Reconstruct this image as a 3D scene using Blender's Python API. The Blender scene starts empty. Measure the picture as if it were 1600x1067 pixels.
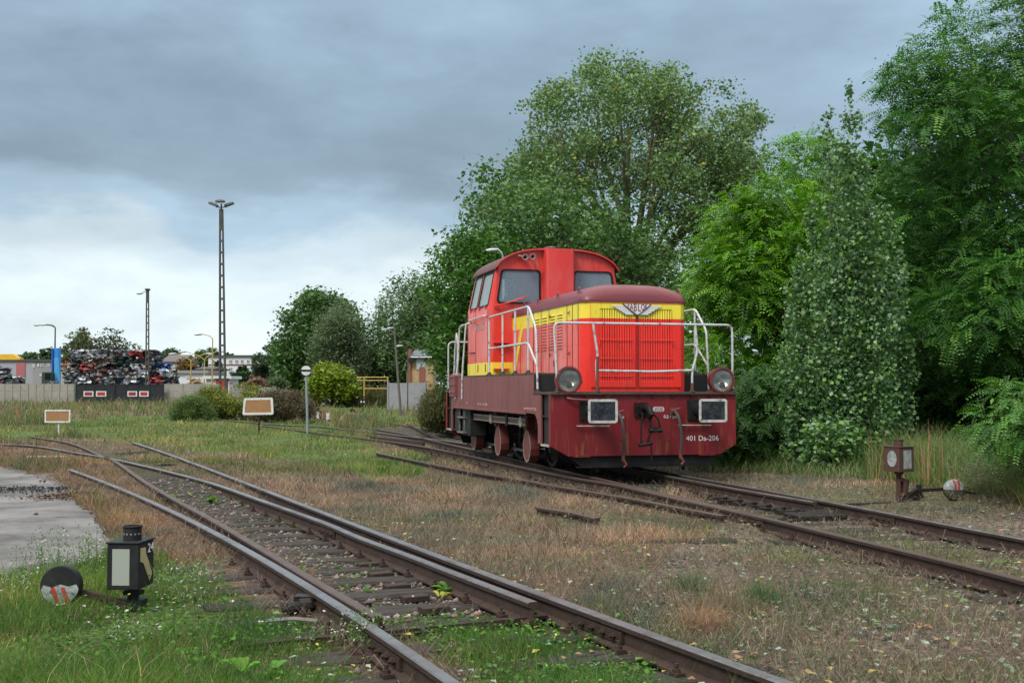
import bpy, bmesh, math, random
import numpy as np
from mathutils import Vector, Matrix, Quaternion

# ------------------------------------------------------------------ scene, camera, sky, sun
scene = bpy.context.scene
col = scene.collection
R = math.radians
F_PX, EYE, HZ = 1850.0, 1.54, 605.0          # focal length in 1600-px pixels, eye height, horizon row
RAIL_TOP = 0.14
PITCH = math.atan((HZ - 533.5) / F_PX)
cam_data = bpy.data.cameras.new('camera')
cam = bpy.data.objects.new('camera', cam_data); col.objects.link(cam)
cam.location = (0, 0, EYE); cam.rotation_euler = (R(90) + PITCH, 0, 0)
cam_data.sensor_width = 36.0; cam_data.lens = F_PX / 1600 * 36.0
cam_data.clip_start = 0.1; cam_data.clip_end = 3000
scene.camera = cam
scene.view_settings.view_transform = 'Standard'
scene.view_settings.look = 'None'
scene.view_settings.exposure = 0.44
scene.view_settings.gamma = 1.0

SUN_EL, SUN_AZ = 48.0, 215.0                  # azimuth measured clockwise from +Y (the view direction)
def make_world():
    w = bpy.data.worlds.new('World'); scene.world = w; w.use_nodes = True
    nt = w.node_tree; nt.nodes.clear(); N = nt.nodes.new; L = nt.links.new
    out = N('ShaderNodeOutputWorld'); bg = N('ShaderNodeBackground'); bg2 = N('ShaderNodeBackground'); add = N('ShaderNodeAddShader')
    sky = N('ShaderNodeTexSky'); sky.sky_type = 'NISHITA'; sky.sun_disc = False
    sky.sun_elevation = R(SUN_EL); sky.sun_rotation = R(SUN_AZ); sky.dust_density = 3.0
    L(sky.outputs[0], bg.inputs[0]); bg.inputs[1].default_value = 0.012
    tc = N('ShaderNodeTexCoord'); sep = N('ShaderNodeSeparateXYZ'); L(tc.outputs['Generated'], sep.inputs[0])
    def M(op, a, b=None, clamp=False):
        n = N('ShaderNodeMath'); n.operation = op; n.use_clamp = clamp
        for i, v in enumerate((a, b)):
            if v is None: continue
            if isinstance(v, (int, float)): n.inputs[i].default_value = v
            else: L(v, n.inputs[i])
        return n.outputs[0]
    X, Y, Z = sep.outputs
    # cloud layer: stretched noise, warped, in direction space
    def noise(sx, sy, sz, scale, detail, rough, off=0.0):
        mp = N('ShaderNodeMapping'); mp.inputs['Scale'].default_value = (sx, sy, sz); mp.inputs['Location'].default_value = (off, off*.7, off*.3)
        L(tc.outputs['Generated'], mp.inputs[0])
        n = N('ShaderNodeTexNoise'); n.inputs['Scale'].default_value = scale; n.inputs['Detail'].default_value = detail
        n.inputs['Roughness'].default_value = rough; n.inputs['Distortion'].default_value = 0.15
        L(mp.outputs[0], n.inputs['Vector']); return n.outputs[0]
    n1 = noise(1, 1, 2.3, 3.2, 6, .55, 3.1)
    n2 = noise(1, 1, 2.5, 6.5, 6, .58, 1.7)
    e = M('ADD', Z, M('MULTIPLY', M('SUBTRACT', n1, .5), .27))
    e = M('ADD', e, M('MULTIPLY', M('SUBTRACT', n2, .5), .05))
    ramp = N('ShaderNodeValToRGB'); L(M('MULTIPLY', e, 2.5, True), ramp.inputs[0])
    cr = ramp.color_ramp; cr.interpolation = 'EASE'
    stops = [(0.0, (.60, .685, .715)), (.14, (.60, .685, .715)), (.29, (.44, .53, .585)), (.37, (.295, .40, .49)),
             (.46, (.205, .278, .338)), (.62, (.205, .285, .352)), (.80, (.245, .335, .42)), (1.0, (.30, .395, .485))]
    while len(cr.elements) < len(stops): cr.elements.new(.5)
    for el, (p, c) in zip(cr.elements, stops): el.position = p; el.color = (*c, 1)
    # clouds thin out to the right of the view: paler blue grey there
    rgt = M('MULTIPLY', M('SUBTRACT', X, .08), 4.0, True)
    mixr = N('ShaderNodeMix'); mixr.data_type = 'RGBA'; L(M('MULTIPLY', rgt, .75), mixr.inputs[0]); L(ramp.outputs[0], mixr.inputs[6])
    mixr.inputs[7].default_value = (.285, .385, .485, 1)
    # soft mottling
    mot = M('ADD', M('MULTIPLY', M('SUBTRACT', n2, .5), .75), 1.0)
    hs = N('ShaderNodeVectorMath'); hs.operation = 'SCALE'; L(mixr.outputs[2], hs.inputs[0]); L(mot, hs.inputs[3])
    # overcast zenith is brighter and more neutral than the horizon
    zen = M('MULTIPLY', M('SUBTRACT', Z, .36), 2.2, True)
    mz = N('ShaderNodeMix'); mz.data_type = 'RGBA'; L(zen, mz.inputs[0]); L(hs.outputs[0], mz.inputs[6]); mz.inputs[7].default_value = (1.38, 1.38, 1.34, 1)
    L(mz.outputs[2], bg2.inputs[0]); bg2.inputs[1].default_value = 1.0
    L(bg.outputs[0], add.inputs[0]); L(bg2.outputs[0], add.inputs[1]); L(add.outputs[0], out.inputs[0])
make_world()
sd = bpy.data.lights.new('sun', 'SUN'); sd.energy = 1.95; sd.angle = R(18); sd.color = (1, .95, .88)
sun = bpy.data.objects.new('sun', sd); col.objects.link(sun)
az = R(SUN_AZ); el = R(SUN_EL)
sdir = Vector((math.sin(az) * math.cos(el), math.cos(az) * math.cos(el), math.sin(el)))
sun.rotation_euler = sdir.to_track_quat('Z', 'Y').to_euler(); sun.location = sdir * 40

# ------------------------------------------------------------------ helpers
rng = np.random.default_rng(7)
random.seed(5)
def at(px, py, Y):
    'world point on the sight line of a pixel of the 1600 px photograph at distance Y'
    x = (px - 800) / F_PX; z = (533.5 - py) / F_PX
    c, s = math.cos(PITCH), math.sin(PITCH)
    ry, rz = c - z * s, s + z * c
    return Vector((x / ry * Y, Y, EYE + rz / ry * Y))
def gnd(px, py, h=0.0):
    'world point where that sight line meets the plane z = h'
    x = (px - 800) / F_PX; z = (533.5 - py) / F_PX
    c, s = math.cos(PITCH), math.sin(PITCH)
    ry, rz = c - z * s, s + z * c
    t = (h - EYE) / rz
    return Vector((x * t, ry * t, h))
def tag(o, label=None, cat=None, group=None, kind=None):
    if label: o['label'] = label
    if cat: o['category'] = cat
    if group: o['group'] = group
    if kind: o['kind'] = kind
    return o
def empty(name, loc=(0, 0, 0), rz=0, label=None, cat=None, group=None):
    o = bpy.data.objects.new(name, None); col.objects.link(o); o.location = loc; o.rotation_euler = (0, 0, rz)
    o.empty_display_size = .2
    return tag(o, label, cat, group)
def link(name, me, mat, parent=None, smooth=False):
    o = bpy.data.objects.new(name, me); col.objects.link(o)
    if mat is not None and not me.materials: me.materials.append(mat)
    if parent: o.parent = parent
    if smooth:
        me.polygons.foreach_set('use_smooth', np.ones(len(me.polygons), dtype=bool))
    return o
def children_of(o): return list(o.children)
def copy_tree(o, parent=None):
    c = o.copy(); col.objects.link(c); c.parent = parent
    for ch in children_of(o): copy_tree(ch, c)
    return c
def np_mesh(name, V, F, C=None):
    'V (n,3), F (m,k) equal polygons, C (n,3) vertex colours'
    me = bpy.data.meshes.new(name); n, (m, k) = len(V), F.shape
    me.vertices.add(n); me.vertices.foreach_set('co', np.ascontiguousarray(V, dtype=np.float32).ravel())
    me.loops.add(m * k); me.loops.foreach_set('vertex_index', np.ascontiguousarray(F, dtype=np.int32).ravel())
    me.polygons.add(m); me.polygons.foreach_set('loop_start', np.arange(0, m * k, k, dtype=np.int32))
    me.update(calc_edges=True)
    if C is not None:
        a = me.color_attributes.new('Col', 'FLOAT_COLOR', 'POINT')
        a.data.foreach_set('color', np.concatenate([C, np.ones((n, 1))], 1).astype(np.float32).ravel())
    return me

class MB:
    'collects shapes, then links them as one mesh object'
    def __init__(s): s.v = []; s.f = []
    def add(s, vs, fs):
        b = len(s.v); s.v += [tuple(v) for v in vs]; s.f += [[b + i for i in f] for f in fs]; return s
    def box(s, x0, x1, y0, y1, z0, z1):
        vs = [(x, y, z) for z in (z0, z1) for y in (y0, y1) for x in (x0, x1)]
        return s.add(vs, [(0, 2, 3, 1), (4, 5, 7, 6), (0, 1, 5, 4), (2, 6, 7, 3), (0, 4, 6, 2), (1, 3, 7, 5)])
    def obox(s, c, ax, ay, az_):
        c = Vector(c); ax, ay, az_ = Vector(ax), Vector(ay), Vector(az_)
        vs = [c + i * ax + j * ay + k * az_ for k in (-1, 1) for j in (-1, 1) for i in (-1, 1)]
        return s.add(vs, [(0, 2, 3, 1), (4, 5, 7, 6), (0, 1, 5, 4), (2, 6, 7, 3), (0, 4, 6, 2), (1, 3, 7, 5)])
    def bar(s, a, b, w, h, up=(0, 0, 1)):
        a, b = Vector(a), Vector(b); d = (b - a); L = d.length; d.normalize()
        x = d.cross(Vector(up)).normalized(); u = x.cross(d)
        return s.obox((a + b) / 2, d * L / 2, x * w / 2, u * h / 2)
    def tube(s, pts, r, seg=8, cap=True):
        pts = [Vector(p) for p in pts]; n = len(pts)
        rs = r if isinstance(r, (list, tuple)) else [r] * n
        T = []
        for i in range(n):
            t = (pts[min(i + 1, n - 1)] - pts[max(i - 1, 0)]); T.append(t.normalized() if t.length > 1e-9 else Vector((0, 0, 1)))
        ref = Vector((0, 0, 1)) if abs(T[0].z) < .9 else Vector((1, 0, 0))
        x = T[0].cross(ref).normalized(); vs = []
        for i in range(n):
            x = (x - T[i] * x.dot(T[i])).normalized(); y = T[i].cross(x)
            for k in range(seg):
                a = 2 * math.pi * k / seg
                vs.append(pts[i] + rs[i] * (math.cos(a) * x + math.sin(a) * y))
        fs = [(i * seg + k, i * seg + (k + 1) % seg, (i + 1) * seg + (k + 1) % seg, (i + 1) * seg + k) for i in range(n - 1) for k in range(seg)]
        if cap: fs += [tuple(range(seg))[::-1], tuple((n - 1) * seg + k for k in range(seg))]
        return s.add(vs, fs)
    def lathe(s, c, axis, prof, seg=20, cap=True):
        'prof = [(distance along axis, radius)]'
        a = Vector(axis).normalized(); return s.tube_prof(Vector(c), a, prof, seg, cap)
    def tube_prof(s, c, a, prof, seg, cap):
        ref = Vector((0, 0, 1)) if abs(a.z) < .9 else Vector((1, 0, 0))
        x = a.cross(ref).normalized(); y = a.cross(x); vs = []
        for d, r in prof:
            for k in range(seg):
                t = 2 * math.pi * k / seg; vs.append(c + a * d + max(r, 1e-4) * (math.cos(t) * x + math.sin(t) * y))
        n = len(prof)
        fs = [(i * seg + k, i * seg + (k + 1) % seg, (i + 1) * seg + (k + 1) % seg, (i + 1) * seg + k) for i in range(n - 1) for k in range(seg)]
        if cap: fs += [tuple(range(seg))[::-1], tuple((n - 1) * seg + k for k in range(seg))]
        return s.add(vs, fs)
    def prism(s, poly, fn, t0, t1):
        'poly 2-D outline, fn(a, b, t) -> 3-D; extruded from t0 to t1'
        n = len(poly); vs = [fn(a, b, t0) for a, b in poly] + [fn(a, b, t1) for a, b in poly]
        fs = [tuple(range(n))[::-1], tuple(range(n, 2 * n))] + [(i, (i + 1) % n, n + (i + 1) % n, n + i) for i in range(n)]
        return s.add(vs, fs)
    def holed(s, outer, holes, fn, t0, t1):
        'plate with openings'
        bm = bmesh.new()
        for loop in [outer] + holes:
            vs = [bm.verts.new((a, b, 0)) for a, b in loop]
            for i in range(len(vs)): bm.edges.new((vs[i], vs[(i + 1) % len(vs)]))
        bmesh.ops.triangle_fill(bm, edges=bm.edges[:], use_beauty=True, use_dissolve=False)
        bm.verts.index_update(); P = [(v.co.x, v.co.y) for v in bm.verts]; n = len(P)
        F = [[v.index for v in f.verts] for f in bm.faces]; E = [[v.index for v in e.verts] for e in bm.edges if len(e.link_faces) == 1]
        bm.free()
        vs = [fn(a, b, t0) for a, b in P] + [fn(a, b, t1) for a, b in P]
        fs = F + [[n + i for i in f[::-1]] for f in F] + [(a, b, n + b, n + a) for a, b in E]
        return s.add(vs, fs)
    def build(s, name, mat, parent=None, smooth=False, bevel=0, angle=40, normals=True):
        me = bpy.data.meshes.new(name); me.from_pydata(s.v, [], s.f); me.update()
        if normals:
            bm = bmesh.new(); bm.from_mesh(me); bmesh.ops.recalc_face_normals(bm, faces=bm.faces[:]); bm.to_mesh(me); bm.free()
        o = link(name, me, mat, parent)
        if bevel:
            md = o.modifiers.new('bevel', 'BEVEL'); md.width = bevel; md.segments = 2; md.limit_method = 'ANGLE'; md.angle_limit = R(35)
        if smooth:
            me.polygons.foreach_set('use_smooth', np.ones(len(me.polygons), dtype=bool))
            try: me.set_sharp_from_angle(angle=R(angle))
            except Exception: pass
        return o
def rrect(x0, x1, y0, y1, r, n=4):
    P = []
    for cx, cy, a0 in ((x1 - r, y1 - r, 0), (x0 + r, y1 - r, 90), (x0 + r, y0 + r, 180), (x1 - r, y0 + r, 270)):
        for k in range(n + 1):
            a = R(a0 + 90 * k / n); P.append((cx + r * math.cos(a), cy + r * math.sin(a)))
    return P
def rquad(q, r, n=4):
    'quad with rounded corners, q = 4 corners in order'
    P = []
    for i in range(4):
        p0, p, p1 = Vector(q[i - 1]), Vector(q[i]), Vector(q[(i + 1) % 4])
        a = p + (p0 - p).normalized() * r; b = p + (p1 - p).normalized() * r
        for k in range(n + 1):
            t = k / n; P.append(tuple((1 - t) ** 2 * a + 2 * t * (1 - t) * p + t * t * b))
    return P
def scale2(P, c, s): return [(c[0] + (a - c[0]) * s, c[1] + (b - c[1]) * s) for a, b in P]
def smooth_path(pts, k=6):
    'Catmull-Rom through the points'
    P = [Vector(p) for p in pts]; P = [2 * P[0] - P[1]] + P + [2 * P[-1] - P[-2]]; out = []
    for i in range(1, len(P) - 2):
        for j in range(k):
            t = j / k
            out.append(.5 * ((2 * P[i]) + (P[i + 1] - P[i - 1]) * t + (2 * P[i - 1] - 5 * P[i] + 4 * P[i + 1] - P[i + 2]) * t * t + (3 * P[i] - P[i - 1] - 3 * P[i + 1] + P[i + 2]) * t ** 3))
    out.append(P[-2]); return out
def fillet(pts, r=.08, n=4):
    'polyline with rounded bends, for bent pipe'
    P = [Vector(p) for p in pts]; out = [P[0]]
    for i in range(1, len(P) - 1):
        d0 = P[i - 1] - P[i]; d1 = P[i + 1] - P[i]; rr = min(r, d0.length * .45, d1.length * .45)
        a = P[i] + d0.normalized() * rr; b = P[i] + d1.normalized() * rr
        for k in range(n + 1):
            t = k / n; out.append((1 - t) ** 2 * a + 2 * t * (1 - t) * P[i] + t * t * b)
    out.append(P[-1]); return out
def text_mesh(s, size, depth=.002, spacing=1.0):
    cu = bpy.data.curves.new('lettering', 'FONT'); cu.body = s; cu.size = size; cu.extrude = depth; cu.align_x = 'CENTER'; cu.align_y = 'CENTER'
    cu.space_character = spacing; cu.resolution_u = 3
    o = bpy.data.objects.new('lettering', cu); col.objects.link(o)
    bpy.context.view_layer.update()
    me = bpy.data.meshes.new_from_object(o.evaluated_get(bpy.context.evaluated_depsgraph_get()))
    bpy.data.objects.remove(o); bpy.data.curves.remove(cu); return me
def lettering(s, size, mat, parent, loc, rot, sx=1.0, name='lettering', spacing=1.0):
    me = text_mesh(s, size, .002, spacing); me.materials.clear()
    o = link(name, me, mat, parent); o.location = loc; o.rotation_euler = rot; o.scale = (sx, 1, 1); return o

# value noise in numpy
_tab = rng.random((256, 256))
def vnoise(x, y):
    xi = np.floor(x).astype(int); yi = np.floor(y).astype(int); fx = x - xi; fy = y - yi
    fx = fx * fx * (3 - 2 * fx); fy = fy * fy * (3 - 2 * fy)
    a = _tab[xi & 255, yi & 255]; b = _tab[(xi + 1) & 255, yi & 255]; c = _tab[xi & 255, (yi + 1) & 255]; d = _tab[(xi + 1) & 255, (yi + 1) & 255]
    return (a * (1 - fx) + b * fx) * (1 - fy) + (c * (1 - fx) + d * fx) * fy
def fbm(x, y, o=4):
    s = 0; a = .5; t = 0
    for k in range(o):
        s = s + a * vnoise(x * 2 ** k + 17.3 * k, y * 2 ** k + 9.1 * k); t += a; a *= .5
    return s / t

# ------------------------------------------------------------------ materials
MATS = {}
def mat_base(name):
    m = bpy.data.materials.new(name); m.use_nodes = True; nt = m.node_tree
    return m, nt, nt.nodes['Principled BSDF']
def paint(name, c, rough=.5, metal=0, c2=None, scale=6, amt=.5, bump=.0, bscale=60, coat=0, c3=None, s3=25, a3=.0, streak=1.0, spec=None):
    if spec is None: spec = .2 if max(c) < .04 else .38
    'paint or bare material: colour wanders to c2 in soft patches, to c3 in small specks'
    if name in MATS: return MATS[name]
    m, nt, b = mat_base(name); N = nt.nodes.new; L = nt.links.new
    tc = N('ShaderNodeTexCoord'); mp = N('ShaderNodeMapping'); mp.inputs['Scale'].default_value = (1, 1, 1 / streak); L(tc.outputs['Object'], mp.inputs[0])
    n = N('ShaderNodeTexNoise'); n.inputs['Scale'].default_value = scale; n.inputs['Detail'].default_value = 6; n.inputs['Roughness'].default_value = .62; L(mp.outputs[0], n.inputs['Vector'])
    rp = N('ShaderNodeMapRange'); rp.inputs[1].default_value = .42; rp.inputs[2].default_value = .68; rp.inputs[3].default_value = 0; rp.inputs[4].default_value = amt; L(n.outputs[0], rp.inputs[0])
    mx = N('ShaderNodeMix'); mx.data_type = 'RGBA'; L(rp.outputs[0], mx.inputs[0]); mx.inputs[6].default_value = (*c, 1)
    mx.inputs[7].default_value = (*(c2 or tuple(x * .7 for x in c)), 1); out = mx.outputs[2]
    if c3:
        n3 = N('ShaderNodeTexNoise'); n3.inputs['Scale'].default_value = s3; n3.inputs['Detail'].default_value = 5; n3.inputs['Roughness'].default_value = .7; L(mp.outputs[0], n3.inputs['Vector'])
        r3 = N('ShaderNodeMapRange'); r3.inputs[1].default_value = .545; r3.inputs[2].default_value = .66; r3.inputs[4].default_value = a3; L(n3.outputs[0], r3.inputs[0])
        m3 = N('ShaderNodeMix'); m3.data_type = 'RGBA'; L(r3.outputs[0], m3.inputs[0]); L(out, m3.inputs[6]); m3.inputs[7].default_value = (*c3, 1); out = m3.outputs[2]
    L(out, b.inputs['Base Color'])
    rr = N('ShaderNodeMapRange'); rr.inputs[3].default_value = max(rough - .1, .05); rr.inputs[4].default_value = min(rough + .15, 1); L(n.outputs[0], rr.inputs[0]); L(rr.outputs[0], b.inputs['Roughness'])
    b.inputs['Metallic'].default_value = metal; b.inputs['Coat Weight'].default_value = coat; b.inputs['Specular IOR Level'].default_value = spec
    if bump:
        bn = N('ShaderNodeTexNoise'); bn.inputs['Scale'].default_value = bscale; bn.inputs['Detail'].default_value = 4; L(tc.outputs['Object'], bn.inputs['Vector'])
        bp = N('ShaderNodeBump'); bp.inputs['Strength'].default_value = bump; bp.inputs['Distance'].default_value = .02; L(bn.outputs[0], bp.inputs['Height']); L(bp.outputs[0], b.inputs['Normal'])
    MATS[name] = m; return m
def foliage(name, trans=.35, rough=.6, spec=.2):
    'leaf material: colour from the Col attribute, lets some light through'
    if name in MATS: return MATS[name]
    m, nt, b = mat_base(name); N = nt.nodes.new; L = nt.links.new
    at_ = N('ShaderNodeAttribute'); at_.attribute_name = 'Col'; L(at_.outputs[0], b.inputs['Base Color']); b.inputs['Roughness'].default_value = rough; b.inputs['Specular IOR Level'].default_value = spec
    tr = N('ShaderNodeBsdfTranslucent'); hs = N('ShaderNodeHueSaturation'); hs.inputs['Saturation'].default_value = 1.15; hs.inputs['Value'].default_value = 1.3; L(at_.outputs[0], hs.inputs['Color']); L(hs.outputs[0], tr.inputs[0])
    mx = N('ShaderNodeMixShader'); mx.inputs[0].default_value = trans; L(b.outputs[0], mx.inputs[1]); L(tr.outputs[0], mx.inputs[2]); L(mx.outputs[0], nt.nodes['Material Output'].inputs[0])
    MATS[name] = m; return m
def glass(name, tint=(.8, .88, .9), alpha=.25, rough=.05):
    'window pane: mostly clear, mirrors the sky'
    if name in MATS: return MATS[name]
    m, nt, b = mat_base(name); N = nt.nodes.new; L = nt.links.new
    b.inputs['Base Color'].default_value = (*tint, 1); b.inputs['Roughness'].default_value = rough; b.inputs['Specular IOR Level'].default_value = .9
    tr = N('ShaderNodeBsdfTransparent'); mx = N('ShaderNodeMixShader'); mx.inputs[0].default_value = alpha; L(tr.outputs[0], mx.inputs[1]); L(b.outputs[0], mx.inputs[2]); L(mx.outputs[0], nt.nodes['Material Output'].inputs[0])
    MATS[name] = m; return m
def attr_mat(name, rough=.8, metal=0, nscale=30, namt=.35, bump=.3):
    if name in MATS: return MATS[name]
    m, nt, b = mat_base(name); N = nt.nodes.new; L = nt.links.new
    a = N('ShaderNodeAttribute'); a.attribute_name = 'Col'; tc = N('ShaderNodeTexCoord')
    n = N('ShaderNodeTexNoise'); n.inputs['Scale'].default_value = nscale; n.inputs['Detail'].default_value = 6; n.inputs['Roughness'].default_value = .7; L(tc.outputs['Object'], n.inputs['Vector'])
    mr = N('ShaderNodeMapRange'); mr.inputs[1].default_value = .3; mr.inputs[2].default_value = .7; mr.inputs[3].default_value = 1 - namt; mr.inputs[4].default_value = 1 + namt; L(n.outputs[0], mr.inputs[0])
    vm = N('ShaderNodeVectorMath'); vm.operation = 'SCALE'; L(a.outputs[0], vm.inputs[0]); L(mr.outputs[0], vm.inputs[3]); L(vm.outputs[0], b.inputs['Base Color'])
    bp = N('ShaderNodeBump'); bp.inputs['Strength'].default_value = bump; bp.inputs['Distance'].default_value = .03; L(n.outputs[0], bp.inputs['Height']); L(bp.outputs[0], b.inputs['Normal'])
    b.inputs['Roughness'].default_value = rough; b.inputs['Metallic'].default_value = metal
    MATS[name] = m; return m
# ------------------------------------------------------------------ ground zones (all on the ground plane, metres)
def gpoly(pts): return np.array([tuple(gnd(a, b))[:2] for a, b in pts])
def inside(P, x, y):
    c = np.zeros(x.shape, bool); n = len(P)
    for i in range(n):
        x0, y0 = P[i]; x1, y1 = P[(i + 1) % n]
        if y0 == y1: continue
        t = ((y0 > y) != (y1 > y)) & (x < (x1 - x0) * (y - y0) / (y1 - y0) + x0); c ^= t
    return c
Z_ASPH = gpoly([(-900, 724), (-200, 722), (0, 730), (50, 741), (100, 768), (138, 800), (168, 838), (165, 860), (120, 885), (60, 897), (0, 906), (-300, 930), (-900, 1000)])
Z_GREEN_NEAR = gpoly([(-900, 960), (0, 895), (110, 880), (180, 850), (250, 850), (330, 905), (400, 945), (480, 990), (580, 1050), (700, 1110), (860, 1400), (-1500, 1400)])
Z_RED = gpoly([(-600, 690), (0, 692), (110, 705), (230, 742), (290, 785), (400, 862), (480, 905), (600, 985), (690, 1050), (640, 1050), (520, 990), (430, 950), (300, 880), (220, 850), (160, 850), (110, 775), (40, 735), (-600, 720)])
Z_MEADOW = gpoly([(-500, 690), (-500, 668), (60, 668), (180, 652), (330, 655), (500, 662), (560, 690), (640, 712), (650, 745), (600, 752), (500, 732), (380, 716), (250, 694), (120, 684), (0, 688)])
Z_TRACKF = gpoly([(175, 712), (300, 750), (500, 830), (700, 905), (840, 945), (600, 965), (480, 905), (300, 796)])
Z_GREEN_IN = gpoly([(600, 968), (850, 942), (960, 975), (1060, 1010), (1180, 1062), (1330, 1130), (1600, 1400), (900, 1400), (740, 1075), (660, 1020)])
Z_BANK = gpoly([(1110, 742), (1250, 742), (1400, 752), (1600, 800), (1900, 870), (2600, 900), (2600, 640), (1000, 640), (1050, 700)])
Z_LITTER = gpoly([(1050, 742), (1250, 742), (1400, 756), (1600, 808), (1900, 880), (2200, 1200), (1700, 1400), (1330, 1130), (1180, 1050), (1000, 960), (1050, 880), (1120, 810)])
Z_FARGREEN = gpoly([(420, 640), (560, 648), (620, 668), (700, 682), (760, 690), (760, 668), (640, 655), (560, 636), (470, 630)])
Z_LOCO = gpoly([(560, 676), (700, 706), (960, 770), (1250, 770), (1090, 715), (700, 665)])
PAL = dict(asph=(.19, .19, .195), green=(.075, .105, .03), red=(.14, .10, .07), meadow=(.09, .13, .035), track=(.058, .050, .043),
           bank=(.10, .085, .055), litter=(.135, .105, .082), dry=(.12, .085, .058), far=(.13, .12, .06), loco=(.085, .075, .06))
def zone(x, y):
    'zone index of ground points'
    s = np.clip(y * .02, .05, 1.2)
    xx = x + (fbm(x / s * .35 + 5, y / s * .35, 3) - .5) * s * 3.2; yy = y + (fbm(x / s * .35, y / s * .35 + 40, 3) - .5) * s * 3.2
    z = np.full(x.shape, 7)                                     # dry
    z[y > 34] = 8
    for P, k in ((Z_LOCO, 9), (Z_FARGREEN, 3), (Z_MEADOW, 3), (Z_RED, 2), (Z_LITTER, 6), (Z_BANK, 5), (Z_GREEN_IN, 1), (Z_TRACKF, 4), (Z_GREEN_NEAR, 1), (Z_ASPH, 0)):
        z[inside(P, xx, yy)] = k
    return z
ZN = ['asph', 'green', 'red', 'meadow', 'track', 'bank', 'litter', 'dry', 'far', 'loco']

# ------------------------------------------------------------------ rails
def rp(px, py): return np.array(tuple(gnd(px, py, RAIL_TOP))[:2])
def fit(pts, deg, y0=None, y1=None, n=60):
    P = np.array([rp(*q) for q in pts]); k = np.polyfit(P[:, 1], P[:, 0], deg, w=1 / np.sqrt(P[:, 1]))
    y0 = P[:, 1].min() if y0 is None else y0; y1 = P[:, 1].max() if y1 is None else y1
    y = y0 + (y1 - y0) * np.linspace(0, 1, n) ** 1.3
    return [(float(np.polyval(k, t)), float(t)) for t in y]
def cat(pts):
    return [(p.x, p.y) for p in smooth_path([Vector((*rp(*q), 0)) for q in pts], 5)]
F1 = fit([(110, 733), (205, 772), (285, 803), (400, 863), (450, 898), (520, 942), (600, 992), (660, 1032), (715, 1067)], 3, 3.6)
F1 = [p for p in F1]
F2 = cat([(50, 682), (110, 692), (160, 712), (180, 720), (225, 751), (280, 783), (330, 810), (400, 851), (480, 899), (540, 934), (590, 962)])
F3 = cat([(-60, 691), (0, 693), (60, 697), (120, 707), (165, 714), (250, 733), (330, 754), (400, 778), (500, 813), (560, 838), (640, 867), (700, 890), (833, 940)])
F4 = fit([(208, 691), (250, 704), (300, 724), (400, 758), (500, 797), (620, 845), (700, 877), (835, 918), (950, 965), (1100, 1018), (1240, 1070)], 3, 3.6)
RA = cat([(410, 664), (504, 677), (566, 684), (648, 695), (720, 708.5), (800, 725.5), (885, 743.5), (960, 756), (1050, 776.5), (1130, 794), (1208, 811), (1280, 828), (1450, 868), (1600, 905), (1900, 985)])
RB = cat([(465, 635), (520, 642), (573, 652.5), (645, 666.5), (707, 675.5), (850, 701), (950, 720), (1060, 741), (1170, 760.5), (1281, 780.5), (1380, 799), (1510, 824), (1600, 841), (1900, 900)])
RW = cat([(505, 653), (532, 658), (560, 664), (594, 671), (639, 679), (682, 689), (716, 696.5), (772, 709), (829, 722.5), (885, 735.5), (960, 752.5), (1050, 774), (1180, 803.5)])
RC = cat([(257, 651), (340, 655), (420, 662), (484, 665), (514, 667.5), (585, 675), (626, 680), (679, 686), (742, 694.5), (850, 709), (950, 725), (1060, 746), (1145, 762), (1273, 783.5)])
RD1 = cat([(589, 707), (649, 719), (735, 736), (810, 748), (866, 758), (920, 767), (992, 779), (1060, 792), (1131, 805)])
RD2 = cat([(840, 791), (855, 794), (898, 800.5), (933, 809)])
RE = cat([(636, 682), (660, 686.5), (690, 695)])
ALLR = [np.array(r) for r in (F1, F2, F3, F4, RA, RB, RW, RC, RD1, RD2)]
def rail_dist(x, y, rails=None):
    d = np.full(x.shape, 9.0)
    for P in (ALLR if rails is None else [np.array(q) for q in rails]):
        A = P[:-1]; B = P[1:]
        for (ax, ay), (bx, by) in zip(A[::2], list(B[1::2]) + [B[-1]] * 2):
            vx, vy = bx - ax, by - ay; L2 = vx * vx + vy * vy + 1e-9
            t = np.clip(((x - ax) * vx + (y - ay) * vy) / L2, 0, 1); d = np.minimum(d, np.hypot(x - ax - t * vx, y - ay - t * vy))
    return d
def gheight(x, y, d=None):
    h = (fbm(x * .35, y * .35 + 3, 3) - .5) * .10 + (fbm(x * 1.7 + 8, y * 1.7, 3) - .5) * .035
    h = h + np.clip((y - 34) / 60, 0, 1) * .25 * fbm(x * .06, y * .06, 2)
    if d is None: d = rail_dist(x, y)
    near = np.clip(1 - (d - .15) / .9, 0, 1)
    h = h * (1 - near) - .045 * near + .01
    # old track sinks into the soil: only the rail heads show
    e = np.clip((y - 13.5) / 4, 0, 1) * np.clip((-1.8 - x) / 1.5, 0, 1) * near * .125
    m = (np.abs(x) < 12) & (y > 8) & (y < 32)
    if m.any():
        dn = np.full(x.shape, 9.0); dn[m] = rail_dist(x[m], y[m], (RD1, RD2)); e = np.maximum(e, np.clip(1 - dn / .9, 0, 1) * .10)
        dn[m] = rail_dist(x[m], y[m], (F1,)); e = np.maximum(e, np.clip(1 - dn / .6, 0, 1) * np.clip((y - 9) / 4, 0, 1) * .135)
    h = h + e
    bank = np.clip((x - 3.2 - .0 * y) / 3, 0, 1) * np.clip((y - 13) / 4, 0, 1); h = h + bank * .10
    return h
ys = [-12.0]
while ys[-1] < 900:
    y = ys[-1]; ys.append(y + (1.0 if y < 3 else np.clip(.0065 * y ** 1.25, .045, 60)))
xs = [0.0]
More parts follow.
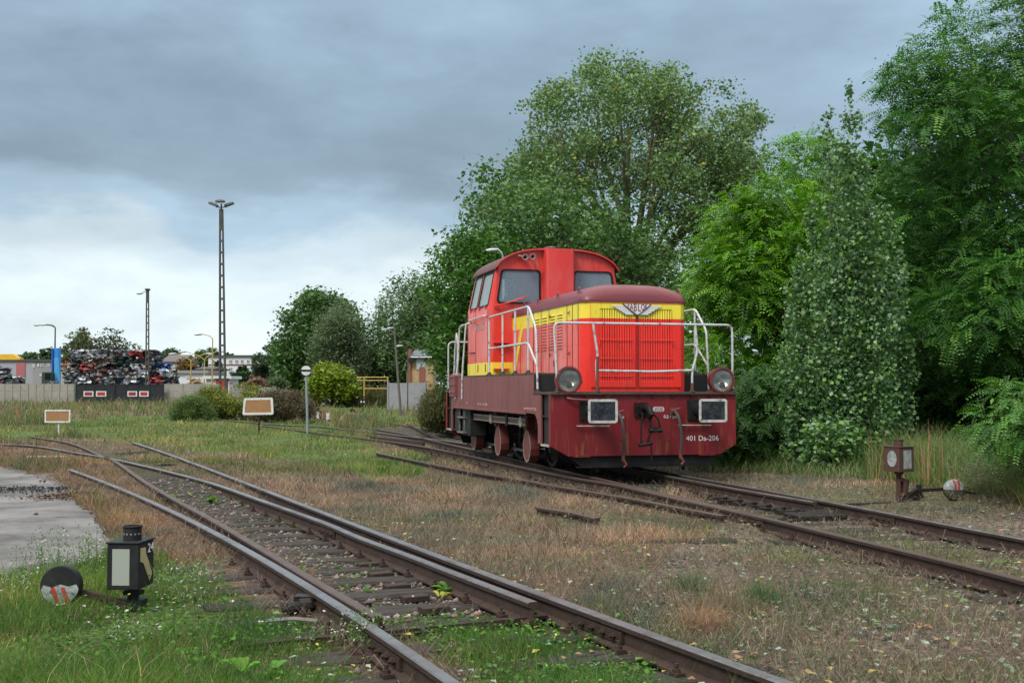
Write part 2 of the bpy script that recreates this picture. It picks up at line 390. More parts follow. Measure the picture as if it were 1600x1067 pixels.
while xs[-1] < 700:
    x = xs[-1]; xs.append(x + (.055 if x < 5 else np.clip(.055 + (x - 5) ** 1.4 * .009, .055, 40)))
xs = np.array([-x for x in xs[:0:-1]] + xs); ys = np.array(ys)
GX, GY = np.meshgrid(xs, ys); gx, gy = GX.ravel(), GY.ravel()
nearm = (np.abs(gx) < 30) & (gy > 2) & (gy < 60)
dd = np.full(gx.shape, 9.0); dd[nearm] = rail_dist(gx[nearm], gy[nearm])
gz = gheight(gx, gy, dd)
zi = zone(gx, gy)
gz[zi == 0] = np.minimum(gz[zi == 0], -.01) * .3 - .02
GC = np.array([PAL[k] for k in ZN])[zi]
mott = fbm(gx * 1.3, gy * 1.3, 4); mott2 = fbm(gx * .25 + 50, gy * .25, 3)
GC = GC * (.62 + .76 * mott)[:, None]
# bare soil and moss wander through the vegetation
k = np.clip((mott2 - .5) * 5, 0, 1)[:, None] * np.isin(zi, (6, 7, 5, 4))[:, None] * .55
GC = GC * (1 - k) + np.array((.085, .10, .035)) * k
k = (np.clip(1 - dd / .30, 0, 1) * .6)[:, None]; GC = GC * (1 - k) + np.array((.06, .042, .03)) * k      # rust and oil along the rails
ny, nx = GX.shape
ii = (np.arange(ny - 1)[:, None] * nx + np.arange(nx - 1)[None, :]).ravel()
GF = np.stack([ii, ii + 1, ii + nx + 1, ii + nx], 1)
def ground_mat():
    m, nt, b = mat_base('ground'); N = nt.nodes.new; L = nt.links.new
    a = N('ShaderNodeAttribute'); a.attribute_name = 'Col'; tc = N('ShaderNodeTexCoord')
    def nz(s, d=6, r=.7):
        n = N('ShaderNodeTexNoise'); n.inputs['Scale'].default_value = s; n.inputs['Detail'].default_value = d; n.inputs['Roughness'].default_value = r; L(tc.outputs['Object'], n.inputs['Vector']); return n
    n1 = nz(14); n2 = nz(3.0); vo = N('ShaderNodeTexVoronoi'); vo.inputs['Scale'].default_value = 28; L(tc.outputs['Object'], vo.inputs['Vector'])
    mr = N('ShaderNodeMapRange'); mr.inputs[1].default_value = .32; mr.inputs[2].default_value = .68; mr.inputs[3].default_value = .45; mr.inputs[4].default_value = 1.6; L(n1.outputs[0], mr.inputs[0])
    sp = N('ShaderNodeSeparateColor'); L(vo.outputs['Color'], sp.inputs[0])
    m2 = N('ShaderNodeMapRange'); m2.inputs[3].default_value = .65; m2.inputs[4].default_value = 1.35; L(sp.outputs[0], m2.inputs[0])
    mu = N('ShaderNodeMath'); mu.operation = 'MULTIPLY'; L(mr.outputs[0], mu.inputs[0]); L(m2.outputs[0], mu.inputs[1])
    vm = N('ShaderNodeVectorMath'); vm.operation = 'SCALE'; L(a.outputs[0], vm.inputs[0]); L(mu.outputs[0], vm.inputs[3]); L(vm.outputs[0], b.inputs['Base Color'])
    ad = N('ShaderNodeMath'); ad.operation = 'ADD'; L(n1.outputs[0], ad.inputs[0]); L(vo.outputs['Distance'], ad.inputs[1])
    bp = N('ShaderNodeBump'); bp.inputs['Strength'].default_value = .9; bp.inputs['Distance'].default_value = .04; L(ad.outputs[0], bp.inputs['Height']); L(bp.outputs[0], b.inputs['Normal'])
    b.inputs['Roughness'].default_value = .95; b.inputs['Specular IOR Level'].default_value = .2
    return m
ground = link('ground', np_mesh('ground', np.stack([gx, gy, gz], 1), GF, GC), ground_mat(), smooth=True); tag(ground, kind='structure')
def hz_at(x, y): return float(gheight(np.array([x]), np.array([y]))[0])

# asphalt apron, a sheet with a crumbled edge above the soil
def asphalt():
    m, nt, b = mat_base('asphalt'); N = nt.nodes.new; L = nt.links.new; tc = N('ShaderNodeTexCoord')
    n = N('ShaderNodeTexNoise'); n.inputs['Scale'].default_value = .9; n.inputs['Detail'].default_value = 9; n.inputs['Roughness'].default_value = .72; L(tc.outputs['Object'], n.inputs['Vector'])
    r = N('ShaderNodeValToRGB'); L(n.outputs[0], r.inputs[0]); r.color_ramp.elements[0].position = .36; r.color_ramp.elements[0].color = (.070, .066, .062, 1); r.color_ramp.elements[1].position = .62; r.color_ramp.elements[1].color = (.20, .192, .188, 1)
    n2 = N('ShaderNodeTexNoise'); n2.inputs['Scale'].default_value = 70; n2.inputs['Detail'].default_value = 5; L(tc.outputs['Object'], n2.inputs['Vector'])
    mr = N('ShaderNodeMapRange'); mr.inputs[1].default_value = .3; mr.inputs[2].default_value = .7; mr.inputs[3].default_value = .65; mr.inputs[4].default_value = 1.3; L(n2.outputs[0], mr.inputs[0])
    vm = N('ShaderNodeVectorMath'); vm.operation = 'SCALE'; L(r.outputs[0], vm.inputs[0]); L(mr.outputs[0], vm.inputs[3]); L(vm.outputs[0], b.inputs['Base Color'])
    bp = N('ShaderNodeBump'); bp.inputs['Strength'].default_value = .4; bp.inputs['Distance'].default_value = .02; L(n2.outputs[0], bp.inputs['Height']); L(bp.outputs[0], b.inputs['Normal']); b.inputs['Roughness'].default_value = .85
    P = [(p.x + random.uniform(-.06, .06), p.y + random.uniform(-.06, .06)) for p in smooth_path([Vector((*q, 0)) for q in Z_ASPH], 10)]
    mb = MB(); mb.prism(P, lambda a, b_, t: (a, b_, t), -.012, .012); o = mb.build('asphalt_road', m); tag(o, kind='structure')
asphalt()

# ------------------------------------------------------------------ railway tracks
M_RAILTOP = paint('rail_shiny', (.27, .26, .265), .34, .75, (.12, .09, .075), 3, .8, c3=(.06, .04, .03), s3=20, a3=.5)
M_RAILRUST = paint('rail_rust', (.060, .036, .027), .75, .2, (.030, .021, .017), 8, .8, .4, 60)
M_RAILDULL = paint('rail_dull', (.105, .076, .064), .5, .45, (.09, .055, .04), 5, .7)
M_SLEEPER = paint('sleeper_wood', (.052, .043, .037), .9, 0, (.024, .020, .017), 9, .9, .8, 40, c3=(.10, .088, .075), s3=30, a3=.6)
M_PLATE = paint('tie_plate_rust', (.052, .031, .024), .75, .3, (.03, .02, .016), 12, .8, .4)
M_BLACKOIL = paint('oiled_steel', (.022, .020, .020), .38, .5, (.05, .035, .028), 8, .6, .3)
def rail(pts, parent, top, name='rail', cut=1.0):
    'real rail section swept along the line; polished running surface on top'
    P = [Vector((a, b, 0)) for a, b in pts]; prof = [(-.065, -.150), (.065, -.150), (.065, -.137), (.012, -.118), (.009, -.042), (.034, -.034), (.036, -.008), (.030, 0), (-.030, 0), (-.036, -.008), (-.034, -.034), (-.009, -.042), (-.012, -.118), (-.065, -.137)]
    V = []; n = len(prof)
    for i, p in enumerate(P):
        t = (P[min(i + 1, len(P) - 1)] - P[max(i - 1, 0)]).normalized(); s = Vector((t.y, -t.x, 0))
        for a, b in prof: V.append(p + s * a + Vector((0, 0, RAIL_TOP + b)))
    F = [(i * n + k, i * n + (k + 1) % n, (i + 1) * n + (k + 1) % n, (i + 1) * n + k) for i in range(len(P) - 1) for k in range(n)]
    F += [tuple(range(n))[::-1], tuple((len(P) - 1) * n + k for k in range(n))]
    me = bpy.data.meshes.new(name); me.from_pydata(V, [], F); me.update()
    bm = bmesh.new(); bm.from_mesh(me); bmesh.ops.recalc_face_normals(bm, faces=bm.faces[:]); bm.to_mesh(me); bm.free()
    o = link(name, me, M_RAILRUST, parent); me.materials.append(top)
    mi = np.zeros(len(me.polygons), np.int32)
    for q in me.polygons:
        if q.normal.z > .5 and q.center.z > RAIL_TOP - .012: mi[q.index] = 1
    me.polygons.foreach_set('material_index', mi)
    return o
_sl = {}
def sleeper(parent, cx, cy, ang, L, top=.004, w=.25):
    k = random.choice([0, 1, 2, 3])
    if k not in _sl:
        mb = MB(); n = 14; rs = random.Random(k)
        prof = lambda x: [(-.5, -.13), (.5, -.13), (.5 + rs.uniform(-.03, .03), -.02 + rs.uniform(-.01, .006)), (.42, rs.uniform(-.006, .004)), (.12, rs.uniform(-.008, .002)), (.1, -.018 * rs.random()), (.06, rs.uniform(-.004, .004)), (-.43, rs.uniform(-.006, .004)), (-.5, -.02)]
        V = []; m = 9
        for i in range(n + 1):
            x = -.5 + i / n
            for a, b in prof(x): V.append((x, a, b))
        F = [(i * m + j, i * m + (j + 1) % m, (i + 1) * m + (j + 1) % m, (i + 1) * m + j) for i in range(n) for j in range(m)] + [tuple(range(m))[::-1], tuple(n * m + j for j in range(m))]
        me = bpy.data.meshes.new('sleeper'); me.from_pydata(V, [], F); me.materials.append(M_SLEEPER); _sl[k] = me
    o = bpy.data.objects.new('sleeper', _sl[k]); col.objects.link(o); o.parent = parent
    o.location = (cx, cy, top + random.uniform(-.008, .004)); o.rotation_euler = (0, 0, ang); o.scale = (L, w, 1); return o
_tp = None
def tie_plate(parent, x, y, ang):
    global _tp
    if _tp is None:
        mb = MB(); mb.box(-.17, .17, -.085, .085, -.016, -.004)
        for s in (-1, 1):
            mb.box(s * .105 - .03, s * .105 + .03, -.035, .035, -.004, .022); mb.lathe((s * .11, 0, .02), (0, 0, 1), [(0, .022), (.022, .022), (.024, .012), (.05, .012)], 6)
        o = mb.build('tie_plate', M_PLATE); _tp = o.data; bpy.data.objects.remove(o)
    o = bpy.data.objects.new('tie_plate', _tp); col.objects.link(o); o.parent = parent; o.location = (x, y, 0.003); o.rotation_euler = (0, 0, ang)
def x_at(P, y):
    P = sorted(P, key=lambda p: p[1]); return float(np.interp(y, [p[1] for p in P], [p[0] for p in P]))
def isect(P, cx, cy, ux, uy):
    'parameter t where the line c + t u crosses the polyline'
    for (ax, ay), (bx, by) in zip(P[:-1], P[1:]):
        dx, dy = bx - ax, by - ay; den = ux * dy - uy * dx
        if abs(den) < 1e-9: continue
        t = ((ax - cx) * dy - (ay - cy) * dx) / den; s = ((ax - cx) * uy - (ay - cy) * ux) / den
        if 0 <= s <= 1 and abs(t) < 4: return t
    return None
def lay(parent, base, others, y0, y1, step, top=.004, plates=True, jit=.03, minlen=2.5):
    'sleepers square to the base rail, long enough to carry every rail they cross; a plate under each crossing'
    P = sorted(base, key=lambda p: p[1]); acc = 0; last = None
    for (ax, ay), (bx, by) in zip(P[:-1], P[1:]):
        seg = math.hypot(bx - ax, by - ay); d = 0
        while acc + seg - d >= step:
            d += step - acc; acc = 0; t = d / seg; x, y = ax + (bx - ax) * t, ay + (by - ay) * t
            if y0 <= y <= y1:
                tx, ty = (bx - ax) / seg, (by - ay) / seg; ux, uy = ty, -tx; ang = math.atan2(uy, ux)
                ts = [0.0] + [q for q in (isect(o, x, y, ux, uy) for o in others) if q is not None]
                lo, hi = min(ts) - .28, max(ts) + .45
                if hi - lo < minlen: hi = lo + minlen if max(ts) > .7 else hi; lo = hi - minlen
                c = (lo + hi) / 2 + random.uniform(-.05, .05)
                sleeper(parent, x + ux * c, y + uy * c, ang + random.uniform(-.012, .012), hi - lo, top)
                if plates:
                    for q in ts: tie_plate(parent, x + ux * q, y + uy * q, ang)
        acc += seg - d
track_f = empty('railway_turnout', (0, 0, 0), 0, 'foreground turnout with rotten sleepers and shiny curved rails, its switch tips near the camera', 'railway track')
rail(F1, track_f, M_RAILTOP); rail(F2, track_f, M_RAILDULL); rail(F3, track_f, M_RAILTOP); rail(F4, track_f, M_RAILTOP)
lay(track_f, F4, [F1, F2, F3], 4.0, 17.5, .62)
# stretcher bar and point motor rods
mb = MB(); a, b = Vector((*rp(590, 962), .05)), Vector((*rp(833, 940), .05))
d = (b - a).normalized(); mb.bar(a - d * .9 + Vector((0, .1, -.03)), b + d * .1 + Vector((0, .1, -.03)), .05, .02); mb.build('stretcher_bar', M_PLATE, track_f)
mb = MB(); c = Vector((*rp(472, 925), 0.04)); mb.lathe(c, (.8, .35, .05), [(-.14, .02), (-.10, .02), (-.10, .045), (-.02, .045), (-.02, .06), (.06, .06), (.06, .03), (.2, .03)], 10); mb.box(c.x - .06, c.x + .08, c.y + .02, c.y + .13, .0, .11)
mb.bar(c, c + Vector((.45, .2, -.02)), .035, .035); mb.build('point_lock', M_BLACKOIL, track_f, bevel=.004)
# slide chairs: stepped blocks beside the right-hand blade
for px, py in ((588, 862), (607, 876), (632, 893), (660, 909), (690, 925)):
    p = rp(px - 12, py - 4); mb = MB(); mb.obox((0, 0, 0), (.10, 0, 0), (0, .055, 0), (0, 0, .022)); o = mb.build('slide_chair', M_PLATE, track_f, bevel=.006); o.location = (p[0], p[1], .005); o.rotation_euler = (0, 0, .5)
# fishplate joints
def fishplate(parent, px, py, pts):
    p = rp(px, py); P = np.array(pts); i = int(np.argmin(np.hypot(*(P - p).T))); i = max(1, min(len(P) - 2, i)); t = P[i + 1] - P[i - 1]; t = t / np.hypot(*t); s = np.array((t[1], -t[0])); c = P[i]
    mb = MB()
    for sg in (-1, 1):
        cc = c + s * sg * .022; mb.obox((cc[0], cc[1], RAIL_TOP - .082), (t[0] * .28, t[1] * .28, 0), (s[0] * .012, s[1] * .012, 0), (0, 0, .034))
        for k in (-.2, -.07, .07, .2):
            q = c + t * k + s * sg * .034; mb.lathe((q[0], q[1], RAIL_TOP - .08), (s[0] * sg, s[1] * sg, 0), [(0, .02), (.018, .02), (.02, .010), (.04, .010)], 6)
    mb.build('fishplate', M_PLATE, parent)
fishplate(track_f, 530, 816, F3); fishplate(track_f, 613, 1000, F1); fishplate(track_f, 945, 962, F4)
track_l = empty('railway_turnout', (0, 0, 0), 0, 'turnout under the red and yellow locomotive, with oily black switch tips beside the rusty lamp', 'railway track')
rail(RA, track_l, M_RAILDULL); rail(RB, track_l, M_RAILTOP); rail(RW, track_l, M_RAILDULL); rail(RC, track_l, M_RAILTOP)
lay(track_l, RA, [RB, RW, RC], 6.5, 30, .66, .0)
fishplate(track_l, 1172, 803, RA); fishplate(track_l, 1385, 800, RB); fishplate(track_l, 960, 757, RA)
a, b = Vector((*rp(1195, 806), .03)), Vector((*rp(1280, 786), .03)); mb = MB(); d = (b - a).normalized()
for k in (0, .28): mb.bar(a + Vector((-.1 * k, k, -.02)), b + d * .9 + Vector((-.1 * k, k, -.02)), .04, .025)
mb.box(b.x - .15, b.x + .12, b.y - .25, b.y + .18, -.015, .05); mb.build('stretcher_bar', M_BLACKOIL, track_l)
for i in range(9):
    t_ = i / 8; q = rp(1085 + 185 * t_, 757 + 30 * t_); mb = MB(); mb.obox((0, 0, 0), (.15, 0, 0), (0, .09, 0), (0, 0, .028)); mb.lathe((-.08, 0, .02), (0, 0, 1), [(0, .03), (.05, .03)], 6); o = mb.build('slide_chair', M_BLACKOIL, track_l, bevel=.005); o.location = (q[0] - .12, q[1] - .05, .015); o.rotation_euler = (0, 0, .25)
q = rp(1290, 790); mb = MB(); mb.obox((q[0] - .15, q[1] - .1, .02), (.30, .08, 0), (-.05, .22, 0), (0, 0, .045)); mb.build('lock_case', M_BLACKOIL, track_l, bevel=.02)
track_d = empty('railway_track', (0, 0, 0), 0, 'short abandoned rusty track panel ending in the dry grass before the locomotive', 'railway track')
rail(RD1, track_d, M_RAILDULL); rail(RD2, track_d, M_RAILDULL)
p = rp(1045, 829); sleeper(track_d, p[0] + .05, p[1] + .2, .30, 1.35, .03, .2)
p = rp(1160, 808); sleeper(track_d, p[0] - .35, p[1] + .4, .35, .9, .02, .22)
mb = MB(); a, b = Vector((*rp(636, 664), .16)), Vector((*rp(692, 686), .10)); mb.bar(a, b, .06, .06)
tag(mb.build('loose_rail', M_RAILRUST), 'loose rusty rail lying askew between the tracks behind the locomotive', 'rail')
mb = MB(); p0, p1 = Vector((*rp(566, 685), .13)), Vector((*rp(648, 694), .13)); mb.bar(p0 + Vector((.2, .3, 0)), p1 + Vector((.2, .3, 0)), .07, .12)
mb.build('check_rail', M_RAILRUST, track_l)

# ------------------------------------------------------------------ grass, straw, litter, stones
M_GRASS = foliage('grass_blades', .3, .65, .15)
def scatter(n, x0, x1, y0, y1, pw=1.0):
    y = y0 * (y1 / y0) ** (rng.random(n) ** pw); x = (x0 + (x1 - x0) * rng.random(n)) * y; return x, y
def blades(name, x, y, z, h, w, lean, c, kind='stuff', label=None, cat=None, flat=None):
    'bent tapering blades; lean = horizontal reach of the tip as a share of h'
    n = len(x); a = rng.random(n) * 2 * np.pi; b = rng.random(n) * 2 * np.pi
    dx, dy = np.cos(a), np.sin(a); sx, sy = np.cos(b) * w / 2, np.sin(b) * w / 2
    hm = h * .55; B = np.stack([x, y, z], 1); S = np.stack([sx, sy, 0 * sx], 1)
    Mi = B + np.stack([dx * lean * h * .35, dy * lean * h * .35, hm * np.sqrt(np.clip(1 - lean ** 2 * .4, .02, 1))], 1)
    T = B + np.stack([dx * lean * h, dy * lean * h, h * np.sqrt(np.clip(1 - lean ** 2 * .9, .0025, 1))], 1)
    V = np.empty((n, 5, 3)); V[:, 0] = B - S; V[:, 1] = B + S; V[:, 2] = Mi + S * .8; V[:, 3] = Mi - S * .8; V[:, 4] = T
    i = np.arange(n)[:, None] * 5; F = np.concatenate([i + np.array([[0, 1, 2]]), i + np.array([[0, 2, 3]]), i + np.array([[3, 2, 4]])], 0)
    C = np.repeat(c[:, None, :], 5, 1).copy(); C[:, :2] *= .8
    return V.reshape(-1, 3), F, C.reshape(-1, 3)
def colours(base, n, v=.3, h=.18):
    c = np.array(base)[None] * (1 + (rng.random((n, 1)) - .5) * 2 * v) * (1 + (rng.random((n, 3)) - .5) * 2 * h); return np.clip(c, .003, .9)
def pick(cols, wts, n, v=.2): k = rng.choice(len(cols), n, p=np.array(wts) / sum(wts)); return np.array(cols)[k] * (1 + (rng.random((n, 1)) - .5) * 2 * v)
def join_np(parts):
    V = []; F = []; C = []; b = 0
    for v, f, c in parts: V.append(v); F.append(f + b); C.append(c); b += len(v)
    return np.concatenate(V), np.concatenate(F), np.concatenate(C)
# blade recipe per zone: (keep share, green share, green colour, straw colour, height, straw lean)
REC = {1: (1.0, .76, (.082, .165, .030), (.27, .23, .12), .145, .8), 2: (1.0, .10, (.13, .17, .05), (.25, .16, .10), .16, .85),
       3: (.85, .62, (.115, .18, .045), (.30, .24, .12), .13, .7), 4: (.035, .6, (.08, .17, .03), (.2, .13, .07), .07, .8),
       5: (1.0, .85, (.10, .185, .045), (.34, .27, .13), .33, .7), 6: (.5, .16, (.10, .16, .05), (.26, .205, .155), .085, .96),
       7: (1.0, .16, (.11, .15, .05), (.27, .21, .15), .13, .90), 8: (.8, .45, (.12, .165, .055), (.22, .17, .105), .40, .6), 9: (.22, .5, (.08, .14, .03), (.2, .15, .08), .07, .9)}
def field(n, x0, x1, y0, y1, wmul, hmul=1.0):
    x, y = scatter(n, x0, x1, y0, y1); z_ = zone(x, y); pch = fbm(x * .9 + 3, y * .9, 3); pat = fbm(x * .28, y * .28 + 20, 3)
    d = rail_dist(x, y) if y0 < 60 else np.full(n, 9.)
    out = []
    for zk, (keep, gs, gc, sc, hh, sl) in REC.items():
        m = (z_ == zk) & (d > (.07 if zk != 5 else .2)) & (rng.random(n) < keep * np.clip(.35 + (pch - .35) * 2.6, .12, 1))
        k = m.sum()
        if not k: continue
        X, Y = x[m], y[m]; pg = np.clip(gs + (pat[m] - .5) * (1.1 if zk in (3, 7, 8, 5) else .5), 0, 1)
        if zk in (6, 7): pg = np.clip(gs + (pat[m] - .50) * 3.2, .03, .92)
        isg = rng.random(k) < pg
        c = np.where(isg[:, None], colours(gc, k), colours(sc, k, .35)) * (.75 + .5 * pch[m])[:, None]
        p2 = fbm(X * 1.3 + 90, Y * 1.3, 3) - .5; c = c * np.clip(1 + p2[:, None] * np.array((1.9, 1.1, .9)), .35, 1.9)
        near = np.clip(d[m] / .5, .35, 1); h = hh * hmul * (.4 + 1.0 * rng.random(k)) * near * np.where(isg, 1, .9) * (.25 + 1.5 * pch[m] ** 1.5 * 1.3)
        # trailing shoots rise here and there
        tall = rng.random(k) < (.02 if zk in (2, 6, 7) else .03); h = np.where(tall, h * (2.6 if zk in (2, 6, 7) else 1.9), h)
        if zk in (2, 6, 7): c = np.where(tall[:, None], np.array((.10, .065, .045)) * (.7 + .6 * rng.random((k, 1))), c)
        lean = np.where(isg | (rng.random(k) < .12), .25 + .5 * rng.random(k), np.clip(sl + (rng.random(k) - .6) * .5, .1, .995))
        wv = wmul * np.maximum(.0038, Y * .00042) * (.6 + .8 * rng.random(k))
        out.append(blades('', X, Y, gheight(X, Y, d[m]) - .005, h, wv, lean, c))
    return join_np(out)
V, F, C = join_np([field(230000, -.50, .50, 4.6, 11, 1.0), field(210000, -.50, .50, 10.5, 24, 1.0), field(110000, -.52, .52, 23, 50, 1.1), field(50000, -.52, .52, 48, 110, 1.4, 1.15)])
# loose dry stalks lying over the bare ground
def straw():
    out = []
    for n, y0, y1 in ((30000, 4.7, 11), (22000, 10.5, 26)):
        x, y = scatter(n, -.5, .5, y0, y1); z_ = zone(x, y); d = rail_dist(x, y); m = np.isin(z_, (2, 5, 6, 7, 9)) & (d > .06) & (rng.random(n) < np.clip(.15 + (fbm(x * .8 + 9, y * .8, 3) - .35) * 3, .1, 1)); x, y, d = x[m], y[m], d[m]; k = len(x)
        L = .09 + .17 * rng.random(k); c = pick([(.27, .21, .155), (.19, .145, .105), (.36, .30, .22), (.115, .088, .066)], (4, 4, 1.0, 3), k, .2)
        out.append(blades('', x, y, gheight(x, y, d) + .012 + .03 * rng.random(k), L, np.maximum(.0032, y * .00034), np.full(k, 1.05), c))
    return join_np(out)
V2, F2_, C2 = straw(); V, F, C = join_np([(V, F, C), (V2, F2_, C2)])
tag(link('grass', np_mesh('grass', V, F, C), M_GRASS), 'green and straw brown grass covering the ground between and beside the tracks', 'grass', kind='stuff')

def diamonds(x, y, z, size, up, c, asp=.6, curl=.25):
    'small leaves: two-faced diamonds, up = how flat they lie (1 flat)'
    n = len(x); nrm = rng.normal(size=(n, 3)); nrm /= np.linalg.norm(nrm, axis=1)[:, None]; nrm[:, 2] = np.abs(nrm[:, 2])
    nrm = nrm * (1 - up) + np.array((0, 0, 1.)) * up; nrm /= np.linalg.norm(nrm, axis=1)[:, None]
    t = rng.normal(size=(n, 3)); t -= nrm * (t * nrm).sum(1)[:, None]; t /= np.linalg.norm(t, axis=1)[:, None]; s = np.cross(nrm, t)
    P = np.stack([x, y, z], 1); sz = size[:, None]
    V = np.empty((n, 4, 3)); V[:, 0] = P - t * sz * .5; V[:, 1] = P + s * sz * asp * .5 - t * sz * .08 + nrm * sz * curl * .4; V[:, 2] = P + t * sz * .5 - nrm * sz * curl * .15; V[:, 3] = P - s * sz * asp * .5 - t * sz * .08 + nrm * sz * curl * .4
    i = np.arange(n)[:, None] * 4; F = np.concatenate([i + np.array([[0, 1, 2]]), i + np.array([[0, 2, 3]])], 0)
    return V.reshape(-1, 3), F, np.repeat(c, 4, 0)
M_LEAF = foliage('fallen_leaf', .15, .5, .3)
parts = []
for n, a, b, y0, y1, zs, cl, wt, sz in ((5600, -.1, .55, 4.8, 18, (6, 5), [(.20, .28, .19), (.11, .20, .06), (.42, .33, .07), (.28, .18, .10), (.28, .32, .26)], (3, 3, 1.0, 2.2, 1.6), .038),
                                 (2600, -.2, .5, 4.8, 16, (7, 1), [(.3, .38, .28), (.12, .22, .05), (.5, .4, .08), (.35, .2, .1)], (2, 3, 1.5, 1.5), .035),
                                 (26000, -.5, .12, 4.7, 13, (1,), [(.075, .18, .03), (.10, .22, .035), (.05, .12, .03)], (3, 2, 3), .026),
                                 (9000, -.45, .35, 6, 28, (3, 7, 9, 4), [(.09, .19, .04), (.13, .24, .06), (.06, .12, .03)], (3, 2, 2), .035)):
    x, y = scatter(n, a, b, y0, y1); zz = zone(x, y); d = rail_dist(x, y); m = np.isin(zz, zs) & (d > .06)
    if n == 9000: m &= fbm(x * .9 + 30, y * .9, 3) > .55
    if n == 26000: m &= fbm(x * 1.6 + 30, y * 1.6, 3) > .42
    x, y = x[m], y[m]; k = len(x); big = (rng.random(k) ** 3)
    lift = .055 if n < 8000 else .02 + .08 * rng.random(k)
    parts.append(diamonds(x, y, gheight(x, y, d[m]) + lift * (.6 + .4 * rng.random(k)), sz * (.5 + .6 * rng.random(k) + 1.0 * big), .75 if n < 8000 else .4, pick(cl, wt, k), .7))
V, F, C = join_np(parts[:2]); tag(link('fallen_leaves', np_mesh('fallen_leaves', V, F, C), M_LEAF), 'yellow, brown and pale green fallen leaves strewn over the dry ground on the right', 'leaves', kind='stuff')
V, F, C = join_np(parts[2:]); tag(link('clover', np_mesh('clover', V, F, C), M_GRASS), 'low leafy clover and weeds among the grass', 'ground cover', kind='stuff')
# tiny white blossoms on thin stalks
def blossoms():
    x, y = scatter(750, -.5, .35, 5.0, 26); zz = zone(x, y); m = (np.isin(zz, (1, 3)) & (fbm(x * .8, y * .8 + 60, 3) > .48)); x, y = x[m], y[m]; n = len(x); z = gheight(x, y); h = .08 + .14 * rng.random(n)
    st = blades('', x, y, z, h, np.full(n, .003), np.full(n, .1), colours((.12, .17, .06), n))
    c = pick([(.55, .56, .52), (.6, .55, .15)], (5, 1), n, .1)
    fl = [diamonds(x + rng.normal(size=n) * .006, y + rng.normal(size=n) * .006, z + h, np.full(n, .017) * (.5 + .8 * rng.random(n)) * np.clip(y / 12, 1, 1.7), .5, c, .9) for _ in range(3)]
    V, F, C = join_np([st] + fl); tag(link('wild_flowers', np_mesh('wild_flowers', V, F, C), M_GRASS), 'tiny white and yellow wild flowers dotted through the green grass', 'flowers', kind='stuff')
blossoms()
def stones():
    oc = np.array([(1, 0, 0), (-1, 0, 0), (0, 1, 0), (0, -1, 0), (0, 0, 1), (0, 0, -1)], float); of = np.array([(0, 2, 4), (2, 1, 4), (1, 3, 4), (3, 0, 4), (2, 0, 5), (1, 2, 5), (3, 1, 5), (0, 3, 5)])
    xs_, ys_ = [], []
    for n, a, b, y0, y1, zs in ((19000, -.45, .08, 7.0, 19, (4,)), (4500, -.1, .5, 7, 26, (6, 9, 5)), (900, -.5, .3, 5, 20, (1, 7, 2, 0))):
        x, y = scatter(n, a, b, y0, y1); m = np.isin(zone(x, y), zs); xs_.append(x[m]); ys_.append(y[m])
    x = np.concatenate(xs_); y = np.concatenate(ys_); n = len(x); d = rail_dist(x, y); k = d > .05; x, y, d = x[k], y[k], d[k]; n = len(x)
    r = (.010 + .028 * rng.random(n) ** 2.4)[:, None, None]
    V = oc[None] * (.6 + .8 * rng.random((n, 6, 1))) * r * np.array((1.1, 1, .62)); a = rng.random(n) * 6.28; ca, sa = np.cos(a)[:, None], np.sin(a)[:, None]
    X = V[..., 0] * ca - V[..., 1] * sa; Y = V[..., 0] * sa + V[..., 1] * ca; V = np.stack([X + x[:, None], Y + y[:, None], V[..., 2] + (gheight(x, y, d) + .006)[:, None]], 2)
    F = (np.arange(n)[:, None, None] * 6 + of[None]).reshape(-1, 3); c = pick([(.13, .11, .10), (.21, .17, .15), (.07, .065, .06), (.20, .12, .09)], (4, 2, 3, 1.2), n, .3)
    tag(link('ballast', np_mesh('ballast', V.reshape(-1, 3), F, np.repeat(c, 6, 0)), attr_mat('stone', .9, 0, 40, .3, .2)), 'dark broken ballast stones between the sleepers', 'stones', kind='stuff')
stones()
# ------------------------------------------------------------------ locomotive (u right, v back, w up from the rail head)
M_RED = paint('hood_red', (.78, .028, .016), .40, 0, (.60, .026, .018), 2.2, .7, .10, 6, .15, c3=(.22, .03, .02), s3=16, a3=.5, streak=5)
M_REDSIDE = paint('faded_red_sky_sheen', (.70, .060, .042), .36, 0, (.74, .26, .23), 1.6, .85, .16, 5, .2, c3=(.24, .045, .035), s3=11, a3=.7, streak=5)  # pink patches: fading plus the sky's reflection put into the colour
M_CABRED = paint('cab_red', (.64, .032, .022), .38, 0, (.62, .12, .10), 2.0, .8, .12, 5, .15, c3=(.22, .03, .02), s3=13, a3=.6, streak=5)
M_YELLOW = paint('band_yellow', (.80, .66, .045), .42, 0, (.70, .54, .06), 3, .6, .03, 80, .1, c3=(.36, .24, .05), s3=13, a3=.6, streak=5)
M_MAROON = paint('roof_maroon', (.17, .030, .040), .42, 0, (.12, .030, .032), 4, .6, .1, 60, .1, c3=(.07, .03, .03), s3=18, a3=.4)
M_RUSTROOF = paint('roof_rust', (.115, .058, .052), .6, 0, (.09, .045, .038), 6, .8, .2, 60, c3=(.18, .11, .09), s3=20, a3=.4)
M_FRAME = paint('frame_brown_red', (.195, .054, .056), .5, 0, (.145, .050, .048), 3, .7, .05, 60, .05, c3=(.085, .04, .03), s3=12, a3=.75, streak=6)
M_BEAM = paint('beam_dark_red', (.175, .010, .015), .5, 0, (.12, .010, .012), 3.5, .7, .08, 70, .05, c3=(.22, .07, .03), s3=9, a3=.75, streak=7)
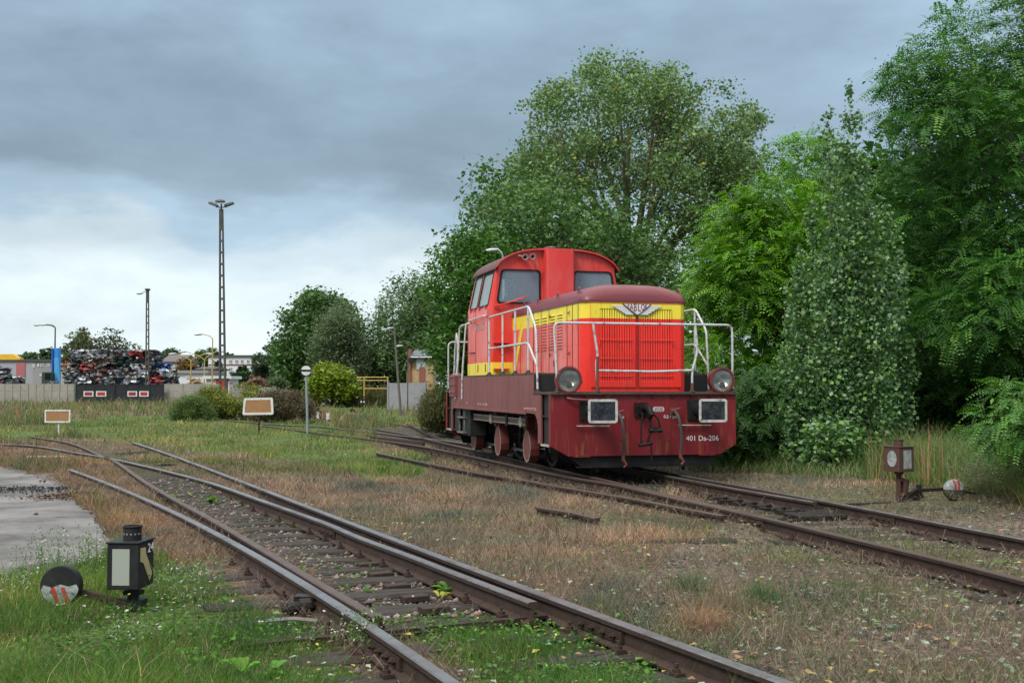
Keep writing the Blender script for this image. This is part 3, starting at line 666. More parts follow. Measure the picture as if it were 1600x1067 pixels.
M_CRANK = paint('crank_red', (.145, .036, .031), .5, 0, (.17, .04, .035), 7, .7, c3=(.07, .03, .03), s3=25, a3=.5)
M_BLACK = paint('running_gear_black', (.014, .014, .015), .55, .1, (.035, .028, .024), 6, .7, .2, 50)
M_BLACKP = paint('black_panel', (.020, .022, .023), .55, 0, (.030, .032, .026), 6, .7, .1)
M_GREYRAIL = paint('rail_grey_paint', (.50, .53, .54), .45, 0, (.40, .40, .39), 5, .6, c3=(.16, .07, .04), s3=9, a3=.85)
M_DECKRUST = paint('deck_rust', (.055, .040, .034), .85, 0, (.085, .075, .045), 8, .8, .5, 60)
M_WHITE = paint('white_paint', (.66, .68, .67), .5, 0, (.48, .48, .45), 8, .6, c3=(.2, .12, .09), s3=18, a3=.6)
M_CREAM = paint('dirty_white', (.42, .40, .34), .6, 0, (.24, .20, .16), 14, .8)
M_RUBBER = paint('rubber', (.012, .012, .013), .5)
M_HOSE = paint('brake_hose', (.05, .047, .043), .7, 0, (.085, .07, .06), 20, .6, .4, 200)
M_STEEL = paint('worn_steel', (.20, .20, .21), .4, .8, (.10, .08, .07), 10, .7)
M_INSIDE = paint('cab_lining', (.70, .76, .74), .7, 0, (.6, .65, .63), 3, .5)
M_DARKSEAT = paint('seat_dark', (.03, .032, .04), .7)
M_GLASS = glass('cab_glass', (.36, .50, .60), .24, .03)  # pale blue tint paints reflected sky as a milky haze in the pane
M_SIDEGLASS = glass('cab_side_glass', (.42, .48, .46), .60, .12)
M_LENS = glass('lamp_lens', (.6, .65, .62), .12, .05)
M_REFL = paint('lamp_reflector', (.50, .54, .50), .16, .95, (.30, .33, .30), 4, .7)
M_LETTER = paint('white_lettering', (.72, .73, .72), .55, 0, (.5, .45, .44), 25, .6)
M_FADEDLETTER = paint('faded_lettering', (.58, .42, .40), .55, 0, (.42, .18, .17), 30, .9)
loco = empty('diesel_locomotive', (2.10, 18.70, RAIL_TOP), R(14.6), 'red and yellow diesel shunting locomotive with a dark red buffer beam, standing on the track', 'locomotive')
LL = 8.16
def flip(o):                                    # same part at the far end of the locomotive
    c = copy_tree(o, loco); c.location = (-o.location.x, LL - o.location.y, o.location.z); c.rotation_euler.z += math.pi; return c
def mirror_side(build):                         # build(s) for the left (-1) and right (+1) side
    return [build(s) for s in (-1, 1)]
UW = lambda v: (lambda a, b, t: (a, v + t, b))  # outline in (u, w), extruded along v
VW = lambda u: (lambda a, b, t: (u + t, a, b))  # outline in (v, w), extruded along u
# running board and lower end platforms
mb = MB(); mb.box(-1.54, 1.54, 1.0, LL - 1.0, 1.60, 1.635); mb.build('running_board', M_DECKRUST, loco, bevel=.004)
def ends(o): return [o, flip(o)]
mb = MB(); mb.box(-1.56, 1.56, -.05, 1.0, 1.285, 1.325); pf = mb.build('end_platform', M_DECKRUST, loco, bevel=.005); flip(pf)
mb = MB(); mb.box(-1.535, 1.535, 1.0, 1.03, 1.325, 1.60); ends(mb.build('platform_riser', M_BLACKP, loco))
beam_out = [(-1.55, 1.285), (1.55, 1.285), (1.555, .49), (1.27, .33), (-1.27, .33), (-1.555, .49)]
mb = MB(); mb.prism(beam_out, UW(0), 0, .03)
for s in (-1, 1):
    mb.prism([(0.03, 1.285), (.10, 1.285), (.10, .47), (.03, .47)], VW(s * 1.545), -.012, .012)
    mb.box(s * 1.02 - .012, s * 1.02 + .012, .03, .5, .35, 1.28)
for u in (-1.3, -1.0, -.68, -.1, .12, .45, .78, 1.1, 1.35):
    mb.prism([(-.045, 1.285), (0, 1.285), (0, 1.22), (-.01, 1.22)], VW(u), -.012, .012)
for s in (-1, 1):                                # welded shackle plates along the lower edge
    mb.box(s * 1.05 - .14, s * 1.05 + .14, -.012, 0, .315, .355); mb.box(s * 1.05 - .035, s * 1.05 + .035, -.02, 0, .34, .50)
    mb.box(s * .40 - .03, s * .40 + .03, -.008, 0, .56, .72)
mb.box(1.13, 1.142, -.004, 0, .36, 1.28); mb.box(-1.182, -1.170, -.004, 0, .36, 1.28)
beam = mb.build('buffer_beam', M_BEAM, loco, bevel=.003)
mb = MB(); mb.prism([(-1.25, .33), (1.25, .33), (1.18, .17), (-1.05, .165)], UW(.06), 0, .03); mb.box(-1.1, 1.1, .05, .16, .145, .165)
guard = mb.build('track_guard', M_BLACK, loco, bevel=.003); flip(guard)
ft = (R(90), 0, 0)
# side steps cut into the corners
def steps(s):
    mb = MB(); u = s * 1.50
    mb.box(min(u, u - s * .02), max(u, u - s * .02), .10, .56, .50, 1.285)
    mb.box(min(s * 1.22, s * 1.54), max(s * 1.22, s * 1.54), .10, .56, .93, .955)
    o = mb.build('step_box', M_BLACKP, loco, bevel=.003)
    mb = MB(); mb.box(min(s * 1.3, s * 1.556), max(s * 1.3, s * 1.556), .10, .57, .47, .50); mb.build('step_tread', M_CREAM, o, bevel=.003)
    return o
for o in mirror_side(steps): flip(o)
# side frames
def arc(cx, cy, r, a0, a1, n=5): return [(cx + r * math.cos(R(a0 + (a1 - a0) * k / n)), cy + r * math.sin(R(a0 + (a1 - a0) * k / n))) for k in range(n + 1)]
def side_frame(s):
    out = [(.56, 1.285), (.56, .50), (.74, .50)] + arc(.99, .72, .25, 180, 90) + arc(7.30, .77, .20, 90, 0) + [(7.50, .50), (7.60, .50), (7.60, 1.285), (7.17, 1.285), (7.17, 1.60), (1.0, 1.60), (1.0, 1.285)]
    mb = MB(); mb.prism(out, VW(s * 1.535), -.015, .015)
    for v in (2.7, 4.2, 5.7): mb.box(s * 1.55 - .004, s * 1.55 + .004, v - .004, v + .004, 1.0, 1.59)
    mb.prism([(1.45, .995), (7.3, .985), (7.3, .955), (1.45, .95)], VW(s * 1.553), -.012, .012)
    for k in range(4):
        for v in (6.62 + .01, 7.10): mb.lathe((s * 1.55, v, 1.08 + .12 * k), (s, 0, 0), [(0, .014), (.012, .010)], 6)
    o = mb.build('side_frame', M_FRAME, loco, bevel=.004)
    mb = MB(); mb.box(min(s * 1.545, s * 1.60), max(s * 1.545, s * 1.60), 6.98, 7.58, 1.20, 1.66)           # sand box with riveted bands
    for w in (1.30, 1.46, 1.62):
        mb.box(min(s * 1.6, s * 1.618), max(s * 1.6, s * 1.618), 6.98, 7.58, w - .02, w)
        for k in range(5): mb.lathe((s * 1.6, 7.04 + .12 * k, w - .07), (s, 0, 0), [(0, .014), (.014, .008)], 6)
    mb.build('sand_box', M_FRAME, o, bevel=.003)
    return o
frames = mirror_side(side_frame)
rl = (R(90), 0, R(-90))
for txt, v, w, sz in (('KN    Br    Go    1505-2', 4.6, 1.07, .065), ('W 1 M0 12.12 Y 12.35', 1.18, 1.04, .062), ('PKN', 7.28, 1.13, .06), ('12', 6.0, 1.07, .06)):
    lettering(txt, sz, M_FADEDLETTER, frames[0], (-1.556, v, w), rl, 1.3)
lettering('401 Da-206', .118, M_LETTER, beam, (.97, -.004, .585), ft, .98, spacing=1.02)
lettering('850kN', .062, M_LETTER, beam, (.225, -.004, 1.055), ft, 1.0)
lettering('0,5 Mpa', .072, M_LETTER, beam, (.42, -.004, .935), ft, .95); lettering('0,5 Mpa', .072, M_LETTER, beam, (-.46, -.004, .935), ft, .95)
mb = MB(); a = rrect(.130, .320, 1.018, 1.092, .035); mb.holed(a, [rrect(.137, .313, 1.025, 1.085, .029)], UW(-.004), 0, .003); mb.build('letter_frame', M_LETTER, beam)
# grab rails on the beam
for a, b in ((-1.13, -.61), (.56, 1.10)):
    mb = MB(); mb.tube([(a, -.015, .80), (a, -.05, .80), (b, -.05, .795), (b, -.015, .795)], .011, 6); mb.build('grab_rail', M_CREAM, loco)
def grease():
    m, nt, b = mat_base('buffer_grease'); N = nt.nodes.new; L = nt.links.new; tc = N('ShaderNodeTexCoord')
    n = N('ShaderNodeTexNoise'); n.inputs['Scale'].default_value = 7; n.inputs['Detail'].default_value = 7; n.inputs['Roughness'].default_value = .75; L(tc.outputs['Object'], n.inputs['Vector'])
    r = N('ShaderNodeValToRGB'); L(n.outputs[0], r.inputs[0]); e = r.color_ramp.elements; e[0].position = .45; e[0].color = (.010, .013, .016, 1); e[1].position = .58; e[1].color = (.055, .060, .068, 1)
    L(r.outputs[0], b.inputs['Base Color']); b.inputs['Roughness'].default_value = .45; b.inputs['Metallic'].default_value = .3; return m
M_PLATEGREASE = grease()
# buffers
def buffer(u):
    mb = MB(); mb.lathe((u, 0, 1.04), (0, -1, 0), [(0, .17), (.03, .17), (.03, .115), (.34, .115), (.34, .085), (.52, .085), (.545, .12)], 20)
    mb.box(u - .19, u + .19, -.02, 0, .87, 1.21)
    for a in (-.155, .155):
        for b in (-.13, .13): mb.lathe((u + a, -.02, 1.04 + b), (0, -1, 0), [(0, .02), (.02, .02)], 6)
    o = mb.build('buffer', M_BLACK, loco, bevel=.003, smooth=True)
    mb = MB(); mb.prism(rrect(u - .235, u + .235, .86, 1.22, .045), UW(-.575), 0, .03); p = mb.build('buffer_plate', M_PLATEGREASE, o, bevel=.003)
    mb = MB(); mb.holed(rrect(u - .236, u + .236, .859, 1.221, .046), [rrect(u - .197, u + .197, .898, 1.182, .008)], UW(-.579), 0, .006); mb.build('white_border', paint('border_grimy', (.50, .51, .49), .55, 0, (.33, .31, .27), 7, .8, c3=(.14, .08, .05), s3=14, a3=.85), o)
    return o
bufs = [buffer(-.90), buffer(.90)]
for o in bufs: flip(o)
rb = beam.copy(); col.objects.link(rb); rb.parent = loco; rb.location = (0, LL, 0); rb.rotation_euler = (0, 0, math.pi)
# draw hook and screw coupling
mb = MB(); mb.box(-.12, .10, -.03, 0, .93, 1.16); mb.box(-.07, .05, -.16, 0, .98, 1.10)
mb.tube(smooth_path([(-.01, -.10, 1.04), (0, -.24, 1.10), (.02, -.33, 1.05), (.03, -.33, .96), (.02, -.27, .93)], 4), [.05] * 9 + [.045] * 4 + [.035] * 3 + [.02], 8) if False else None
mb.tube([(-.01, -.10, 1.04), (0, -.22, 1.09), (.015, -.31, 1.06), (.03, -.35, .98), (.02, -.31, .92), (.01, -.26, .93)], [.055, .055, .055, .05, .035, .018], 8)
hook = mb.build('draw_hook', M_BLACKOIL, loco, smooth=True)
mb = MB()
for du in (.0, .17): mb.tube([(.02 + du * .2, -.27, 1.04), (.03 + du * .8, -.30, .90), (.04 + du, -.29, .74)], .016, 6)
mb.tube([(.02, -.29, .73), (.23, -.29, .73)], .036, 8); mb.lathe((.12, -.27, .74), (0, -1, 0), [(0, .05), (.05, .05)], 8)
mb.tube([(-.07, -.24, 1.0), (-.10, -.25, .75), (-.10, -.25, .52)], .015, 6); mb.tube([(-.14, -.25, .50), (.08, -.26, .54)], .032, 8); mb.tube([(.05, -.29, .73), (.0, -.27, .56)], .018, 6); mb.tube([(.06, -.26, .54), (.07, -.26, .26)], .014, 6)
mb.build('screw_coupling', M_BLACKOIL, hook, smooth=True); hook.location.x = -.065; flip(hook)
def hose(u, top, lean):
    mb = MB(); mb.tube(smooth_path([(u, -.08, top), (u + lean * .45, -.19, top - .14), (u + lean, -.20, top - .42), (u + lean * .9, -.17, top - .68)], 5), .024, 8); o = mb.build('brake_hose', M_HOSE, loco, smooth=True)
    mb = MB(); mb.box(u - .07, u + .03, -.04, 0, top - .06, top + .05); mb.tube([(u - .02, -.02, top), (u, -.09, top - .01)], .035, 8); mb.tube([(u - .02, -.08, top + .01), (u + .09, -.1, top + .04)], .014, 6)
    mb.tube([(u + lean * .9, -.17, top - .66), (u + lean * .9, -.17, top - .73), (u + lean + .04, -.19, top - .80), (u + lean - .01, -.2, top - .84)], [.03, .03, .022, .015], 8); mb.build('hose_tap', paint('tap_red', (.15, .04, .03), .6, 0, (.08, .04, .03), 12, .7), o)
hose(-.475, 1.0, .05); hose(.47, 1.03, .06)
mb = MB(); mb.tube(fillet([(-1.30, -.03, 1.235), (-1.22, -.07, 1.215), (-.95, -.07, 1.20), (-.8, -.03, 1.20)], .05), .018, 6); mb.build('pipe', M_FRAME, loco)

# headlights
def headlight(u):
    root = MB(); c = (u, .22, 1.515)
    root.lathe(c, (0, -1, 0), [(0, .02), (.0, .10), (.05, .16), (.10, .188), (.24, .193), (.255, .212), (.275, .212), (.278, .180), (.262, .178), (.24, .17)], 32, cap=False)
    root.box(u - .13, u - .08, .0, .16, 1.325, 1.40); root.box(u + .08, u + .13, .0, .16, 1.325, 1.40); root.tube([(u, .08, 1.70), (u, .08, 1.725)], .02, 8)
    root.lathe((u + .2, -.03, 1.48), (1, 0, 0), [(0, .018), (.025, .018)], 6)
    o = root.build('headlight', paint('lamp_maroon', (.15, .022, .024), .5, 0, (.10, .035, .03), 9, .7, c3=(.2, .12, .1), s3=22, a3=.5), loco, smooth=True)
    mb = MB(); mb.lathe((u, -.035, 1.515), (0, 1, 0), [(0, .174), (.04, .15), (.09, .10), (.12, .05), (.13, .001)], 32, cap=False); mb.build('reflector', M_REFL, o, smooth=True)
    mb = MB(); mb.lathe((u, .08, 1.515), (0, -1, 0), [(0, .02), (.05, .028), (.09, .02), (.11, .002)], 12); mb.build('bulb', M_STEEL, o, smooth=True)
    mb = MB(); mb.lathe((u + .01, -.02, 1.435), (0, -1, 0), [(0, .001), (.0, .052), (.012, .05), (.02, .001)], 16, cap=False); mb.build('marker_lamp', paint('marker_dark', (.03, .008, .008), .4), o, smooth=True)
    mb = MB(); mb.lathe((u, -.036, 1.515), (0, -1, 0), [(0, .174), (.012, .13), (.018, .07), (.02, .001)], 32, cap=False); mb.build('lens', M_LENS, o, smooth=True)
    return o
for u in (-1.27, 1.30): flip(headlight(u))

# hood
hw, hv0, hv1, hr = .905, .40, 4.82, .20
def hood_outline(n=6):
    P = [(-hw, hv1), (-hw, hv0 + hr)] + arc(-hw + hr, hv0 + hr, hr, 180, 270, n)[1:] + arc(hw - hr, hv0 + hr, hr, 270, 360, n) + [(hw, hv1)]
    return P
def hood_band(w0, w1, name, mat, parent):
    P = hood_outline(); mb = MB(); V = [(a, b, w) for w in (w0, w1) for a, b in P]; n = len(P)
    mb.add(V, [(i, i + 1, n + i + 1, n + i) for i in range(n - 1)]); mb.add([(a * .985, b + .02 * (b < 2), w) for w in (w0, w1) for a, b in P], [(i + 1, i, n + i, n + i + 1) for i in range(n - 1)])
    return mb.build(name, mat, parent, smooth=True)
hood = hood_band(1.33, 2.505, 'hood', M_REDSIDE, loco)
# cleaner, deeper red front; the sides' pink mixes fading with painted sky reflection
hood.data.materials.append(M_RED)
for q in hood.data.polygons:
    if q.center.y < hv0 + .19: q.material_index = 1
hood_band(2.505, 2.79, 'yellow_band', M_YELLOW, hood)
for s in (-1, 1):                                # slanted yellow stripe at the cab end of the side
    mb = MB(); mb.prism([(4.0, 2.505), (4.60, 1.66), (4.78, 1.66), (4.22, 2.505)], VW(s * (hw + .004)), -.002, .002); mb.build('yellow_stripe', M_YELLOW, hood)
mb = MB()
for s in (-1, 1):
    for v in (.62, .92, 1.22, 2.28, 2.78, 3.30, 3.72): mb.box(s * hw - .006, s * hw + .006, v - .007, v + .007, 1.66, 2.785)
    for v in (1.75, 4.2): mb.box(s * hw - .004, s * hw + .004, v - .003, v + .003, 1.66, 2.5)
    mb.box(s * hw - .012, s * hw + .012, .55, hv1, 2.775, 2.792)
mb.build('panel_seams', paint('seam_dark', (.03, .008, .008), .7), hood)
for s in (-1, 1):
    for v0 in (1.62, 2.06, 2.56, 3.02):
        mb = MB()
        for k in range(12):
            w = 2.05 + k * .052; u = s * hw
            mb.add([(u, v0 - .15, w), (u, v0 + .15, w), (u + s * .020, v0 + .14, w + .004), (u + s * .020, v0 - .14, w + .004), (u, v0 - .15, w + .030), (u, v0 + .15, w + .030)], [(0, 1, 2, 3), (3, 2, 5, 4), (0, 3, 4), (1, 5, 2)])
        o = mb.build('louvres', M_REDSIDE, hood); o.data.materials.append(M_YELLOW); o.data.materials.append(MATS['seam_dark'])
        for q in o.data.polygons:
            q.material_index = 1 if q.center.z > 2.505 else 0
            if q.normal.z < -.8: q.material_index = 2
    mb = MB()
    for v in (1.05, 2.15, 3.2):
        for w in (1.95, 2.62): mb.tube([(s * (hw + .01), v, w + .03), (s * (hw + .035), v + .02, w), (s * (hw + .01), v + .07, w - .01)], .008, 5)
    for v in (1.9, 3.0): mb.tube(arc3 if False else [(s * (hw + .012), v + .08, 1.86), (s * (hw + .03), v, 1.84), (s * (hw + .03), v, 1.78), (s * (hw + .012), v + .05, 1.76)], .007, 5)
    mb.build('door_catches', MATS['seam_dark'], hood)
# rounded maroon roof of the hood
def hood_roof():
    nu, nv = 28, 34; V = []; F = []
    for j in range(nv + 1):
        t = j / nv; v = hv0 - .02 + (hv1 - hv0 + .02) * (t ** 1.7)
        q = min(1, (v - (hv0 - .02)) / .48); prof = (1 - (1 - q) ** 2.5) ** (1 / 2.5) if q < 1 else 1
        for i in range(nu + 1):
            a = -1 + 2 * i / nu; a = math.copysign(1 - (1 - abs(a)) ** 1.6, a)
            cut = hr * (1 - math.sqrt(max(0, 1 - (1 - min(1, (v - hv0 + .02) / hr)) ** 2))) if v < hv0 + hr else 0
            half = hw + .02 - cut; V.append((a * half, v, 2.785 + prof * (.30 * (1 - abs(a) ** 3.2) ** (1 / 2.0))))
    for j in range(nv):
        for i in range(nu): k = j * (nu + 1) + i; F.append((k, k + 1, k + nu + 2, k + nu + 1))
    mb = MB(); mb.add(V, F); P = hood_outline(); P = [(a * 1.02, b - .02 * (b < 1)) for a, b in P]; n = len(P)
    mb.add([(a, b, w) for w in (2.765, 2.80) for a, b in P], [(i, i + 1, n + i + 1, n + i) for i in range(n - 1)])
    o = mb.build('hood_roof', M_MAROON, hood, smooth=True, angle=60)
    return o
hroof = hood_roof()
mb = MB(); mb.box(-.03, .62, 2.3, 3.1, 3.05, 3.12); mb.box(-.05, .64, 2.28, 3.12, 3.115, 3.135); mb.build('hatch', M_MAROON, hood, bevel=.01)
def eye(u, v, w, s):
    mb = MB(); mb.holed([(v - .09, w - .03), (v + .09, w - .03)] + arc(v, w + .05, .055, 0, 180, 8), [arc(v, w + .045, .026, 0, 315, 7)], VW(u), -.008, .008); mb.build('lifting_eye', M_MAROON, hood)
for u in (-.86, .86):
    for v in (.72, 1.9, 3.15, 4.1): eye(u, v, 2.93, 1)
# front grille doors
door_z0, door_z1 = 1.40, 2.735
for s in (-1, 1):
    x0, x1 = (-.77, -.012) if s < 0 else (.012, .77); g0, g1 = (-.62, -.075) if s < 0 else (.075, .62)
    mb = MB(); mb.holed([(x0, door_z0), (x1, door_z0), (x1, door_z1), (x0, door_z1)], [[(g0, 1.50), (g1, 1.50), (g1, 2.66), (g0, 2.66)]], UW(hv0 - .022), 0, .02)
    d = mb.build('grille_door', M_RED, loco, bevel=.004); d.data.materials.append(M_YELLOW)
    # the band crosses the doors: yellow overlay plate above the colour break
    mb = MB(); mb.holed([(x0, 2.505), (x1, 2.505), (x1, door_z1 - .001), (x0, door_z1 - .001)], [[(g0, 2.506), (g1, 2.506), (g1, 2.66), (g0, 2.66)]], UW(hv0 - .025), 0, .003); mb.build('yellow_band', M_YELLOW, d)
    mb = MB(); mb.box(g0 - .01, g1 + .01, hv0 - .003, hv0 + .0, 1.49, 2.67); mb.build('grille_back', MATS['seam_dark'], d)
    n = 13; rs = random.Random(3 + s)
    for w0, w1, m in ((1.50, 2.505, M_RED), (2.505, 2.66, M_YELLOW)):
        mb = MB()
        rs = random.Random(9 + s)
        for k in range(n):
            u = g0 + (k + .5) * (g1 - g0) / n; tw = rs.uniform(.15, .75); a = Vector((math.cos(tw), -math.sin(tw), 0)) * .0158; b = Vector((math.sin(tw), math.cos(tw), 0)) * .003
            mb.obox((u, hv0 - .012, (w0 + w1) / 2), a, b, (0, 0, (w1 - w0) / 2))
        mb.build('grille_slats', m, d)
    mb = MB()
    for w in (1.58, 1.86, 2.16): mb.tube([(g0 - .01, hv0 - .035, w), (g1 + .01, hv0 - .035, w)], .006, 5)
    for w in (1.75, 2.12):
        u = x0 + .06 if s < 0 else x1 - .06; mb.tube([(u + (.08 if s < 0 else -.08), hv0 - .03, w - .05), (u + (.08 if s < 0 else -.08), hv0 - .03, w + .05)], .012, 6)
    mb.build('grille_bars', M_RED, d)
mb = MB(); mb.tube([(0.02, hv0 - .035, 1.42), (.02, hv0 - .035, 2.7)], .010, 6); mb.tube([(-.03, hv0 - .03, 2.735), (.03, hv0 - .03, 2.735)], .014, 6); mb.build('door_bolt', paint('bolt_dark', (.12, .02, .02), .6), hood)
# winged emblem
em_v = hv0 - .05; ez = 2.66
mb = MB()
for s in (-1, 1):
    for k in range(5):
        w1 = ez + .055 - .030 * k; x1 = .425 - .052 * k; mb.prism([(s * .05, w1), (s * x1, w1), (s * (x1 - .03), w1 - .028), (s * .05, w1 - .028)], UW(em_v), .002 * (k % 2), .012)
wing = mb.build('emblem', paint('wing_white', (.62, .64, .66), .5, 0, (.5, .5, .5), 10, .5), loco)
tri = rquad([(-.265, ez + .085), (.265, ez + .085), (.012, ez - .115), (-.012, ez - .115)], .03); tri_in = scale2(tri, (0, ez + .025), .86)
mb = MB(); mb.prism(tri, UW(em_v - .010), 0, .010); mb.build('emblem_shield', paint('shield_red', (.22, .03, .03), .5), wing)
mb = MB(); mb.prism(tri_in, UW(em_v - .013), 0, .003); mb.build('emblem_field', MATS['wing_white'], wing)
for ch, x, dz, h in (('F', -.150, .010, .085), ('A', -.098, -.002, .11), ('B', -.035, -.012, .14), ('L', .035, -.012, .14), ('O', .095, -.002, .11), ('K', .152, .010, .085)):
    lettering(ch, h * 1.25, MATS['shield_red'], wing, (x, em_v - .016, ez + .03 + dz), ft, .62)

# cab
cv0, cv1, cz0, cz1, ceav = 4.80, 6.74, 1.64, 2.95, 3.78
def cu(w): return 1.375 if w <= cz1 else 1.375 - (w - cz1) / (ceav - cz1) * .165
def rear_v(w): return cv1 if w <= cz1 else cv1 - (w - cz1) / (ceav - cz1) * .12
CR = .09
cab = loco
def side_wall(s):
    top = 3.77; y0 = cv0 + CR
    out = [(y0, cz0), (cv1, cz0), (cv1, cz1), (rear_v(top), top), (y0, top), (y0, cz1)]
    win = [rquad([(4.95, 3.00), (5.82, 3.00), (5.80, 3.68), (4.97, 3.68)], .06), rquad([(5.92, 3.00), (6.60, 3.00), (6.54, 3.68), (5.92, 3.68)], .06)]
    fn = lambda a, b, t: (s * (cu(b) - t), a, b)
    low = [(y0, cz0), (cv1, cz0), (cv1, cz1), (y0, cz1)]
    mb = MB(); mb.prism(low, fn, 0, .03); mb.holed([(y0, cz1), (cv1, cz1), (rear_v(top), top), (y0, top)], win, fn, 0, .03)
    o = mb.build('side_wall', M_REDSIDE, cab)
    mb = MB(); mb.prism([(y0, cz0), (cv1 + .002, cz0), (cv1 + .002, 1.885), (y0, 1.885)], fn, -.003, .0); mb.build('yellow_band', M_YELLOW, o)
    for wq in win:
        c = (sum(a for a, b in wq) / len(wq), sum(b for a, b in wq) / len(wq))
        mb = MB(); mb.holed(scale2(wq, c, 1.04), [scale2(wq, c, .93)], fn, -.010, .012); f = mb.build('window_frame', M_RUBBER, o); f = o
        mb = MB(); mb.prism(scale2(wq, c, .97), fn, .010, .014); mb.build('window_pane', M_SIDEGLASS, f)
        for a in (min(q[0] for q in wq) + .15, max(q[0] for q in wq) - .15):
            mb = MB(); mb.obox(fn(a, 2.97, -.02), (.012, 0, 0), (0, .03, 0), (0, 0, .03)); mb.build('hinge', M_CABRED, o)
    mb = MB()
    for v in (4.93, 5.98, 6.70): mb.box(s * 1.377 - .003, s * 1.377 + .003, v - .003, v + .003, 1.66, 2.94)
    for v in (5.1, 5.75): mb.tube([(s * 1.385, v, 1.70), (s * 1.385, v, 1.86)], .008, 5)
    mb.tube([(s * 1.385, 6.05, 2.1), (s * 1.41, 6.15, 2.1), (s * 1.41, 6.45, 2.1)], .012, 5)
    mb.build('door_seams', MATS['seam_dark'], o)
    return o
walls = mirror_side(side_wall)
lettering('401Da-206', .19, M_FADEDLETTER, walls[0], (-1.382, 5.62, 2.60), rl, .95)
def end_wall(front):
    v = cv0 if front else cv1; s = 1 if front else -1
    fn = (lambda a, b, t: (a, v + t, b)) if front else (lambda a, b, t: (a, rear_v(b) - t, b))
    roofarc = [(1.20 - 2.40 * k / 16, 3.705 + .40 * (1 - abs((1.20 - 2.4 * k / 16) / 1.275) ** 3.0) ** .72) for k in range(17)]
    out = [(-1.285, cz0), (1.285, cz0), (1.285, cz1), (1.20, 3.70)] + roofarc + [(-1.20, 3.70), (-1.285, cz1)]
    wins = [rquad([(sg * 1.225, 3.045), (sg * .35, 3.045), (sg * .35, 3.70), (sg * 1.13, 3.70)], .09) for sg in (-1, 1)]
    mb = MB(); mb.holed(out, wins, fn, 0, .03); o = mb.build('end_wall', M_CABRED, cab)
    for a, b in ((-1.30, -hw), (hw, 1.30)): mb = MB(); mb.box(a, b, v - .004 if front else v + .001, v if front else v + .004, cz0, 1.885); mb.build('yellow_band', M_YELLOW, o)
    for wq in wins:
        c = (sum(a for a, b in wq) / len(wq), sum(b for a, b in wq) / len(wq))
        mb = MB(); mb.holed(scale2(wq, c, 1.03), [scale2(wq, c, .95)], fn, -.014, .01); f = mb.build('window_frame', M_RUBBER, o); f = o
        mb = MB(); mb.prism(scale2(wq, c, .97), fn, .006, .010); mb.build('window_pane', M_GLASS, f)
    return o
fw = end_wall(True); end_wall(False)
for s in (-1, 1):                                # rounded corner posts
    for front in (1, 0):
        P = []; mb = MB()
        lv = [(cz0, 0), (cz1, 0), (3.78, 1)]
        for w, k in lv:
            U = cu(w); vv = cv0 if front else rear_v(w)
            for j in range(6):
                t = R(90 * j / 5); P.append((s * (U - CR + CR * math.sin(t)), vv + (CR - CR * math.cos(t)) * (1 if front else -1), w))
        mb.add(P, [(i * 6 + j, i * 6 + j + 1, (i + 1) * 6 + j + 1, (i + 1) * 6 + j) for i in range(2) for j in range(5)])
        mb.build('corner_post', M_CABRED, cab, smooth=True)
for s in (-1, 1):
    P = []; mb = MB()
    for w in (cz0, 1.885):
        for j in range(6):
            t = R(90 * j / 5); P.append((s * (1.379 - CR + CR * math.sin(t)), cv0 - .004 + CR - CR * math.cos(t), w))
    mb.add(P, [(j, j + 1, 6 + j + 1, 6 + j) for j in range(5)])
    mb.build('yellow_corner', M_YELLOW, cab, smooth=True)
def cab_roof():
    V = []; F = []; n = 24; vs = (cv0 - .10, cv0 - .06, 5.8, cv1 - .02)
    for t in (0, .028):
        for v in vs:
            for i in range(n + 1):
                a = -1 + 2 * i / n; V.append((a * 1.275, v, 3.70 + t + .40 * (1 - abs(a) ** 3.0) ** .72))
    m = n + 1
    for L0 in (0, 1):
        b = L0 * len(vs) * m
        for j in range(len(vs) - 1):
            for i in range(n): k = b + j * m + i; F.append((k, k + 1, k + m + 1, k + m))
    h = len(vs) * m; ring = list(range(m)) + [j * m + m - 1 for j in range(1, len(vs))] + [(len(vs) - 1) * m + i for i in range(m - 2, -1, -1)] + [j * m for j in range(len(vs) - 2, 0, -1)]
    for a, b in zip(ring, ring[1:] + ring[:1]): F.append((a, b, h + b, h + a))
    mb = MB(); mb.add(V, F); return mb.build('cab_roof', M_RUSTROOF, cab, smooth=True, angle=50)
roof = cab_roof(); roof.data.materials.append(M_CABRED)
for q in roof.data.polygons:
    if q.normal.y < -.7: q.material_index = 1
mb = MB(); mb.lathe((-.05, 5.1, 4.09), (0, 0, 1), [(0, .14), (.09, .14), (.11, .10)], 16); mb.build('roof_vent', M_MAROON, roof, smooth=True)
mb = MB(); mb.prism(rrect(-.29, .29, 4.54, 4.86, .05), lambda a, b, t: (a, b, t), 2.95, 4.10); mb.build('exhaust_duct', paint('duct_red', (.62, .04, .035), .38, 0, (.60, .11, .10), 2.5, .7, .04, 60, .15, c3=(.35, .05, .04), s3=18, a3=.3, streak=3), cab, smooth=True)
mb = MB()
for du in (0, .15): mb.lathe((-.69 + du, 4.79, 3.92 + .015 * (du > 0)), (-.12, -1, 0), [(0, .02), (.12, .025), (.22, .045), (.26, .062), (.262, .05), (.2, .02)], 14, cap=False)
mb.tube([(-.82, 4.70, 3.97), (-.64, 4.72, 3.92)], .02, 6); mb.build('horn', paint('horn_grey', (.33, .27, .25), .45, .3, (.2, .08, .07), 10, .6), cab, smooth=True)
mb = MB(); mb.tube(fillet([(-.26, 4.80, 3.70), (-.26, 4.73, 3.68), (-.27, 4.73, 3.12), (-.27, 4.80, 3.10)], .03), .016, 6); mb.build('handrail', M_GREYRAIL, cab, smooth=True)
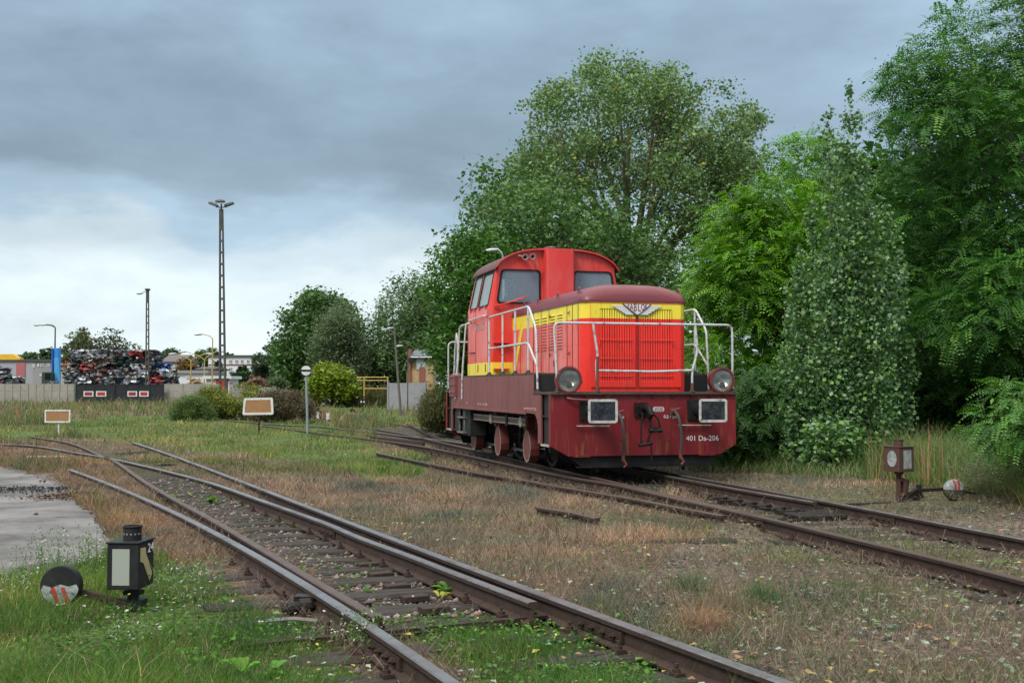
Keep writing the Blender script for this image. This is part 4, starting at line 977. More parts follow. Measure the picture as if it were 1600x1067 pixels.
for s in (-1, 1):
    mb = MB(); mb.tube([(s * 1.24, 4.78, 2.97), (s * 1.24, 4.74, 2.98), (s * .72, 4.75, 3.13)], .014, 5); mb.tube([(s * 1.05, 4.755, 3.04), (s * .60, 4.76, 3.19)], .010, 5); mb.lathe((s * 1.24, 4.80, 2.97), (0, -1, 0), [(0, .035), (.06, .035)], 8); mb.build('wiper', M_CABRED, cab)
    mb = MB(); mb.box(min(s * 1.0, s * 1.3), max(s * 1.0, s * 1.3), 4.68, 4.80, 2.26, 2.29); mb.prism([(4.79, 2.26), (4.70, 2.26), (4.79, 2.18)], VW(s * 1.1), -.02, .02); mb.build('foothold', M_CABRED, cab); mb = MB(); mb.box(min(s * 1.0, s * 1.3), max(s * 1.0, s * 1.3), 4.68, 4.80, 1.74, 1.765); mb.build('foothold', M_CABRED, cab)
mb = MB(); mb.box(-1.33, 1.33, cv0 + .05, cv1 - .05, 1.65, 1.70); mb.box(-1.20, -.45, 4.86, 5.12, 1.7, 2.78); mb.box(-.3, 1.2, 4.86, 5.25, 1.7, 2.92); mb.build('cab_interior', M_INSIDE, cab, bevel=.02)
mb = MB(); mb.box(-.90, -.40, 5.5, 5.95, 2.55, 2.68); mb.box(-.40, -.32, 5.5, 5.95, 2.68, 3.05); mb.box(-.70, -.6, 5.68, 5.78, 1.7, 2.55); mb.build('driver_seat', M_DARKSEAT, cab, bevel=.04)
for u in (.45, .95):
    mb = MB(); mb.prism(rrect(u - .2, u + .2, 2.5, 3.35, .1), UW(6.2), 0, .09); mb.build('seat_back', paint('seat_pale', (.34, .36, .30), .7), cab, bevel=.02)

# handrails: bent pipe, grey paint over rust
def pipe(name, pls, r=.0185, parent=loco, mat=None):
    mb = MB()
    for p in pls: mb.tube(fillet(p, .11, 5), r, 8)
    return mb.build(name, mat or M_GREYRAIL, parent, smooth=True)
def bases(pts, parent):
    for p in pts: mb = MB(); mb.lathe(p, (0, 0, 1), [(0, .06), (.012, .06), (.016, .035), (.05, .032)], 10); mb.build('rail_foot', M_DECKRUST, parent)
er = pipe('end_railing', [[(-1.44, -.0, 1.33), (-1.50, 0, 2.40), (1.50, 0, 2.40), (1.50, .0, 1.33)], [(-.86, 0, 2.39), (-.79, -.02, 1.90), (-.81, 0, 1.78), (-.79, 0, 1.33)], [(.86, 0, 2.39), (.90, 0, 1.98), (.80, 0, 1.66), (.80, 0, 1.33)], [(-.79, -.02, 1.66), (.1, -.03, 1.645), (.80, 0, 1.67)]])
bases([(-1.44, 0, 1.325), (1.50, 0, 1.325), (-.79, 0, 1.325), (.80, 0, 1.325)], er); flip(er)
mb = MB(); mb.tube([(-.80, -.021, 1.33), (-.795, -.021, 1.88)], .024, 8); mb.tube([(-1.442, -.0, 1.33), (-1.449, 0, 1.46)], .025, 8); mb.tube([(.80, 0, 1.33), (.80, 0, 1.47)], .025, 8); mb.build('rusty_sleeve', paint('sleeve_rust', (.16, .05, .035), .7, 0, (.1, .04, .03), 12, .8), er)
def side_rail(s):
    u = s * 1.50
    o = pipe('side_railing', [[(u, 4.28, 1.63), (u, 4.30, 2.73), (u, 1.47, 2.75), (u, 1.02, 2.36), (u, .92, 1.33)], [(u, 3.25, 1.63), (u, 3.25, 2.73)], [(u, 2.35, 1.63), (u, 2.35, 2.73)], [(u, 1.50, 1.63), (u, 1.50, 2.74)], [(u, 4.29, 2.13), (u, 1.50, 2.14), (u, .95, 1.75)]])
    bases([(u, 4.28, 1.635), (u, 3.25, 1.635), (u, 2.35, 1.635), (u, 1.5, 1.635), (u, .92, 1.325)], o)
    o2 = pipe('entry_handrail', [[(s * 1.39, 6.30, 2.72), (s * 1.50, 6.35, 2.72), (s * 1.56, 6.42, 1.72), (s * 1.57, 6.42, 1.16)], [(s * 1.39, 6.98 - .25, 2.72), (s * 1.50, 6.98, 2.70), (s * 1.52, 7.02, 1.95), (s * 1.57, 7.02, 1.60), (s * 1.58, 7.02, 1.16)], [(s * 1.38, 5.05, 2.80), (s * 1.44, 5.07, 2.80), (s * 1.46, 6.25, 2.76), (s * 1.39, 6.30, 2.74)]], .018)
    o3 = pipe('rear_side_railing', [[(u, 7.18, 1.63), (u, 7.18, 2.36), (u, 7.3, 2.60), (u, 7.45, 2.20), (u, 7.58, 1.33)], [(u, 7.20, 2.0), (u, 7.45, 1.75)]], .019)
mirror_side(side_rail)

# running gear
AX = (2.38, 4.48, 6.56)
mb = MB()
for s in (-1, 1):
    mb.box(min(s * .86, s * .94), max(s * .86, s * .94), .9, 7.3, .52, .98)
    for v in np.arange(1.2, 7.3, .62): mb.box(min(s * .94, s * 1.06), max(s * .94, s * 1.06), v - .02, v + .02, .46, .97)
    for w in (.52, .66, .80): mb.box(min(s * .94, s * 1.03), max(s * .94, s * 1.03), 1.0, 7.2, w - .012, w + .012)
    for a in AX: mb.box(min(s * .94, s * 1.1), max(s * .94, s * 1.1), a - .16, a + .16, .34, .66); mb.box(min(s * .9, s * 1.0), max(s * .9, s * 1.0), a + .45, a + .62, .12, .50)
mb.box(-.9, .9, .6, 7.6, .60, 1.28); mb.box(-1.0, 1.0, .15, .62, .35, 1.25)
mb.build('inner_frame', M_BLACK, loco, bevel=.004)
for s in (-1, 1):
    for a, b, c in ((1.05, 1.50, (6.95, 7.48, .46, .955)), (1.1, 1.46, (6.15, 6.9, .40, .96))):
        mb = MB(); mb.box(min(s * a, s * b), max(s * a, s * b), *c); mb.build('air_tank', M_BLACKP, loco, bevel=.02)
for s in (-1, 1):
    mb = MB(); mb.box(min(s * 1.50, s * 1.52), max(s * 1.50, s * 1.52), 6.44, 6.47, .45, .97); mb.box(min(s * 1.50, s * 1.52), max(s * 1.50, s * 1.52), 6.9, 6.93, .45, .97)
    for w in (.45, .76): mb.box(min(s * 1.40, s * 1.56), max(s * 1.40, s * 1.56), 6.42, 6.95, w, w + .03)
    mb.build('entry_step', M_CREAM if False else paint('step_grey', (.10, .10, .10), .6, 0, (.3, .29, .26), 9, .8), loco)
for s in (-1, 1):
    for a in AX:
        mb = MB(); mb.lathe((s * .70, a, .475), (s, 0, 0), [(0, .46), (.02, .50), (.035, .475), (.13, .47), (.13, .40), (.09, .38), (.09, .14), (.15, .13), (.15, .001)], 36); w_ = mb.build('wheel', M_BLACK, loco, smooth=True)
        mb = MB(); mb.lathe((s * .72, a, .475), (s, 0, 0), [(0, .476), (.10, .476)], 36, cap=False); mb.build('tyre', M_STEEL, w_, smooth=True)
        # counterweight crank: narrow neck above, heavy round foot below
        out = [(a + x, w) for x, w in [(-.07, .74), (.07, .74), (.10, .64), (.16, .56), (.20, .50), (.24, .42), (.25, .34), (.21, .22), (.13, .13), (0, .09), (-.13, .13), (-.21, .22), (-.25, .34), (-.24, .42), (-.20, .50), (-.16, .56), (-.10, .64)]]
        mb = MB(); mb.prism(out, VW(s * 1.20), -.085, .085); c = mb.build('counterweight', M_CRANK, loco, bevel=.008)
        ctr = (a, .40); mb = MB(); mb.holed(scale2(out, ctr, 1.0), [scale2(out, ctr, .90)], VW(s * 1.286), -.002, .003); mb.build('white_outline', paint('rim_grimy', (.26, .24, .21), .7, 0, (.12, .09, .08), 14, .9), c)
    mb = MB(); mb.bar((s * 1.02, AX[0], .24), (s * 1.02, AX[1], .24), .04, .075, (1, 0, 0)); mb.bar((s * 1.02, AX[1], .24), (s * 1.02, AX[2], .24), .04, .075, (1, 0, 0))
    for a in AX: mb.lathe((s * .98, a, .24), (s, 0, 0), [(0, .085), (.10, .085)], 14)
    mb.build('coupling_rod', M_STEEL, loco, bevel=.004)
    mb = MB(); mb.bar((s * 1.36, 2.1, .80), (s * 1.36, 6.2, .80), .05, .10); 
    sr = mb.build('spring_beam', paint('beam_faded', (.17, .09, .08), .6, 0, (.10, .06, .05), 20, .8), loco)
    mb = MB(); mb.bar((s * 1.387, 2.1, .85), (s * 1.387, 6.2, .85), .006, .02); mb.bar((s * 1.387, 2.1, .75), (s * 1.387, 6.2, .75), .006, .02); mb.build('white_line', M_CREAM, sr)
    mb = MB(); mb.box(min(s * 1.32, s * 1.41), max(s * 1.32, s * 1.41), 3.3, 3.42, .70, .90); mb.build('beam_bracket', M_BLACK, sr)
    for a in (2.35, 4.55):
        mb = MB(); mb.lathe((s * 1.16, a, .80), (s, 0, 0), [(0, .13), (.16, .15), (.20, .05)], 16); d = mb.build('brake_cylinder', M_CRANK, loco, smooth=True)
        mb = MB(); mb.lathe((s * 1.36, a, .80), (s, 0, 0), [(0, .09), (.05, .095), (.065, .07)], 16); mb.build('cylinder_cap', M_CREAM, d, smooth=True)
    mb = MB()
    for v in (1.55, 3.1, 5.2):
        mb.tube([(s * 1.1, v, .98), (s * 1.12, v + .05, .55), (s * 1.1, v, .3)], .02, 6); mb.tube([(s * 1.25, v + .3, 1.0), (s * 1.25, v + .3, .7)], .025, 6)
    mb.tube([(s * 1.30, 1.0, .92), (s * 1.32, 4.0, .90), (s * 1.30, 7, .93)], .018, 6); mb.build('brake_rigging', M_BLACK, loco)
mb = MB(); mb.box(-.25, .25, .4, 1.0, .12, .35); mb.tube([(-.72, .2, .35), (-.72, .2, .06)], .03, 6); mb.tube([(.72, .2, .35), (.72, .2, .08)], .03, 6); mb.build('rail_guard', M_BLACK, loco)

# driver, seated behind the left front window
def skinned(name, pts, edges, mat, parent=None, root=0, sub=2):
    me = bpy.data.meshes.new(name); me.from_pydata([p[:3] for p in pts], edges, []); o = link(name, me, mat, parent)
    md = o.modifiers.new('skin', 'SKIN'); sv = me.skin_vertices[0].data
    for i, p in enumerate(pts): sv[i].radius = (p[3], p[4] if len(p) > 4 else p[3])
    sv[root].use_root = True; md.use_smooth_shade = True
    s = o.modifiers.new('sub', 'SUBSURF'); s.levels = sub; s.render_levels = sub; return o
def driver():
    M_SKIN = paint('skin', (.50, .29, .21), .55); M_COAT = paint('coat_navy', (.035, .05, .075), .8); M_HAIR = paint('hair_grey', (.22, .21, .20), .8); M_TROUSER = paint('trousers', (.03, .03, .035), .8)
    P = [(0, 0, .0, .15, .12), (0, -.02, .20, .15, .115), (0, -.03, .42, .17, .12), (0, -.04, .52, .075, .07), (0, -.06, .60, .055, .055),
         (0, -.08, .70, .072, .085), (0, -.08, .79, .078, .095), (0, -.075, .87, .05, .06), (0, -.165, .745, .012, .012),
         (-.19, -.03, .45, .062), (-.25, -.12, .22, .047), (-.16, -.36, .20, .032), (-.15, -.42, .20, .022), (.19, -.03, .45, .062), (.25, -.12, .22, .047), (.14, -.36, .20, .032), (.13, -.42, .2, .022),
         (-.09, -.10, -.02, .095), (-.11, -.46, .0, .065), (-.11, -.50, -.42, .045), (.09, -.10, -.02, .095), (.11, -.46, .0, .065), (.11, -.50, -.42, .045), (-.11, -.62, -.45, .035), (.11, -.62, -.45, .035)]
    E = [(0, 1), (1, 2), (2, 3), (3, 4), (4, 5), (5, 6), (6, 7), (5, 8), (2, 9), (9, 10), (10, 11), (11, 12), (2, 13), (13, 14), (14, 15), (15, 16), (0, 17), (17, 18), (18, 19), (19, 23), (0, 20), (20, 21), (21, 22), (22, 24)]
    root = empty('person', (0, 0, 0), 0, 'driver in a dark jacket with grey hair, seated behind the left cab window', 'person')
    Mt = Matrix.Translation(loco.location) @ Matrix.Rotation(loco.rotation_euler.z, 4, 'Z') @ Matrix.Translation((-.66, 5.72, 2.78)) @ Matrix.Rotation(R(-72), 4, 'Z'); root.matrix_world = Mt
    b = skinned('body', P, E, M_COAT, root); b.data.materials.append(M_SKIN)
    hd = [(0, -.075, .60, .052, .05), (0, -.085, .68, .068, .078), (0, -.085, .76, .075, .092), (0, -.075, .84, .062, .075), (0, -.178, .735, .011, .012), (-.078, -.07, .745, .012, .018), (.078, -.07, .745, .012, .018), (0, -.155, .675, .03, .02)]
    skinned('head', hd, [(0, 1), (1, 2), (2, 3), (2, 4), (2, 5), (2, 6), (1, 7)], M_SKIN, b)
    skinned('hair', [(0, -.02, .72, .06, .05), (0, -.03, .80, .078, .07), (0, -.07, .87, .068, .05), (-.05, -.04, .76, .035), (.05, -.04, .76, .035)], [(0, 1), (1, 2), (1, 3), (1, 4)], M_HAIR, b)
    for s in (-1, 1):                             # hands on the control stand
        h = [(s * .145, -.40, .2, .026, .014), (s * .14, -.47, .2, .036, .014)]; ed = [(0, 1)]
        for k in range(4):
            x = s * (.115 + .018 * k) ; n0 = len(h); h += [(x, -.51, .198, .009), (x, -.54 - .006 * (k in (1, 2)), .185, .008), (x, -.545, .165, .007)]; ed += [(1, n0), (n0, n0 + 1), (n0 + 1, n0 + 2)]
        n0 = len(h); h += [(s * .10, -.45, .19, .010), (s * .085, -.48, .175, .008)]; ed += [(0, n0), (n0, n0 + 1)]
        skinned('hand', h, ed, M_SKIN, b, 0, 1)
        mb = MB(); mb.lathe((s * .028, -.166, .765), (0, -1, 0), [(0, .012), (.004, .010), (.006, .002)], 8); mb.build('eye', paint('eye_dark', (.05, .04, .04), .4), b)
driver()
# ------------------------------------------------------------------ point lamps, signs
def solid(name, parent, mat, outline, fn, t0, t1, **k): mb = MB(); mb.prism(outline, fn, t0, t1); return mb.build(name, mat, parent, **k)
def box_part(name, parent, mat, b, bevel=0): mb = MB(); mb.box(*b); return mb.build(name, mat, parent, bevel=bevel)
M_LAMPBLACK = paint('lantern_black', (.016, .017, .018), .5, 0, (.03, .03, .028), 9, .7, .1, 80)
M_LAMPRUST = paint('lantern_rust', (.072, .036, .028), .75, 0, (.065, .030, .024), 9, .8, .3, 60, c3=(.16, .08, .05), s3=30, a3=.5)
M_MILK = paint('milk_glass', (.31, .33, .29), .45, 0, (.31, .33, .30), 6, .5)
M_CHIP = paint('chipped_white', (.33, .35, .34), .65, 0, (.14, .16, .15), 14, .95, c3=(.05, .05, .045), s3=30, a3=.95)
M_ARROW = paint('arrow_cream', (.45, .36, .19), .5, 0, (.36, .29, .16), 9, .6)
M_SIGNRED = paint('sign_red', (.42, .03, .03), .55, 0, (.22, .03, .03), 14, .8)
L1 = empty('point_lamp', (-2.64, 8.25, 0), R(-4), 'black point lamp marked 24 with a pale arrow, in the green grass beside the asphalt', 'point lamp')
# local: front face looks along -Y
bw, bd, z0, z1 = .110, .14, .165, .475
lam = box_part('lantern', L1, M_LAMPBLACK, (-bw, bw, -bd, bd, z0, z1), .006)
mb = MB(); mb.box(-bw - .008, bw + .008, -bd - .008, bd + .008, z1, z1 + .012); mb.lathe((0.01, 0, z1 + .01), (0, 0, 1), [(0, .062), (.085, .062), (.088, .068), (.10, .068), (.10, .058), (.085, .056)], 20, cap=True); ch = mb.build('chimney', M_LAMPBLACK, lam, bevel=.003, smooth=True)
mb = MB()
for k in range(14):
    a = k * 2 * math.pi / 14; mb.lathe((.01 + .062 * math.cos(a), .062 * math.sin(a), z1 + .055), (math.cos(a), math.sin(a), 0), [(0, .007), (.002, .007)], 8)
mb.build('vent_holes', paint('hole_grey', (.2, .22, .22), .6), lam)
solid('pane', lam, M_MILK, [(-.072, z0 + .03), (.048, z0 + .03), (.048, z1 - .035), (-.072, z1 - .035)], UW(-bd - .003), 0, .004)
arr = [(.11, .10), (.44, .12), (.46, .25), (.88, .74), (.72, .90), (.30, .45), (.11, .40)]
solid('arrow', lam, M_ARROW, [(-bd + a * 2 * bd, z1 - b * (z1 - z0)) for a, b in arr], VW(bw + .003), -.004, 0)
lettering('24', .088, M_LETTER, lam, (bw + .004, bd - .068, z1 - .052), (R(90), 0, R(90)), 1.15, spacing=1.12)
solid('arrow', lam, M_ARROW, [(-bd + (1 - a) * 2 * bd, z1 - b * (z1 - z0)) for a, b in arr], VW(-bw + .001), -.004, 0)
mb = MB(); mb.tube([(.02, 0, -.02), (.02, 0, z0)], .038, 10); mb.box(-.06, .10, -.06, .06, .02, .08); mb.box(-.04, .08, -.03, .05, .11, .14); mb.build('post', M_LAMPBLACK, L1)
mb = MB(); mb.bar((.0, -.05, .05), (-.34, -.12, .155), .045, .045); mb.bar((.03, -.04, .03), (-.14, -.10, .09), .06, .05); lev = mb.build('lever', M_PLATE, L1, bevel=.006)
cw = Vector((-.415, -.16, .195)); ax = Vector((.10, -1, .05)).normalized()
mb = MB(); mb.lathe(cw + ax * .0, ax, [(-.03, .136), (.03, .136), (.038, .129)], 36); wt = mb.build('counterweight', M_LAMPBLACK, L1, smooth=True)
sx = ax.cross(Vector((0, 0, 1))).normalized(); sy = sx.cross(ax); fnw = lambda a, b, t: cw + ax * (.040 + t) + sx * a + sy * b
half = [(.128 * math.cos(R(a)), .128 * math.sin(R(a)) ) for a in range(188, 353, 8)]
half = half + [(.11, .005), (.05, -.012), (0, .01), (-.06, -.005), (-.11, .01)]
solid('white_half', wt, M_CHIP, half, fnw, 0, .002)
for x in (-.045, .022): solid('red_stripe', wt, M_SIGNRED, [(x - .030, -.116), (x + .000, -.122), (x + .040, -.01), (x + .012, -.01)], fnw, .002, .004)
L2 = empty('point_lamp', tuple(gnd(1405, 789)), R(0), 'rusty brown point lamp with a chipped white disc and pane, right of the oily switch', 'point lamp')
yaw2 = Matrix.Rotation(R(-27), 4, 'Z')
def rotm(o): o.matrix_local = yaw2 @ o.matrix_local; return o
h2 = .135; a0, a1 = .44, .76
lam2 = rotm(box_part('lantern', L2, M_LAMPRUST, (-h2, h2, -h2, h2, a0, a1), .006))
mb = MB(); mb.box(-h2 - .008, h2 + .008, -h2 - .008, h2 + .008, a1, a1 + .01); mb.lathe((0, 0, a1 + .01), (0, 0, 1), [(0, .06), (.075, .06), (.078, .066), (.088, .066), (.088, .055), (.07, .053)], 18); mb.build('chimney', M_LAMPRUST, lam2, smooth=True)
# left face (image left) carries the disc, right face the rectangle
solid('disc', lam2, M_CHIP, [(.075 * math.cos(R(a)) - .01, (a0 + a1) / 2 + .01 + .105 * math.sin(R(a))) for a in range(0, 360, 12)], VW(-h2 - .003), 0, .004)
lam2.matrix_local = Matrix.Rotation(R(45 - 15), 4, 'Z') @ Matrix.Identity(4)
for o in list(lam2.children):
    if o.name.startswith('disc'):
        bpy.data.objects.remove(o)
solid('disc', lam2, M_CHIP, [(.078 * math.cos(R(a)) - .01, (a0 + a1) / 2 + .01 + .105 * math.sin(R(a))) for a in range(0, 360, 12)], VW(-h2 - .003), 0, .004)
solid('pane', lam2, M_CHIP, [(-.06, a0 + .04), (.085, a0 + .04), (.085, a1 - .04), (-.06, a1 - .04)], UW(-h2 - .003), 0, .004)
mb = MB(); mb.tube([(0, 0, -.02), (0, 0, a0)], [.045, .035], 12); mb.lathe((0, 0, .40), (0, 0, 1), [(0, .05), (.03, .07), (.05, .07)], 12); mb.holed(rrect(-.03, .07, .12, .36, .045), [rrect(.0, .04, .16, .32, .018)], UW(-.06), 0, .03); mb.tube([(.07, 0, .1), (.09, 0, .34)], .045, 10); mb.build('post', M_LAMPRUST, L2, smooth=True)
mb = MB(); mb.bar((-.75, -.18, .02), (.10, -.14, .05), .06, .04); mb.bar((.0, -.1, .03), (.24, -.02, .20), .07, .08); mb.bar((.05, .05, .04), (.30, 0, .16), .09, .12); mb.tube([(.26, 0, .1), (.26, 0, .27)], .035, 8); mb.bar((.22, 0, .19), (.60, -.04, .215), .045, .045); mb.tube([(.58, -.04, .215), (.98, -.10, .16)], .018, 6); mb.box(-.1, .3, -.15, .12, -.02, .05)
lev2 = mb.build('lever', M_BLACKOIL, L2, bevel=.005)
mb = MB(); c2 = Vector((.70, -.05, .20)); mb.lathe(c2, (.25, -1, .1), [(-.07, .09), (-.06, .125), (-.02, .138), (.03, .138), (.06, .125), (.07, .09)], 28); wt2 = mb.build('counterweight', paint('weight_grimy', (.05, .05, .035), .7, 0, (.10, .11, .05), 8, .8, .2, 60), L2, smooth=True)
ax = Vector((.25, -1, .1)).normalized(); sx = ax.cross(Vector((0, 0, 1))).normalized(); sy = sx.cross(ax); fn2 = lambda a, b, t: c2 + ax * (.071 + t) + sx * a + sy * b
V = []; n = 12
mb = MB()
prof = [(-.062, .1255), (-.02, .1395), (.03, .1395), (.062, .1255), (.072, .088)]
for a_ in range(n + 1):
    t = R(5 + 170 * a_ / n)
    for d_, r_ in prof: V.append(c2 + ax * d_ + (sx * math.cos(t) + sy * math.sin(t)) * (r_ + .002))
mb.add(V, [(i * 5 + j, i * 5 + j + 1, (i + 1) * 5 + j + 1, (i + 1) * 5 + j) for i in range(n) for j in range(4)])
mb.prism([(.088 * math.cos(R(a)), .088 * math.sin(R(a))) for a in range(0, 181, 15)], fn2, 0, .003)
mb.build('white_half', M_CHIP, wt2)
for x in (-.03, .02): solid('red_stripe', wt2, M_SIGNRED, [(x - .010, .0), (x + .012, .0), (x + .012, .085), (x - .010, .085)], fn2, .003, .005)
for k in (-1, 1):
    V = []; mb = MB()
    for d_, r_ in prof:
        for dx in (-.012, .012):
            q = Vector((k * .035 + dx, 0, 0)).x; V.append(c2 + ax * d_ + sx * q + sy * math.sqrt(max(1e-5, (r_ + .005) ** 2 - q * q)))
    mb.add(V, [(2 * i, 2 * i + 1, 2 * i + 3, 2 * i + 2) for i in range(4)]); mb.build('red_stripe', M_SIGNRED, wt2)

def small_lamp(px, py, kind, label, tilt=0, mat=None):
    p = gnd(px, py); mat = mat or M_LAMPBLACK
    r = empty('point_lamp', p, 0, label, 'point lamp', 'point lamps far down the yard'); r.rotation_euler = (0, tilt, 0)
    z = .12 if kind in ('low', 'tilted') else .50
    l = box_part('lantern', r, mat, (-.18, .18, -.15, .15, z, z + .38), .01)
    mb = MB(); mb.lathe((0, 0, z + .38), (0, 0, 1), [(0, .05), (.06, .05), (.07, .11), (.13, .11)], 12); mb.build('chimney', mat, l)
    mb = MB(); mb.tube([(0, 0, -.02), (0, 0, z)], .05, 8); mb.build('post', mat, r)
    if kind == 'dots':
        for x in (-.085, .085): mb = MB(); mb.lathe((x, -.15, z + .19), (0, -1, 0), [(0, .05), (.004, .05)], 14); mb.build('lens', M_WHITE, l)
        mb = MB(); mb.bar((0, -.1, .1), (-.45, -.15, .12), .06, .06); lv = mb.build('lever', mat, r); mb = MB(); mb.lathe((-.6, -.15, .14), (.2, -1, 0), [(-.05, .16), (.05, .16)], 16); mb.build('counterweight', mat, r)
    elif kind == 'arrow':
        solid('arrow', l, M_WHITE, [(-.10, z + .31), (.0, z + .31), (.13, z + .12), (.09, z + .05), (-.03, z + .2), (-.10, z + .2)], UW(-.155), 0, .004)
        mb = MB(); mb.bar((0, -.1, .1), (-.3, -.2, .3), .06, .06); lv = mb.build('lever', mat, r); mb = MB(); mb.lathe((-.38, -.2, .36), (.2, -1, 0), [(-.05, .16), (.05, .16)], 16); wt = mb.build('counterweight', mat, r)
        solid('white_half', wt, M_CHIP, [(-.38 + .15 * math.cos(R(a)), .36 + .15 * math.sin(R(a))) for a in range(0, 181, 20)], UW(-.27), -.002, .002)
    elif kind == 'low': solid('pane', l, M_CHIP, [(-.05, z + .02), (.10, z + .02), (.10, z + .34), (-.05, z + .34)], UW(-.155), 0, .004)
    else:
        solid('pane', l, M_WHITE, [(-.02, z + .04), (.13, z + .04), (.13, z + .33), (-.02, z + .33)], UW(-.155), 0, .004); solid('pane', l, M_CHIP, [(-.17, z + .04), (-.11, z + .04), (-.11, z + .33), (-.17, z + .33)], UW(-.155), 0, .004)
small_lamp(450, 643, 'low', 'small dark point lamp half sunk in the weeds beside the brown bush', R(4))
small_lamp(515, 640, 'arrow', 'small black point lamp showing a white arrow, its lever raised to the left', R(-3))
small_lamp(567, 646, 'dots', 'small black point lamp with two white dots and a lid on top')
small_lamp(494, 659, 'tilted', 'brown point lamp box with a white pane, leaning beside the red and white marker', R(5), M_LAMPRUST)
def panel_sign(px, py, x0, x1, y0, y1, t, label, postmat, wob, spike):
    p = gnd(px, py); Y = p.y; k = Y / F_PX; r = empty('notice_board', p, 0, label, 'sign')
    X0, X1, Z0, Z1 = (x0 - px) * k, (x1 - px) * k, EYE + (HZ - y1) * k, EYE + (HZ - y0) * k
    q = [(X0 + wob, Z1 - wob * .4), (X1 - wob * .5, Z1), (X1 + wob * .3, Z0 + wob * .3), (X0, Z0 - wob * .1)]
    out = rquad(q, .06 if wob else .004); c = ((X0 + X1) / 2, (Z0 + Z1) / 2); inn = [(c[0] + (a - c[0]) * (1 - t / (c[0] - X0)), c[1] + (b - c[1]) * (1 - t / (Z1 - c[1]))) for a, b in (q if not wob else rquad(q, .01))]
    mb = MB(); mb.holed(out, [inn], UW(-.04), 0, .03); mb.build('frame', M_WHITE, r)
    mb = MB(); mb.prism(inn, UW(-.03), 0, .015); mb.build('panel', paint('ply_brown', (.33, .17, .075), .7, 0, (.27, .135, .06), 7, .7, c3=(.4, .25, .13), s3=30, a3=.3), r)
    mb = MB(); mb.tube([(0, .03, -.05), (0.02 if wob else 0, .03, Z1 - .02)], .028 if not wob else .035, 8)
    if spike: mb.tube([(.04, 0, Z1 - .03), (.02, 0, Z1 + .10), (.06, 0, Z1 + .14), (.04, 0, Z1 + .23)], .018, 6)
    mb.build('post', postmat, r)
panel_sign(91, 682, 70, 110, 640, 660, .045, 'brown rectangular board in a thin white frame on a white post, at the left', M_WHITE, 0, False)
panel_sign(404, 677, 379, 427, 621, 648, .075, 'brown board with a thick crooked white border on a rusty post', M_PLATE, .04, True)
p = gnd(481, 681); k = p.y / F_PX; S = empty('signal_sign', p, 0, 'round white disc with a black bar on a black square, on a tall grey pole', 'sign')
zc = EYE + (HZ - 579) * k; hs = 8.2 * k
mb = MB(); mb.tube([(0, 0, -.05), (-.06, 0, zc - hs)], .042, 10); mb.build('post', paint('pole_grey', (.28, .33, .36), .5, .3), S)
b = box_part('plate', S, M_LAMPBLACK, (-.06 - hs, -.06 + hs, -.06, -.04, zc - hs, zc + hs))
solid('disc', b, M_WHITE, [(-.06 + hs * .92 * math.cos(R(a)), zc + hs * .92 * math.sin(R(a))) for a in range(0, 360, 10)], UW(-.064), 0, .003)
solid('bar', b, M_LAMPBLACK, [(-.06 - hs, zc - hs * .2), (-.06 + hs, zc - hs * .2), (-.06 + hs, zc + hs * .2), (-.06 - hs, zc + hs * .2)], UW(-.068), 0, .003)
p = gnd(511, 662); S = empty('track_marker', p, 0, 'small red and white marker plate on a thin white stake', 'marker')
mb = MB(); mb.tube([(0, 0, -.03), (0, 0, .2)], .02, 6); mb.build('post', M_WHITE, S); box_part('plate', S, M_WHITE, (-.04, .10, -.03, .0, .18, .45)); box_part('red_edge', S, M_SIGNRED, (-.09, -.04, -.03, .0, .18, .45))

